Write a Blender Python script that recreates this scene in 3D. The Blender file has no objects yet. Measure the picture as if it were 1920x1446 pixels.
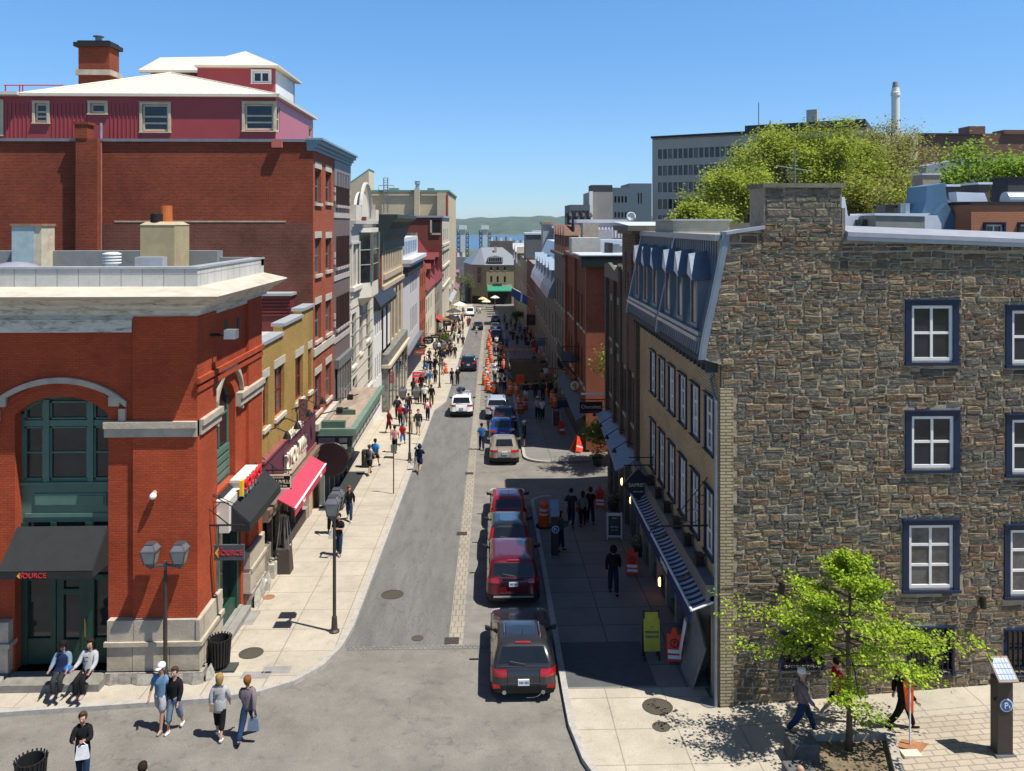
import bpy,bmesh,math,random
from mathutils import Vector,Matrix
from math import sin,cos,pi,radians
R=random.Random(7)
S=bpy.context.scene
COL=S.collection
# ------------------ camera model
CZ,F=12.5,1500.0
A=math.atan(41/1500);CA,SA=cos(A),sin(A)
SL=0.045
def gz(x,y):
 return-SL*y+0.066*max(0.0,x-6.2)
def ray(px,py):
 t=(px-960)/F
 return(SA+t*CA,CA-t*SA,-(py-420)/F)
def PX(px,py,X):
 d=ray(px,py);k=X/d[0];return Vector((X,k*d[1],CZ+k*d[2]))
def PY(px,py,Y):
 d=ray(px,py);k=Y/d[1];return Vector((k*d[0],Y,CZ+k*d[2]))
def G(px,py,h=0.0):
 d=ray(px,py);x=0
 for _ in range(6):
  k=(CZ-h-0.066*max(0.0,x-6.2))/(-d[2]-SL*d[1]);x=k*d[0]
 return Vector((x,k*d[1],CZ+k*d[2]))
 # ------------------ objects
OFF={}
def tag(o,label=None,cat=None,group=None,kind=None):
 if label:o['label']=label
 if cat:o['category']=cat
 if group:o['group']=group
 if kind:o['kind']=kind
 return o
def thing(name,label,cat,loc=(0,0,0),group=None):
 o=bpy.data.objects.new(name,None);COL.objects.link(o)
 o.location=loc;o.empty_display_size=0.3
 OFF[o.name]=Vector(loc)
 return tag(o,label,cat,group)
class M:
 def __init__(s):s.v=[];s.f=[];s.c=[]
 def add(s,pts):n=len(s.v);s.v+=[tuple(p)for p in pts];return n
 def poly(s,pts):n=s.add(pts);s.f.append(tuple(range(n,n+len(pts))));return s
 def box(s,x0,x1,y0,y1,z0,z1,dz=None):
  """dz(x,y): extra height, so that boxes follow sloping ground"""
  g=dz or(lambda x,y:0)
  n=s.add([(x,y,z+g(x,y))for z in(z0,z1)for x,y in((x0,y0),(x1,y0),(x1,y1),(x0,y1))])
  s.f+=[tuple(n+i for i in q)for q in((3,2,1,0),(4,5,6,7),(0,1,5,4),(1,2,6,5),(2,3,7,6),(3,0,4,7))]
  return s
 def hexa(s,p):
  n=s.add(p)
  s.f+=[tuple(n+i for i in q)for q in((3,2,1,0),(4,5,6,7),(0,1,5,4),(1,2,6,5),(2,3,7,6),(3,0,4,7))]
  return s
 def prism(s,lo,hi):
  k=len(lo);n=s.add(list(lo)+list(hi))
  s.f.append(tuple(n+i for i in range(k))[::-1]);s.f.append(tuple(n+k+i for i in range(k)))
  for i in range(k):
   j=(i+1)%k;s.f.append((n+i,n+j,n+k+j,n+k+i))
  return s
 def ext(s,pts,vec):
  vec=Vector(vec);return s.prism([Vector(p)for p in pts],[Vector(p)+vec for p in pts])
 def tube(s,pts,r,n=8,cap=True):
  pts=[Vector(p)for p in pts]
  rs=r if isinstance(r,(list,tuple))else[r]*len(pts)
  base=len(s.v)
  for i,p in enumerate(pts):
   d=(pts[min(i+1,len(pts)-1)]-pts[max(i-1,0)])
   d=d.normalized()if d.length>1e-9 else Vector((0,0,1))
   u=d.cross(Vector((0,0,1))if abs(d.z)<.95 else Vector((1,0,0))).normalized();w=d.cross(u)
   for k in range(n):
    a=2*pi*k/n;s.v.append(tuple(p+rs[i]*(cos(a)*u+sin(a)*w)))
  for i in range(len(pts)-1):
   for k in range(n):
    q=base+i*n;k2=(k+1)%n
    s.f.append((q+k,q+k2,q+n+k2,q+n+k))
  if cap:
   s.f.append(tuple(base+k for k in range(n))[::-1]);q=base+(len(pts)-1)*n
   s.f.append(tuple(q+k for k in range(n)))
  return s
 def lathe(s,prof,c=(0,0,0),n=16,axis='Z'):
  base=len(s.v);c=Vector(c)
  for r,z in prof:
   for k in range(n):
    a=2*pi*k/n
    p=(r*cos(a),r*sin(a),z)
    if axis=='X':p=(z,p[0],p[1])
    if axis=='Y':p=(p[0],z,p[1])
    s.v.append(tuple(c+Vector(p)))
  for i in range(len(prof)-1):
   for k in range(n):
    q=base+i*n;k2=(k+1)%n
    s.f.append((q+k,q+k2,q+n+k2,q+n+k))
  s.f.append(tuple(base+k for k in range(n))[::-1]);q=base+(len(prof)-1)*n
  s.f.append(tuple(q+k for k in range(n)))
  return s
 def ball(s,c,rx,ry,rz,n=12,m=8):
  prof=[(max(1e-4,sin(pi*i/m)),-cos(pi*i/m))for i in range(m+1)]
  b=len(s.v);s.lathe(prof,n=n)
  for i in range(b,len(s.v)):
   x,y,z=s.v[i];s.v[i]=(c[0]+rx*x,c[1]+ry*y,c[2]+rz*z)
  return s
 def build(s,name,mat,parent=None,smooth=False,base=None,auto=False,bevel=0):
  off=OFF[parent.name]if parent else(Vector(base)if base is not None else Vector((0,0,0)))
  me=bpy.data.meshes.new(name)
  me.from_pydata([tuple(Vector(v)-off)for v in s.v],[],s.f)
  me.validate()
  if mat:me.materials.append(mat)
  if s.c:
   ca=me.color_attributes.new('tint','FLOAT_COLOR','CORNER')
   li=0
   for p,c in zip(me.polygons,s.c):
    for k in range(p.loop_total):ca.data[p.loop_start+k].color=(c[0],c[1],c[2],1)
  o=bpy.data.objects.new(name,me);COL.objects.link(o)
  if parent:o.parent=parent
  else:o.location=off
  OFF[o.name]=off
  if smooth:
   for p in me.polygons:p.use_smooth=True
  if bevel:
   b=o.modifiers.new('bevel','BEVEL');b.width=bevel;b.segments=2;b.limit_method='ANGLE'
  return o
  # ------------------ materials
MATS={}
def nt(name):
 m=bpy.data.materials.new(name);m.use_nodes=True
 n=m.node_tree.nodes;b=n['Principled BSDF']
 return m,n,m.node_tree.links,b
def mat(name,rgb,rough=.7,metal=0.0,var=.15,scale=3.0,bump=0.0,bscale=30.0,spec=.35,coat=0.0,streak=None,world=True,grain=0,cracks=0,dirt=0,dcol=(.05,.045,.04)):
 if name in MATS:return MATS[name]
 m,n,L,b=nt(name)
 b.inputs['Roughness'].default_value=rough;b.inputs['Metallic'].default_value=metal
 b.inputs['Specular IOR Level'].default_value=spec
 if coat:b.inputs['Coat Weight'].default_value=coat;b.inputs['Coat Roughness'].default_value=.06
 if world:src=n.new('ShaderNodeNewGeometry').outputs['Position']
 else:src=n.new('ShaderNodeTexCoord').outputs['Object']
 if streak:
  mp=n.new('ShaderNodeMapping');mp.inputs['Scale'].default_value=streak;L.new(src,mp.inputs['Vector']);src=mp.outputs['Vector']
 no=n.new('ShaderNodeTexNoise');no.inputs['Scale'].default_value=scale;no.inputs['Detail'].default_value=6;no.inputs['Roughness'].default_value=.65
 L.new(src,no.inputs['Vector'])
 rp=n.new('ShaderNodeMapRange');rp.inputs['From Min'].default_value=.3;rp.inputs['From Max'].default_value=.7
 rp.inputs['To Min'].default_value=1-var;rp.inputs['To Max'].default_value=1+var
 L.new(no.outputs['Fac'],rp.inputs['Value'])
 mx=n.new('ShaderNodeVectorMath');mx.operation='SCALE';mx.inputs[0].default_value=rgb
 L.new(rp.outputs['Result'],mx.inputs['Scale'])
 out=mx.outputs['Vector']
 if dirt:
  n2=n.new('ShaderNodeTexNoise');n2.inputs['Scale'].default_value=scale*.45;n2.inputs['Detail'].default_value=9;n2.inputs['Roughness'].default_value=.75
  L.new(src,n2.inputs['Vector'])
  r2=n.new('ShaderNodeMapRange');r2.inputs['From Min'].default_value=.5;r2.inputs['From Max'].default_value=.68;r2.inputs['To Max'].default_value=dirt
  L.new(n2.outputs['Fac'],r2.inputs['Value'])
  m2=n.new('ShaderNodeMixRGB');L.new(r2.outputs['Result'],m2.inputs['Fac']);L.new(out,m2.inputs['Color1']);m2.inputs['Color2'].default_value=(*dcol,1)
  out=m2.outputs['Color']
 if grain:out=speckle(n,L,src,out,grain)
 if cracks:
  vo=n.new('ShaderNodeTexVoronoi');vo.feature='DISTANCE_TO_EDGE';vo.inputs['Scale'].default_value=.17
  nd_=n.new('ShaderNodeTexNoise');nd_.inputs['Scale'].default_value=1.3;nd_.inputs['Detail'].default_value=6;L.new(src,nd_.inputs['Vector'])
  vm=n.new('ShaderNodeVectorMath');vm.operation='MULTIPLY_ADD';L.new(nd_.outputs['Color'],vm.inputs[0]);vm.inputs[1].default_value=(2.2,2.2,0);L.new(src,vm.inputs[2]);L.new(vm.outputs[0],vo.inputs['Vector'])
  r3=n.new('ShaderNodeMapRange');r3.inputs['From Min'].default_value=.001;r3.inputs['From Max'].default_value=.0045;r3.inputs['To Min'].default_value=1-cracks;r3.inputs['To Max'].default_value=1;L.new(vo.outputs['Distance'],r3.inputs['Value'])
  m3=n.new('ShaderNodeVectorMath');m3.operation='SCALE';L.new(out,m3.inputs[0]);L.new(r3.outputs['Result'],m3.inputs['Scale']);out=m3.outputs['Vector']
 L.new(out,b.inputs['Base Color'])
 if bump:
  nb=n.new('ShaderNodeTexNoise');nb.inputs['Scale'].default_value=bscale;nb.inputs['Detail'].default_value=4
  L.new(src,nb.inputs['Vector'])
  bp=n.new('ShaderNodeBump');bp.inputs['Strength'].default_value=bump;bp.inputs['Distance'].default_value=.02
  L.new(nb.outputs['Fac'],bp.inputs['Height']);L.new(bp.outputs['Normal'],b.inputs['Normal'])
 MATS[name]=m
 return m
def speckle(n,L,src,out,k):
 for sc,lo,hi,a in((38,.3,.7,k),(2.6,.56,.72,-k*.9)):
  q=n.new('ShaderNodeTexNoise');q.inputs['Scale'].default_value=sc;q.inputs['Detail'].default_value=5;q.inputs['Roughness'].default_value=.7;L.new(src,q.inputs['Vector'])
  r=n.new('ShaderNodeMapRange');r.inputs['From Min'].default_value=lo;r.inputs['From Max'].default_value=hi;r.inputs['To Min'].default_value=1-k if a>0 else 1;r.inputs['To Max'].default_value=1+a;L.new(q.outputs['Fac'],r.inputs['Value'])
  s=n.new('ShaderNodeVectorMath');s.operation='SCALE';L.new(out,s.inputs[0]);L.new(r.outputs['Result'],s.inputs['Scale']);out=s.outputs['Vector']
 return out
def brick(name,c1,c2,mortar,bw=.21,bh=.072,ms=.009,big=.22,rough=.85,bump=.5,horiz=False,bigscale=.5,offs=.5,stain=0,smooth=.1,grain=0):
 if name in MATS:return MATS[name]
 m,n,L,b=nt(name)
 b.inputs['Roughness'].default_value=rough;b.inputs['Specular IOR Level'].default_value=.2
 g=n.new('ShaderNodeNewGeometry');sp=n.new('ShaderNodeSeparateXYZ');L.new(g.outputs['Position'],sp.inputs[0])
 cb=n.new('ShaderNodeCombineXYZ')
 if horiz:L.new(sp.outputs['X'],cb.inputs['X']);L.new(sp.outputs['Y'],cb.inputs['Y'])
 else:
  ad=n.new('ShaderNodeMath');L.new(sp.outputs['X'],ad.inputs[0]);L.new(sp.outputs['Y'],ad.inputs[1])
  L.new(ad.outputs[0],cb.inputs['X']);L.new(sp.outputs['Z'],cb.inputs['Y'])
 bt=n.new('ShaderNodeTexBrick');bt.inputs['Scale'].default_value=1
 bt.inputs['Brick Width'].default_value=bw;bt.inputs['Row Height'].default_value=bh
 bt.inputs['Mortar Size'].default_value=ms;bt.inputs['Mortar Smooth'].default_value=smooth;bt.offset=offs
 bt.inputs['Color1'].default_value=(*c1,1);bt.inputs['Color2'].default_value=(*c2,1);bt.inputs['Mortar'].default_value=(*mortar,1)
 L.new(cb.outputs[0],bt.inputs['Vector'])
 no=n.new('ShaderNodeTexNoise');no.inputs['Scale'].default_value=bigscale;no.inputs['Detail'].default_value=8;no.inputs['Roughness'].default_value=.7
 L.new(g.outputs['Position'],no.inputs['Vector'])
 rp=n.new('ShaderNodeMapRange');rp.inputs['From Min'].default_value=.3;rp.inputs['From Max'].default_value=.7
 rp.inputs['To Min'].default_value=1-big;rp.inputs['To Max'].default_value=1+big
 L.new(no.outputs['Fac'],rp.inputs['Value'])
 mx=n.new('ShaderNodeVectorMath');mx.operation='SCALE';L.new(bt.outputs['Color'],mx.inputs[0]);L.new(rp.outputs['Result'],mx.inputs['Scale'])
 out=mx.outputs['Vector']
 if stain:
  n2=n.new('ShaderNodeTexNoise');n2.inputs['Scale'].default_value=7;n2.inputs['Detail'].default_value=6
  L.new(cb.outputs[0],n2.inputs['Vector'])
  r2=n.new('ShaderNodeMapRange');r2.inputs['From Min'].default_value=.56;r2.inputs['From Max'].default_value=.72;r2.inputs['To Max'].default_value=stain
  L.new(n2.outputs['Fac'],r2.inputs['Value'])
  m2=n.new('ShaderNodeMixRGB');L.new(r2.outputs['Result'],m2.inputs['Fac']);L.new(out,m2.inputs['Color1']);m2.inputs['Color2'].default_value=(*mortar,1)
  out=m2.outputs['Color']
 if grain:out=speckle(n,L,g.outputs['Position'],out,grain)
 L.new(out,b.inputs['Base Color'])
 if bump:
  iv=n.new('ShaderNodeMath');iv.operation='SUBTRACT';iv.inputs[0].default_value=1;L.new(bt.outputs['Fac'],iv.inputs[1])
  nb=n.new('ShaderNodeTexNoise');nb.inputs['Scale'].default_value=14;L.new(g.outputs['Position'],nb.inputs['Vector'])
  ad2=n.new('ShaderNodeMath');ad2.operation='MULTIPLY_ADD';L.new(nb.outputs['Fac'],ad2.inputs[0]);ad2.inputs[1].default_value=.8;L.new(iv.outputs[0],ad2.inputs[2])
  bp=n.new('ShaderNodeBump');bp.inputs['Strength'].default_value=bump;bp.inputs['Distance'].default_value=.012
  L.new(ad2.outputs[0],bp.inputs['Height']);L.new(bp.outputs['Normal'],b.inputs['Normal'])
 MATS[name]=m
 return m
def tinted(name,base=(1,1,1),rough=.85,nvar=.25,nscale=9,bump=.6,bscale=22,trans=0):
 """colour from the mesh's own per-face tint (one tint for each stone or leaf)"""
 m,n,L,b=nt(name)
 b.inputs['Roughness'].default_value=rough;b.inputs['Specular IOR Level'].default_value=.25
 at=n.new('ShaderNodeAttribute');at.attribute_name='tint'
 g=n.new('ShaderNodeNewGeometry')
 no=n.new('ShaderNodeTexNoise');no.inputs['Scale'].default_value=nscale;no.inputs['Detail'].default_value=5
 L.new(g.outputs['Position'],no.inputs['Vector'])
 rp=n.new('ShaderNodeMapRange');rp.inputs['From Min'].default_value=.3;rp.inputs['From Max'].default_value=.7
 rp.inputs['To Min'].default_value=1-nvar;rp.inputs['To Max'].default_value=1+nvar;L.new(no.outputs['Fac'],rp.inputs['Value'])
 mx=n.new('ShaderNodeVectorMath');mx.operation='SCALE';L.new(at.outputs['Color'],mx.inputs[0]);L.new(rp.outputs['Result'],mx.inputs['Scale'])
 L.new(mx.outputs['Vector'],b.inputs['Base Color'])
 if bump:
  nb=n.new('ShaderNodeTexNoise');nb.inputs['Scale'].default_value=bscale;nb.inputs['Detail'].default_value=4;L.new(g.outputs['Position'],nb.inputs['Vector'])
  bp=n.new('ShaderNodeBump');bp.inputs['Strength'].default_value=bump;bp.inputs['Distance'].default_value=.04
  L.new(nb.outputs['Fac'],bp.inputs['Height']);L.new(bp.outputs['Normal'],b.inputs['Normal'])
 if trans:
  tr=n.new('ShaderNodeBsdfTranslucent');L.new(mx.outputs['Vector'],tr.inputs['Color'])
  ms=n.new('ShaderNodeMixShader');ms.inputs['Fac'].default_value=trans
  L.new(b.outputs[0],ms.inputs[1]);L.new(tr.outputs[0],ms.inputs[2]);L.new(ms.outputs[0],n['Material Output'].inputs['Surface'])
 MATS[name]=m
 return m
def c255(r,g,b,k=1.0):
 f=lambda v:((v/255+.055)/1.055)**2.4 if v>10 else v/255/12.92
 return(f(r)*k,f(g)*k,f(b)*k)
GLASS=mat('window_glass',(.018,.022,.025),rough=.06,spec=.6,var=.5,scale=.9)
GLASS2=mat('curtained_glass',(.09,.09,.085),rough=.1,spec=.6,var=.6,scale=2.2)
BLACK=mat('black_metal',(.012,.012,.013),rough=.45,spec=.4)
DARK=mat('dark_interior',(.01,.01,.011),rough=.8)
STEEL=mat('grey_metal',(.22,.24,.26),rough=.4,metal=.6)
GALV=mat('galvanised_metal',(.42,.45,.48),rough=.38,metal=.7,var=.12,scale=1.5)
WHITE=mat('white_paint',(.72,.72,.70),rough=.5,var=.06)
NAVY=mat('navy_paint',(.010,.020,.052),rough=.4,var=.2)
LIME=mat('limestone',(.43,.37,.29),rough=.85,var=.18,scale=2.5,bump=.4,bscale=18,dirt=.35,dcol=(.2,.18,.15))
CONC=mat('pale_concrete',(.45,.42,.37),rough=.9,var=.1,scale=2)
# ------------------ walls and windows
def pt(side,c,a,z,d):
 """a point on a wall: a along it, z up, d inward from the wall's plane c"""
 return(c-d,a,z)if side=='+X' else(c+d,a,z)if side=='-X' else(a,c+d,z)if side=='-Y' else(a,c-d,z)
def wbox(m,side,c,a0,a1,z0,z1,d0,d1):
 p=[pt(side,c,a,z,d)for d in(d1,d0)for a,z in((a0,z0),(a1,z0),(a1,z1),(a0,z1))]
 if side in('-X','+Y'):p=[p[i]for i in(1,0,3,2,5,4,7,6)]
 m.hexa(p)
def arc(a,a0,a1,zs,za):
 """height of a segmental arch springing at zs with its apex at za"""
 h=za-zs;w=(a1-a0)/2
 r=(w*w+h*h)/(2*h);x=a-(a0+a1)/2
 return zs+math.sqrt(max(0,r*r-x*x))-(r-h)
def wall(m,side,c,a0,a1,z0,z1,holes=(),rev=.18,dz=None):
 q=lambda*ps:m.poly(list(ps)if side in('+X','-Y')else list(ps)[::-1])
 hs=[h for h in holes]
 xs=sorted({a0,a1,*[min(max(v,a0),a1)for h in hs for v in h[:2]]})
 zs=sorted({z0,z1,*[min(max(v,z0),z1)for h in hs for v in h[2:4]]})
 for i in range(len(xs)-1):
  run=None
  for j in range(len(zs)-1):
   xm,zm=(xs[i]+xs[i+1])/2,(zs[j]+zs[j+1])/2
   solid=not any(h[0]<xm<h[1]and h[2]<zm<h[3]for h in hs)
   if solid and run is None:run=zs[j]
   if run is not None and(not solid or j==len(zs)-2):
    top=zs[j+1]if solid else zs[j]
    q(pt(side,c,xs[i],run,0),pt(side,c,xs[i+1],run,0),pt(side,c,xs[i+1],top,0),pt(side,c,xs[i],top,0));run=None
 for h in hs:
  b0,b1,y0,y1=h[:4];r=rev
  zs_=h[4]if len(h)>4 and h[4]else None
  if zs_:
   N=14
   for k in range(N):
    u,v=b0+(b1-b0)*k/N,b0+(b1-b0)*(k+1)/N
    zu,zv=arc(u,b0,b1,zs_,y1),arc(v,b0,b1,zs_,y1)
    q(pt(side,c,u,zu,0),pt(side,c,v,zv,0),pt(side,c,v,y1,0),pt(side,c,u,y1,0))
    q(pt(side,c,u,zu,0),pt(side,c,u,zu,r),pt(side,c,v,zv,r),pt(side,c,v,zv,0))
  else:
   q(pt(side,c,b0,y1,0),pt(side,c,b0,y1,r),pt(side,c,b1,y1,r),pt(side,c,b1,y1,0))
  zt=zs_ or y1
  q(pt(side,c,b0,y0,0),pt(side,c,b1,y0,0),pt(side,c,b1,y0,r),pt(side,c,b0,y0,r))
  q(pt(side,c,b0,y0,0),pt(side,c,b0,y0,r),pt(side,c,b0,zt,r),pt(side,c,b0,zt,0))
  q(pt(side,c,b1,y0,0),pt(side,c,b1,zt,0),pt(side,c,b1,zt,r),pt(side,c,b1,y0,r))
 return m
def window(par,side,c,h,frame,glass=None,rev=.18,grid=(1,2),ft=.06,sill=None,lintel=None,casing=None,bars=None,name='window',ext=.08):
 """one window of a building: frame (its sash bars with it) > pane, sill, lintel, casing"""
 a0,a1,z0,z1=h[:4];zs=h[4]if len(h)>4 else None
 m=M();d0,d1=rev-.07,rev
 wbox(m,side,c,a0,a0+ft,z0,z1 if not zs else zs,d0,d1);wbox(m,side,c,a1-ft,a1,z0,z1 if not zs else zs,d0,d1)
 wbox(m,side,c,a0+ft,a1-ft,z0,z0+ft,d0,d1)
 if not zs:wbox(m,side,c,a0+ft,a1-ft,z1-ft,z1,d0,d1)
 else:
  N=14
  for k in range(N):
   u,v=a0+(a1-a0)*k/N,a0+(a1-a0)*(k+1)/N
   zu,zv=arc(u,a0,a1,zs,z1),arc(v,a0,a1,zs,z1)
   m.prism([pt(side,c,u,zu-ft,d0),pt(side,c,v,zv-ft,d0),pt(side,c,v,zv,d0),pt(side,c,u,zu,d0)],[pt(side,c,u,zu-ft,d1),pt(side,c,v,zv-ft,d1),pt(side,c,v,zv,d1),pt(side,c,u,zu,d1)])
 nx,nz=grid;b=ft*.42
 for i in range(1,nx):
  a=a0+(a1-a0)*i/nx;wbox(m,side,c,a-b,a+b,z0+ft,(z1 if not zs else arc(a,a0,a1,zs,z1))-ft,d0+.012,d1)
 for j in(nz if isinstance(nz,(list,tuple))else[k/nz for k in range(1,nz)]):
  z=z0+(z1-z0)*j;wbox(m,side,c,a0+ft,a1-ft,z-b,z+b,d0+.018,d1)
 w=m.build(name,frame,par)
 p=M();p.poly([pt(side,c,a,z,d1-.025)for a,z in((a0+.01,z0+.01),(a1-.01,z0+.01),(a1-.01,z1-.01),(a0+.01,z1-.01))])
 p.build('pane',glass or R.choice((GLASS,GLASS,GLASS2)),w)
 if sill:
  s=M();wbox(s,side,c,a0-ext,a1+ext,z0-.16,z0-.004,-.1,rev*.6);s.build('sill',sill,w)
 if lintel:
  s=M();wbox(s,side,c,a0-ext*1.2,a1+ext*1.2,z1+.004,z1+.34,-.03,.04);s.build('lintel',lintel,w)
 if casing:
  cm,cw,cd=casing;s=M()
  wbox(s,side,c,a0-cw,a0,z0-cw*.3,z1,-cd,rev*.7);wbox(s,side,c,a1,a1+cw,z0-cw*.3,z1,-cd,rev*.7)
  wbox(s,side,c,a0-cw,a1+cw,z1,z1+cw*.85,-cd,rev*.7)
  wbox(s,side,c,a0-cw*1.12,a1+cw*1.12,z1+cw*.85,z1+cw,-cd-.06,rev*.4)
  wbox(s,side,c,a0-cw*1.15,a1+cw*1.15,z0-cw*.75,z0-cw*.3,-cd-.05,rev*.7)
  s.build('casing',cm,w)
 if bars:
  s=M()
  k=int((a1-a0)/.14)
  for i in range(k+1):
   a=a0+(a1-a0)*i/k;wbox(s,side,c,a-.012,a+.012,z0-.05,z1+.02,-.09,-.066)
  for z in(z0+.1,(z0+z1)/2,z1-.1):wbox(s,side,c,a0-.06,a1+.06,z-.015,z+.015,-.066,-.045)
  s.build('grille',bars,w)
 return w
def pwin(X,px0,px1,py0,py1,pys=None):
 """a window on a street facade X from its pixels: edges px0, px1; top and bottom py0, py1 (and arch spring pys) at px0"""
 a,b=PX(px0,0,X).y,PX(px1,0,X).y
 z1,z0=PX(px0,py0,X).z,PX(px0,py1,X).z
 r=(min(a,b),max(a,b),z0,z1)
 return r+(PX(px0,pys,X).z,)if pys else r
def rows(X,pxs,pyrows,pref):
 """windows: columns pxs [(px0,px1)], rows given as pixel heights at px pref"""
 out=[]
 for t,b in pyrows:
  z1,z0=PX(pref,t,X).z,PX(pref,b,X).z
  for p0,p1 in pxs:
   a,e=PX(p0,0,X).y,PX(p1,0,X).y
   out.append((min(a,e),max(a,e),z0,z1))
 return out
def building(name,label,cat,x0,x1,y0,y1,z0,z1,wm,roofm,holes={},mats={},rev=.18,coping=None,ch=.14,cp=.06,group=None,sides=('+X','-X','-Y','+Y'),parapet=.3):
 """walls (with openings), flat roof behind a parapet and a coping on it"""
 b=thing(name,label,cat,((x0+x1)/2,(y0+y1)/2,z0),group)
 by={}
 for sd in sides:
  mm=mats.get(sd,wm);m=by.setdefault(mm.name,(mm,M()))[1]
  c={'+X':x1,'-X':x0,'-Y':y0,'+Y':y1}[sd];a=(y0,y1)if 'X' in sd else(x0,x1)
  wall(m,sd,c,a[0],a[1],z0,z1,holes.get(sd,()),rev)
 for mm,m in by.values():m.build('wall',mm,b)
 M().poly([(x0+.02,y0+.02,z1-parapet),(x1-.02,y0+.02,z1-parapet),(x1-.02,y1-.02,z1-parapet),(x0+.02,y1-.02,z1-parapet)]).build('roof',roofm,b)
 if coping:
  m=M();t=.32
  m.box(x0-cp,x1+cp,y0-cp,y0+t,z1,z1+ch);m.box(x0-cp,x1+cp,y1-t,y1+cp,z1,z1+ch)
  m.box(x0-cp,x0+t,y0+t,y1-t,z1,z1+ch);m.box(x1-t,x1+cp,y0+t,y1-t,z1,z1+ch)
  m.build('coping',coping,b)
 return b
def part(par,name,m,mm,**k):return m.build(name,mm,par,**k)
def text(s,size,loc,rot,mm,par=None,name='lettering',ext=.006,align='CENTER',sx=1.0):
 cu=bpy.data.curves.new(name,'FONT');cu.body=s;cu.size=size;cu.extrude=ext;cu.align_x=align;cu.align_y='CENTER'
 t=bpy.data.objects.new(name,cu);COL.objects.link(t)
 dg=bpy.context.evaluated_depsgraph_get()
 me=bpy.data.meshes.new_from_object(t.evaluated_get(dg));bpy.data.objects.remove(t)
 me.materials.clear();me.materials.append(mm)
 o=bpy.data.objects.new(name,me);COL.objects.link(o)
 if par:o.parent=par
 o.location=Vector(loc)-(OFF[par.name]if par else Vector());o.rotation_euler=rot;o.scale=(sx,1,1)
 return o
FRONT,TOEAST=(pi/2,0,0),(pi/2,0,pi/2)
# ------------------ camera, sky, sun
cd=bpy.data.cameras.new('camera');cam=bpy.data.objects.new('camera',cd);COL.objects.link(cam);S.camera=cam
cam.location=(0,0,CZ);cam.rotation_euler=(pi/2,0,-A)
cd.sensor_width=36;cd.lens=36*F/1920;cd.shift_y=-(723-420)/1920;cd.clip_end=30000;cd.clip_start=.1
SUN=Vector((.385,-.19,.90)).normalized()
w=bpy.data.worlds.new('World');S.world=w;w.use_nodes=True
wn,wl=w.node_tree.nodes,w.node_tree.links
sk=wn.new('ShaderNodeTexSky');sk.sky_type='NISHITA';sk.sun_disc=False
sk.sun_elevation=math.asin(SUN.z);sk.sun_rotation=math.atan2(SUN.x,SUN.y)
sk.altitude=100;sk.air_density=.8;sk.dust_density=0;sk.ozone_density=3.2
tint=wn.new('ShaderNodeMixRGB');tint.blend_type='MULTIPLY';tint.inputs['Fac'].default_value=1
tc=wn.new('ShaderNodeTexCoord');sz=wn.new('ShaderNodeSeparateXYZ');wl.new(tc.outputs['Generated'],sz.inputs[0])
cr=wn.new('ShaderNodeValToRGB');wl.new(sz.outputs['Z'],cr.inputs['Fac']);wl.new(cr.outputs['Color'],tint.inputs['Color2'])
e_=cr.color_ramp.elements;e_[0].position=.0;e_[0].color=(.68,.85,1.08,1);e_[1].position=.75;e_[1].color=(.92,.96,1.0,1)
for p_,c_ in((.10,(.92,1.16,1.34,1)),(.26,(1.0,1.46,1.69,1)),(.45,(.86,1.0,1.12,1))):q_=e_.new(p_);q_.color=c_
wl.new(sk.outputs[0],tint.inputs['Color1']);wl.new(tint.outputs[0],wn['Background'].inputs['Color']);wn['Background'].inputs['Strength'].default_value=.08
sd=bpy.data.lights.new('sun','SUN');so=bpy.data.objects.new('sun',sd);COL.objects.link(so)
sd.energy=5.0;sd.angle=radians(.53);sd.color=(1,.95,.865)
so.rotation_euler=(-SUN).to_track_quat('-Z','Y').to_euler();so.location=(40,-20,90)
S.view_settings.view_transform='Standard';S.view_settings.look='None';S.view_settings.exposure=.5;S.view_settings.gamma=1
S.cycles.max_bounces=6;S.cycles.diffuse_bounces=3;S.cycles.glossy_bounces=3;S.cycles.transparent_max_bounces=6
S.cycles.use_denoising=True
S.cycles.caustics_reflective=False;S.cycles.caustics_refractive=False;S.cycles.sample_clamp_indirect=4
# ------------------ ground, road, pavements
XL,XR,KL,KR=-8.8,6.35,-4.6,2.08
ASPH=mat('asphalt',(.178,.166,.146),rough=.9,var=.22,grain=.3,cracks=.2,scale=.9,bump=.35,bscale=60,dirt=.35,dcol=(.215,.20,.174))
LANE=mat('lane_asphalt',(.135,.132,.127),rough=.85,var=.2,grain=.3,cracks=.22,scale=1.2,bump=.3,bscale=60,streak=(1.6,.25,1),dirt=.5,dcol=(.18,.176,.168))
ASPH2=mat('new_asphalt',(.085,.085,.087),rough=.9,var=.12,scale=3,bump=.3,bscale=80)
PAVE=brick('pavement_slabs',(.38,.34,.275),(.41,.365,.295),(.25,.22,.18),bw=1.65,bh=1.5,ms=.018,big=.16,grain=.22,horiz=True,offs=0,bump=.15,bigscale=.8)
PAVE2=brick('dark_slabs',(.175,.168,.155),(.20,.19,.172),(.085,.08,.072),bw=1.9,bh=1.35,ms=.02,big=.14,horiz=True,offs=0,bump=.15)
SETT=brick('tan_setts',(.25,.225,.185),(.29,.26,.21),(.16,.145,.12),bw=.22,bh=.44,ms=.016,big=.15,horiz=True)
PAVER=brick('tan_pavers',(.36,.31,.245),(.40,.345,.275),(.26,.22,.175),bw=.36,bh=.22,ms=.02,big=.15,horiz=True)
KERB=mat('granite_kerb',(.36,.34,.31),rough=.85,var=.2,scale=5,bump=.3)
LAND=mat('far_land',(.09,.11,.06),rough=1,var=.4,scale=.02)
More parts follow.
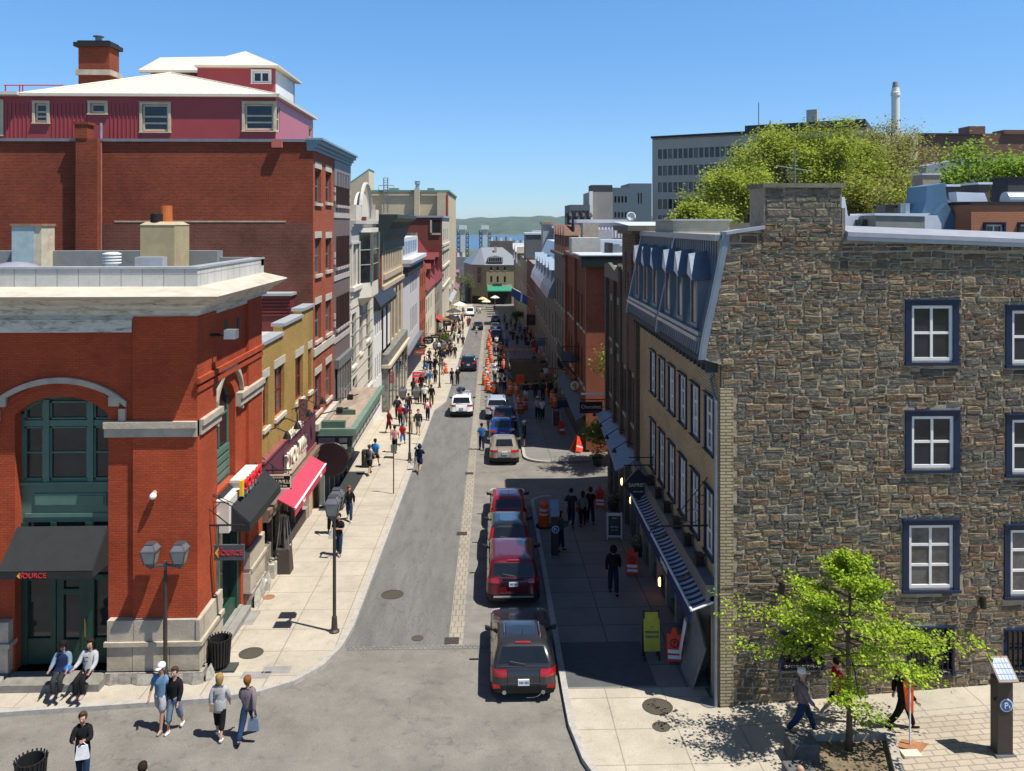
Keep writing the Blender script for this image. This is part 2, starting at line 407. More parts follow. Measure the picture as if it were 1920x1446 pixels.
def sheet(name,mm,x0,x1,y0,y1,nx,ny,zf,parent=None):
 m=M()
 for j in range(ny+1):
  for i in range(nx+1):
   x,y=x0+(x1-x0)*i/nx,y0+(y1-y0)*j/ny;m.v.append((x,y,zf(x,y)))
 for j in range(ny):
  for i in range(nx):
   q=j*(nx+1)+i;m.f.append((q,q+1,q+nx+2,q+nx+1))
 o=m.build(name,mm);tag(o,kind='structure');return o
def landz(x,y):
 if y<245:return gz(min(x,30),y)-.03
 z=-11.1-(y-245)*.055
 return max(z,-34.4 if y<1500 else-40)
m=M();ys=[-60,0,120,245,330,420,520,660,900,1490,1560];xs=[-4000,-900,-200,-40,6.2,40,200,900,4000]
for y in ys:
 for x in xs:m.v.append((x,y,landz(x,y)))
for j in range(len(ys)-1):
 for i in range(len(xs)-1):
  q=j*len(xs)+i;m.f.append((q,q+1,q+len(xs)+1,q+len(xs)))
tag(m.build('ground',LAND),kind='structure')
sheet('road',ASPH,-60,70,-30,232,4,4,lambda x,y:gz(0,y)if x<6.3 else gz(x,y))
lane=M()
def flat(m,x0,x1,y0,y1,h):m.poly([(x0,y0,gz(x0,y0)+h),(x1,y0,gz(x1,y0)+h),(x1,y1,gz(x1,y1)+h),(x0,y1,gz(x0,y1)+h)])
flat(lane,KL-.1,-1.36,26.0,150,.004);tag(lane.build('lane_road',LANE),kind='structure')
m=M();flat(m,-1.36,-.88,26.0,150,.006);tag(m.build('sett_strip_road',SETT),kind='structure')
m=M();flat(m,-.88,KR,26.0,43,.004);tag(m.build('parking_road',mat('parking_asphalt',(.185,.176,.16),rough=.9,var=.25,scale=1.5,bump=.4,bscale=40)),kind='structure')
m=M();flat(m,KL,KR,25.72,26.0,.005);tag(m.build('sett_band_road',brick('grey_setts',(.16,.155,.145),(.2,.19,.18),(.1,.1,.095),bw=.16,bh=.14,ms=.015,horiz=True)),kind='structure')
def slab(name,mm,outline,h=.13,depth=.3):
 lo=[(x,y,gz(x,y)-depth)for x,y in outline];hi=[(x,y,gz(x,y)+h)for x,y in outline]
 o=M().prism(lo,hi).build(name,mm);return tag(o,kind='structure')
def kerb(name,line,wd=.17,h=.138,mm=None):
 m=M();n=len(line);L_,R_=[],[]
 for i,p in enumerate(line):
  a,b=line[max(0,i-1)],line[min(n-1,i+1)]
  d=Vector((b[0]-a[0],b[1]-a[1])).normalized();nr=Vector((-d.y,d.x))
  L_.append((p[0]+nr.x*wd,p[1]+nr.y*wd));R_.append((p[0]-nr.x*.012,p[1]-nr.y*.012))
 for i in range(n-1):
  q=[L_[i],R_[i],R_[i+1],L_[i+1]]
  m.prism([(x,y,gz(x,y)-.1)for x,y in q],[(x,y,gz(x,y)+h)for x,y in q])
 return tag(m.build(name,mm or KERB),kind='structure')
def rnd(cx,cy,r,a0,a1,n=8):return[(cx+r*cos(radians(a0+(a1-a0)*i/n)),cy+r*sin(radians(a0+(a1-a0)*i/n)))for i in range(n+1)]
lc=[(-60,22.1),(-13.6,22.25)]+[(-8.04,22.8),(-6.6,23.15),(-5.75,23.7),(-5.1,24.6),(-4.75,25.8),(-4.62,27.2)]+[(KL,30),(KL,66),(KL+.75,70),(KL+.75,150),(KL-.3,224)]
slab('pavement_west',PAVE,lc+[(-10,224),(-10,26),(-60,26)])
kerb('kerb_west',lc)
rc=[(3.6,14),(2.75,18.4),(2.3,19.8),(2.1,21.3),(KR,23),(KR,40.9)]+rnd(KR+1.1,40.9,1.1,180,90)
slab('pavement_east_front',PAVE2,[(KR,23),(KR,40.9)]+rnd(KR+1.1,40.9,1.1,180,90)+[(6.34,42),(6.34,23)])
slab('pavement_corner',PAVE,[(3.6,14),(2.75,18.4),(2.3,19.8),(2.1,21.3),(KR,23),(6.2,23),(6.2,14)])
slab('pavement_slope',PAVE,[(6.2,14),(6.2,22.4),(40,22.4),(40,14)])
kerb('kerb_east_front',rc[::-1])
rc2=rnd(KR+1.6,50.6,1.6,270,180)+[(KR,56),(KR,76)]
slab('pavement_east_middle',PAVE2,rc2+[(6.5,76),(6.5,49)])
kerb('kerb_east_middle',rc2[::-1])
rc3=[(KR+.2,92),(KR+.2,150),(1.2,205)]
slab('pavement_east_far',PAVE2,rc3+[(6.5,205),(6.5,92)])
kerb('kerb_east_far',rc3[::-1])
m=M();m.poly([(2.25,23.1,gz(0,23.1)+.136),(6.1,23.1,gz(0,23.1)+.136),(6.1,25.8,gz(0,25.8)+.136),(2.25,25.8,gz(0,25.8)+.136)]);tag(m.build('patch_pavement',ASPH2),kind='structure')
def cover(px,py,r,h,mm,label):
 p=G(px,py,h);m=M();N=24
 dz=lambda x,y:gz(x,y)-gz(p.x,p.y)
 for r0,r1,e in((0,r*.86,.006),(r*.86,r,.012)):
  for k in range(N):
   a,b=2*pi*k/N,2*pi*(k+1)/N
   q=[(p.x+rr*cos(t),p.y+rr*sin(t))for rr,t in((r0,a),(r1,a),(r1,b),(r0,b))]
   m.poly([(x,y,p.z+dz(x,y)+e)for x,y in(q if r0 else q[1:])])
 tag(m.build('manhole_cover',mm,base=(p.x,p.y,p.z)),label,'manhole cover')
IRON=brick('cast_iron',(.045,.038,.032),(.06,.05,.04),(.085,.072,.055),bw=.06,bh=.06,ms=.012,horiz=True)
RUST=mat('rusty_iron',(.30,.14,.07),rough=.9,var=.3)
cover(736,1115,.42,.006,IRON,'round iron manhole cover in the driving lane')
cover(471,1225,.38,.13,IRON,'large round grated cover on the pale pavement beside the litter bin')
cover(504,1120,.22,.13,RUST,'small rust brown cover on the pale pavement by the stone plinth')
cover(1233,1325,.42,.136,IRON,'large dark cover at the edge of the stone gable shadow')
cover(1240,1363,.24,.13,IRON,'small oval cover in the sunlit corner pavement')
cover(783,1197,.2,.006,IRON,'small round valve cover at the start of the lane')
cover(1330,1318,.26,.136,GALV,'pale ringed cover against the brick corner')
for i,(px,py,lb)in enumerate(((847,1202,'square drain grate at the near end of the sett strip'),(866,1001,'drain grate set in the sett strip beside the black parked car'),(880,888,'drain grate in the sett strip beside the beige sedan'))):
 p=G(px,py);m=M();s=.24
 m.box(p.x-s,p.x+s,p.y-s,p.y+s,p.z-.02,p.z+.012,lambda x,y:gz(x,y)-gz(p.x,p.y))
 for k in range(5):m.box(p.x-s+.04,p.x+s-.04,p.y-s+.05+k*.09,p.y-s+.09+k*.09,p.z+.01,p.z+.02,lambda x,y:gz(x,y)-gz(p.x,p.y))
 tag(m.build('drain_grate',mat('drain_iron',(.05,.045,.04),rough=.8),base=p),lb,'drain grate')
m=M()
for px,py in((480,1266),(519,1256)):
 p=G(px,py,.13);m.poly([(p.x+sx*.42,p.y+sy*.2,gz(0,p.y+sy*.2)+.134)for sx,sy in((-1,-1),(1,-1),(1,1),(-1,1))])
 tag(m.build('square_pavement',mat('grey_inset',(.25,.24,.23))),kind='structure');m=M()
 # ------------------ river, far shore
WATER=mat('river_water',(.012,.06,.13),rough=.25,spec=.5,var=.15,scale=.01,bump=.2,bscale=.3)
m=M();m.poly([(-9000,1480,-35),(9000,1480,-35),(9000,9000,-35),(-9000,9000,-35)]);tag(m.build('river_water',WATER),kind='structure')
HILL=mat('wooded_hill',(.058,.088,.07),rough=1,var=.55,scale=.016,spec=.05,dirt=.5,dcol=(.12,.15,.10))
def hill(name,y0,depth,prof,mm):
 m=M();N=60;Rw=10
 for j in range(Rw+1):
  for i in range(N+1):
   px=600+700*i/N
   zt=PY(px,prof(px),y0+depth).z
   t=j/Rw
   x=PY(px,420,y0+depth*t).x
   z=-36+(zt+36)*(1-(1-t)**1.8)+(R.uniform(-1,1)*5 if 0<j else 0)
   m.v.append((x,y0+depth*t,z))
 for j in range(Rw):
  for i in range(N):
   q=j*(N+1)+i;m.f.append((q,q+1,q+N+2,q+N+1))
 tag(m.build(name,mm,smooth=True),kind='structure')
hill('far_hill',3500,1500,lambda px:411-5*min(1,max(0,(px-850)/160))+1.2*sin(px*.11),HILL)
# ================== PEOPLE
XL_=-8.8
SKIN=mat('skin',(.42,.235,.16),rough=.6,var=.06,world=False)
SKIN2=mat('tanned_skin',(.30,.16,.10),rough=.6,var=.06,world=False)
CN={'black':(.012,.012,.013),'charcoal':(.03,.031,.033),'navy':(.012,.018,.05),'blue':(.03,.12,.34),'sky blue':(.12,.21,.32),'bright blue':(.02,.22,.62),'red':(.42,.015,.025),'maroon':(.10,.008,.014),'pink':(.52,.24,.25),'grey':(.16,.165,.17),'pale grey':(.36,.36,.37),'white':(.66,.66,.66),'denim':(.018,.038,.085),'pale denim':(.15,.20,.27),'tan':(.34,.25,.15),'olive':(.08,.08,.04),'green':(.05,.2,.05),'lime':(.4,.55,.06),'orange':(.65,.11,.01),'cream':(.55,.48,.36),'brown':(.07,.04,.025),'teal':(.03,.22,.22),'grey green':(.06,.085,.08),'yellow':(.6,.45,.05),'peach':(.5,.25,.15),'plum':(.09,.02,.06),'blond':(.30,.19,.08),'auburn':(.20,.075,.025),'dark brown':(.025,.015,.01),'silver':(.35,.34,.33),'mauve grey':(.17,.14,.15)}
def cloth(c):return mat('cloth_'+c.replace(' ','_'),CN[c],rough=.9,var=.14,scale=14,spec=.1,world=False,bump=.3,bscale=30)
def V(*a):return Vector(a)
def skin_mesh(nodes,edges,root,sub=1):
 """grow one continuous surface over a skeleton of joints: nodes {name: (pos, rx[, ry])}"""
 ks=list(nodes);me=bpy.data.meshes.new('figure');me.from_pydata([nodes[k][0]for k in ks],[(ks.index(a),ks.index(b))for a,b in edges],[])
 o=bpy.data.objects.new('figure',me);COL.objects.link(o)
 md=o.modifiers.new('skin','SKIN');md.use_smooth_shade=True;md.branch_smoothing=.3
 for k,sv in zip(ks,me.skin_vertices[0].data):
  n=nodes[k];sv.radius=(n[1],n[2]if len(n)>2 else n[1]);sv.use_root=(k==root)
 ss=o.modifiers.new('sub','SUBSURF');ss.levels=ss.render_levels=sub
 dg=bpy.context.evaluated_depsgraph_get();dg.update()
 out=bpy.data.meshes.new_from_object(o.evaluated_get(dg));bpy.data.objects.remove(o)
 for p in out.polygons:p.use_smooth=True
 out.materials.clear();out.materials.append(None)
 return out
def ball_mesh(fn,n=14,m=10):
 mm=M();mm.ball((0,0,0),1,1,1,n,m);mm.v=[fn(Vector(v))for v in mm.v]
 me=bpy.data.meshes.new('shape');me.from_pydata([tuple(v)for v in mm.v],[],mm.f)
 for p in me.polygons:p.use_smooth=True
 me.materials.append(None);return me
def raw_mesh(mm,smooth=False):
 me=bpy.data.meshes.new('shape');me.from_pydata([tuple(v)for v in mm.v],[],mm.f);me.materials.append(None)
 for p in me.polygons:p.use_smooth=smooth
 return me
POSES={'stand':(2,3,-2,3,5,12,3,12,0),'walk':(24,6,-20,18,-22,18,22,22,3),'walk2':(-22,22,24,4,20,25,-24,15,3),'stroll':(12,4,-12,12,-10,14,12,16,1),'stroll2':(-12,14,12,4,12,22,-10,12,1),'hold':(8,4,-8,8,32,80,28,85,1),'jog':(30,30,-24,55,-30,80,30,80,6),'sit':(86,84,80,78,28,42,30,50,12),'point':(10,4,-10,10,10,15,70,10,0),'ride':(62,80,25,40,55,20,55,20,22)}
CACHE={}
def rotx(v,a):
 """swing forward by a degrees (forward is -Y)"""
 a=radians(a);return Vector((v.x,v.y*cos(a)+v.z*sin(a),-v.y*sin(a)+v.z*cos(a)))
def figure(pose,sleeve,legs,hair,fem,detail):
 key=(pose,sleeve,legs,hair,fem,detail)
 if key in CACHE:return CACHE[key]
 tl,kl,tr,kr,al,el,ar,er,lean=POSES[pose]
 J={}
 down=V(0,0,-1)
 for s,t,k in(('l',tl,kl),('r',tr,kr)):
  sx=.088 if s=='l' else-.088
  h=V(sx,0,0);kn=h+.43*rotx(down,t)+V(sx*.1,0,0);an=kn+.42*rotx(down,t-k)
  J['hip'+s],J['knee'+s],J['ank'+s]=h,kn,an
  f=rotx(V(0,-1,-.18),(t-k)*.35 if pose not in('sit',)else 0);J['toe'+s]=an+.16*f+V(sx*.25,0,-.02);J['heel'+s]=an+V(0,.045,-.045)
 drop=-min(J['ankl'].z,J['ankr'].z)+.085
 sh=.168 if fem else.19
 J['pel']=V(0,0,.03);J['waist']=rotx(V(0,0,.17),lean);J['chest']=rotx(V(0,0,.36),lean);J['neck']=rotx(V(0,.01,.515),lean)
 J['throat']=J['neck']+V(0,-.005,.06);J['jaw']=J['throat']+V(0,-.03,.065);J['skull']=J['throat']+V(0,-.01,.15);J['crown']=J['throat']+V(0,.005,.215);J['nose']=J['throat']+V(0,-.122,.105)
 for s,a,e in(('l',al,el),('r',ar,er)):
  sx=1 if s=='l' else-1
  S_=rotx(V(sx*sh,0,.47),lean);out=V(sx*.05,0,0)
  E=S_+.27*rotx(down,a)+out;inn=V(-sx*(.10 if e>60 else.0),0,0);W_=E+.245*rotx(down,a+e)+inn
  d=(W_-E).normalized();J['sho'+s],J['elb'+s],J['wri'+s],J['palm'+s]=S_,E,W_,W_+d*.08
  side=V(sx,0,0).cross(d);side=side.normalized()if side.length>.1 else V(0,-1,0);back=d.cross(side)
  for i,(off,ln)in enumerate(((-.03,.062),(-.01,.072),(.01,.068),(.03,.052))):
   b=J['palm'+s]+side*off+d*.012;J['f%d%s1'%(i,s)]=b;J['f%d%s2'%(i,s)]=b+d*ln*.55+back*.008;J['f%d%s3'%(i,s)]=b+d*ln*.9+back*.028*(1 if s=='l' else-1)*-1
  t0=W_+d*.035-side*.034;J['th%s1'%s]=t0;J['th%s2'%s]=t0+d*.04-side*.02
 for k in J:J[k]=J[k]+V(0,0,drop)
 P={}
 n={};e=[]
 def nd(k,*r):n[k]=(J[k],*r)
 nd('pel',.10,.085);nd('waist',.095,.08);nd('chest',.105,.085);nd('neck',.06);nd('throat',.05);nd('jaw',.068);nd('skull',.092,.098);nd('crown',.062);nd('nose',.014)
 e+=[('pel','waist'),('waist','chest'),('chest','neck'),('neck','throat'),('throat','jaw'),('jaw','skull'),('skull','crown'),('jaw','nose')]
 for s in 'lr':
  nd('sho'+s,.045);nd('elb'+s,.042);nd('wri'+s,.028);nd('palm'+s,.036,.022)
  nd('hip'+s,.08);nd('knee'+s,.058);nd('ank'+s,.038);nd('toe'+s,.03)
  e+=[('chest','sho'+s),('sho'+s,'elb'+s),('elb'+s,'wri'+s),('wri'+s,'palm'+s),('pel','hip'+s),('hip'+s,'knee'+s),('knee'+s,'ank'+s),('ank'+s,'toe'+s)]
  if detail:
   for i in range(4):
    for q,r in((1,.0105),(2,.0095),(3,.008)):nd('f%d%s%d'%(i,s,q),r)
    e+=[('palm'+s,'f%d%s1'%(i,s)),('f%d%s1'%(i,s),'f%d%s2'%(i,s)),('f%d%s2'%(i,s),'f%d%s3'%(i,s))]
   nd('th%s1'%s,.012);nd('th%s2'%s,.009);e+=[('wri'+s,'th%s1'%s),('th%s1'%s,'th%s2'%s)]
 P['body']=skin_mesh(n,e,'pel')
 n={};e=[]
 long_=sleeve in('coat','cardigan')
 n['hem']=(J['pel']+V(0,0,-.13),.19 if fem else.185,.155);n['waist']=(J['waist'],.165 if fem else.18,.145);n['chest']=(J['chest'],.185 if fem else.21,.15);n['top']=(J['neck']+V(0,0,.015),.105,.09)
 e+=[('hem','waist'),('waist','chest'),('chest','top')]
 for s in 'lr':
  n['sho'+s]=(J['sho'+s],.092);e.append(('chest','sho'+s))
  if sleeve=='short':n['slv'+s]=(J['sho'+s].lerp(J['elb'+s],.85),.08);e.append(('sho'+s,'slv'+s))
  else:n['elb'+s]=(J['elb'+s],.07);n['cuf'+s]=(J['elb'+s].lerp(J['wri'+s],1.0),.052);e+=[('sho'+s,'elb'+s),('elb'+s,'cuf'+s)]
 P['top']=skin_mesh(n,e,'waist')
 if long_:
  mm=M();pz=J['pel'].z;prof=[(.165,pz-(.36 if sleeve=='coat' else.2)),(.175,pz-.12),(.16,pz+.06),(.14,pz+.2),(.10,pz+.22)];mm.lathe(prof,n=18);mm.v=[(x*1.05,y*.85,z)for x,y,z in mm.v];P['coat_skirt']=raw_mesh(mm,True)
 n={'pel':(J['pel']+V(0,0,.12),.165,.135),'seat':(J['pel']+V(0,0,-.03),.16,.14)};e=[('pel','seat')]
 for s in 'lr':
  n['hip'+s]=(J['hip'+s]+V(0,0,-.04),.125);e.append(('seat','hip'+s))
  if legs=='shorts':n['hem'+s]=(J['hip'+s].lerp(J['knee'+s],.95),.115);e.append(('hip'+s,'hem'+s))
  else:
   n['knee'+s]=(J['knee'+s],.09);n['hem'+s]=(J['knee'+s].lerp(J['ank'+s],.55 if legs=='capri' else.97),.072 if legs!='capri' else.082);e+=[('hip'+s,'knee'+s),('knee'+s,'hem'+s)]
 P['shorts' if legs=='shorts' else 'trousers']=skin_mesh(n,e,'seat')
 for s in 'lr':
  P['shoe'+s]=skin_mesh({'h':(J['heel'+s]+V(0,0,.012),.044),'a':(J['ank'+s]+V(0,-.02,-.03),.052),'t':(J['toe'+s]+V(0,0,.0),.042,.034)},[('h','a'),('a','t')],'a')
 hc=J['skull']+V(0,.012,.02)
 if hair in('short','long','bun'):
  ln=.2 if hair=='long' else.06 if hair=='bun' else.0
  def fn(v):
   x,y,z=v
   if y<-.25 and z<.45:y=-.3;x*=.75
   zz=z*.118 if z>0 else z*(.10+ln*(.5+.5*max(0,y+.2)))
   return hc+V(x*.108,y*.118,zz)
  P['hair']=ball_mesh(fn)
 elif hair in('cap','hat'):
  mm=M();mm.lathe([(.108,-.01),(.110,.03),(.095,.09),(.05,.118),(.005,.124)],hc,16)
  if hair=='cap':mm.ext([hc+V(x,y,.0)for x,y in((-.08,-.09),(.08,-.09),(.065,-.19),(0,-.215),(-.065,-.19))],(0,0,.012))
  else:mm.lathe([(.108,-.0),(.17,-.015),(.17,-.004),(.108,.012)],hc,18)
  P['cap']=raw_mesh(mm,True)
  P['hair']=ball_mesh(lambda v:hc+V(v.x*.100,(max(v.y,-.2))*.105,v.z*.085-.035))
 elif hair=='hood':
  P['hood']=ball_mesh(lambda v:hc+V(v.x*.135,max(v.y,-.72)*.14+.01,v.z*.15-.04))
 if detail:
  ey=J['skull']+V(0,-.088,-.012)
  for i,sx in enumerate((-.034,.034)):P['eye%d'%i]=ball_mesh(lambda v,sx=sx:ey+V(sx+v.x*.014,v.y*.012-.004,v.z*.008),8,6)
  P['mouth']=ball_mesh(lambda v:J['jaw']+V(v.x*.026,-.066+v.y*.012,-.002+v.z*.006),8,6)
 CACHE[key]=(P,J)
 return CACHE[key]
HAIRC={'short':'dark brown','long':'dark brown','bun':'dark brown'}
EYE=mat('eye_dark',(.02,.015,.012),rough=.2);LIP=mat('lip',(.28,.09,.08),rough=.5)
def person(px,py,label,top='grey',legc='denim',pose='stroll',face=0,h=1.72,sleeve='long',legs='long',hair='short',hairc=None,shoe='black',fem=False,detail=False,group=None,hz=None,capc='black',extra=(),at=None,skin=None):
 """face: degrees, 0 walks towards the gate (camera), 180 walks away, 90 to the east"""
 if at is None:
  x=G(px,py);on_road=KL<x.x<KR
  hz=hz if hz is not None else(.0 if on_road and x.y>23 or(x.y<22.5 and x.x<2.2)else.132)
  p=G(px,py,hz)
 else:p=Vector(at)
 P,J=figure(pose,sleeve,legs,hair,fem,detail)
 o=thing('person',label,'person',(0,0,0),group)
 C={'body':SKIN if not skin else SKIN2,'top':cloth(top),'coat_skirt':cloth(top),'trousers':cloth(legc),'shorts':cloth(legc),'shoel':cloth(shoe),'shoer':cloth(shoe),'hair':cloth(hairc or 'dark brown'),'cap':cloth(capc),'hood':cloth(top),'eye0':EYE,'eye1':EYE,'mouth':LIP}
 ob={}
 for k,me in P.items():
  nm={'shoel':'shoe','shoer':'shoe','eye0':'eye','eye1':'eye'}.get(k,k)
  c=bpy.data.objects.new(nm,me);COL.objects.link(c);c.parent=o
  c.material_slots[0].link='OBJECT';c.material_slots[0].material=C[k];ob[k]=c
 def sub(name,mm,mt,sm=False):c=mm.build(name,mt,None,smooth=sm);c.parent=o;c.location=(0,0,0);return c
 hl,hr=J['palml'],J['palmr']
 held=[]
 for x in extra:
  if x[0]=='backpack':mm=M();q=J['chest'];mm.ball((0,q.y+.19,q.z-.02),.15,.09,.22,12,8);held.append(('backpack','%s backpack on the person with the %s top'%(x[1],top)if len(x)<3 else x[2],'backpack',mm,cloth(x[1]),True))
  if x[0]=='bag':mm=M();q=hr if len(x)<4 else hl;mm.prism([(q.x-.16,q.y-.05,q.z-.42),(q.x+.16,q.y-.05,q.z-.42),(q.x+.16,q.y+.05,q.z-.42),(q.x-.16,q.y+.05,q.z-.42)],[(q.x-.12,q.y-.02,q.z-.1),(q.x+.12,q.y-.02,q.z-.1),(q.x+.12,q.y+.02,q.z-.1),(q.x-.12,q.y+.02,q.z-.1)]);mm.tube([(q.x-.1,q.y,q.z-.1),(q.x,q.y,q.z+.01),(q.x+.1,q.y,q.z-.1)],.01,5);held.append(('carrier_bag',x[2],'bag',mm,cloth(x[1]),False))
  if x[0]=='strapbag':mm=M();q=J['hipl' if len(x)>3 else 'hipr'];sx=1 if q.x>0 else-1;mm.box(q.x+sx*.09-.06,q.x+sx*.09+.06,q.y-.12,q.y+.12,q.z-.14,q.z+.08);w_=J['sho'+('r' if sx>0 else 'l')];mm.tube([(q.x+sx*.1,q.y+.04,q.z+.08),(0,J['chest'].y+.15,J['chest'].z),(w_.x*.7,w_.y+.02,w_.z+.08)],.014,5);held.append(('shoulder_bag',x[2],'bag',mm,cloth(x[1]),False))
 sc=h/1.745
 for nm,lb,ct,mm,mt,sm in held:
  b=mm.build(nm,mt,None,smooth=sm);tag(b,lb,ct);b.location=p;b.rotation_euler=(0,0,radians(face));b.scale=(sc,sc,sc)
 o.location=p;o.rotation_euler=(0,0,radians(face));o.scale=(sc,sc,sc)
 return o,J,P
D=dict(detail=True)
z_=-1.3
def seat_at(px,pyseat):q=PY(px,pyseat,23.02);return q
for px,lb,kw in((117,'seated person in a black cap and navy vest on the shop step',dict(top='pale denim',legc='charcoal',hair='cap',capc='black',shoe='pale grey',h=1.62,face=8)),(166,'seated person in a grey sweatshirt with a navy letter on the shop step',dict(top='pale grey',legc='black',hair='short',shoe='silver',h=1.74,face=-6))):
 P_,J_=figure('sit','long','long',kw['hair'],False,True)
 x=PY(px,1250,23.05).x;sc=kw['h']/1.745
 zs=PY(px,1262,23.0).z
 o,J,P=person(0,0,lb,pose='sit',at=(x,23.02,zs-(J_['pel'].z-.10)*sc),**D,**kw)
 if px==117:
  n={'hem':(J['pel']+V(0,0,-.04),.2,.165),'w':(J['waist'],.2,.165),'c':(J['chest'],.225,.17),'t':(J['neck'],.14,.12)}
  v=bpy.data.objects.new('vest',skin_mesh(n,[('hem','w'),('w','c'),('c','t')],'w'));COL.objects.link(v);v.parent=o;v.material_slots[0].link='OBJECT';v.material_slots[0].material=cloth('navy')
  mm=M();mm.ball((.22,-.15,J['pel'].z+.02),.14,.1,.12,10,7);q=mm.build('blue_bag',cloth('blue'),None,smooth=True,base=(0,0,0));q.location=o.location;q.rotation_euler=o.rotation_euler;tag(q,'small blue bag resting beside the seated person in the navy vest','bag')
 else:
  t=text('C',.2,(0,0,0),FRONT,cloth('navy'),None,'chest_letter',ext=.01,sx=1.3);t.parent=o;t.location=(0,J['chest'].y-.205,J['chest'].z+.01);t.rotation_euler=(pi/2-.2,0,0)
mm=M();q=G(14,1283,.13);mm.ball((q.x,q.y,q.z+.1),.18,.12,.1,10,7);tag(mm.build('black_bag',cloth('black'),smooth=True,base=q),'small black bag lying on the pavement left of the shop step','bag')
person(302,1369,'older person in a white cap, sky blue polo and pale shorts crossing the road','sky blue','pale grey','stroll',-15,1.76,'short','shorts','cap',hairc='silver',capc='white',shoe='grey',**D)
person(327,1371,'person in a black jacket and pale denim capris beside the white cap','black','pale denim','stroll2',-8,1.68,'long','capri','short',hairc='brown',shoe='white',fem=True,**D)
person(412,1384,'blond person in a pale grey cardigan and black trousers walking away','pale grey','black','stroll',182,1.68,'cardigan','capri','long',hairc='blond',shoe='white',fem=True,extra=(('strapbag','tan','tan shoulder bag worn over the pale grey cardigan',1),),**D)
person(465,1385,'auburn haired person in a grey jacket and blue jeans walking away','mauve grey','denim','walk2',176,1.69,'long','long','bun',hairc='auburn',shoe='navy',fem=True,extra=(('bag','pale denim','pale blue bag in the hand of the auburn haired walker'),),**D)
person(155,1468,'dark haired person in a long black top carrying a white bag','black','denim','hold',14,1.66,'coat','long','bun',hairc='brown',shoe='black',fem=True,extra=(('bag','white','white plastic carrier bag held by the person in black',1),),**D)
person(268,1580,'dark haired person whose head just shows at the bottom edge of the road','charcoal','denim','stand',180,1.70,hair='short',hz=0,**D)
person(1500,1585,'bald person whose head just shows beside the granite block','grey','denim','stand',90,1.70,hair='none',hz=.13,**D)
person(655,976,'auburn haired person in a black cardigan and blue jeans walking towards the gate','black','denim','walk',5,1.66,'long','long','long',hairc='auburn',shoe='white',fem=True,**D)
person(622,1002,'person in a black cap and dark shirt stepping from the shaded theatre doorway','charcoal','black','stroll',20,1.75,'short','long','cap',capc='black',**D)
person(635,1042,'person in a black shirt and blue jeans behind the twin lantern post','black','denim','hold',-12,1.74,'short','long','short',shoe='grey',extra=(('bag','white','white cup bag held behind the twin lantern post'),),**D)
person(1150,1114,'hooded person in black walking away along the shaded pavement','black','navy','stroll',178,1.80,'long','long','hood',**D)
person(1071,987,'tall person in dark clothes walking beside a child in the shade','charcoal','navy','walk',170,1.80,'short',**D)
person(1107,982,'person in black with a dark bag at the edge of the sunny side street','black','navy','stroll',185,1.70,'short',fem=True,hair='bun',extra=(('backpack','black','black backpack on the walker at the shade edge'),))
person(1087,984,'small child in a red jacket between two adults in the shade','red','grey','walk2',180,1.05)
person(1093,986,'person pushing along in grey behind the child in red','grey','black','stroll2',175,1.6,hair='long',fem=True)
person(1052,1033,'person in a grey green jacket at the parking pay post','grey green','navy','hold',85,1.66,hair='long',fem=True,**D)
person(1506,1378,'person in a white flat cap and mauve grey shirt striding past the young tree','mauve grey','denim','walk',75,1.74,'long','long','cap',hairc='silver',capc='white',shoe='black',hz=.13,**D)
person(1572,1352,'person in red with dark shorts and white trainers half hidden by the young tree','red','black','walk2',90,1.72,'short','shorts','short',shoe='white',hz=.13,**D)
person(1692,1369,'person in a black jacket and black trousers striding beside the orange pole flag','black','black','walk',80,1.74,'long','long','short',hairc='silver',hz=.13,**D)
person(787,886,'jogger in navy with a hood at the edge of the lane','navy','navy','jog',175,1.72,'long','shorts','hood',shoe='yellow',hz=.0)
person(693,890,'person in a grey tee and black shorts with a dark backpack by the theatre canopy','grey','black','walk',160,1.76,'short','shorts','short',hairc='brown',extra=(('backpack','charcoal','charcoal backpack on the grey tee walker'),))
person(704,876,'person in a bright blue tee and black shorts by the theatre canopy','bright blue','black','walk2',165,1.74,'short','shorts','short')
GP='walkers crowding the west pavement'
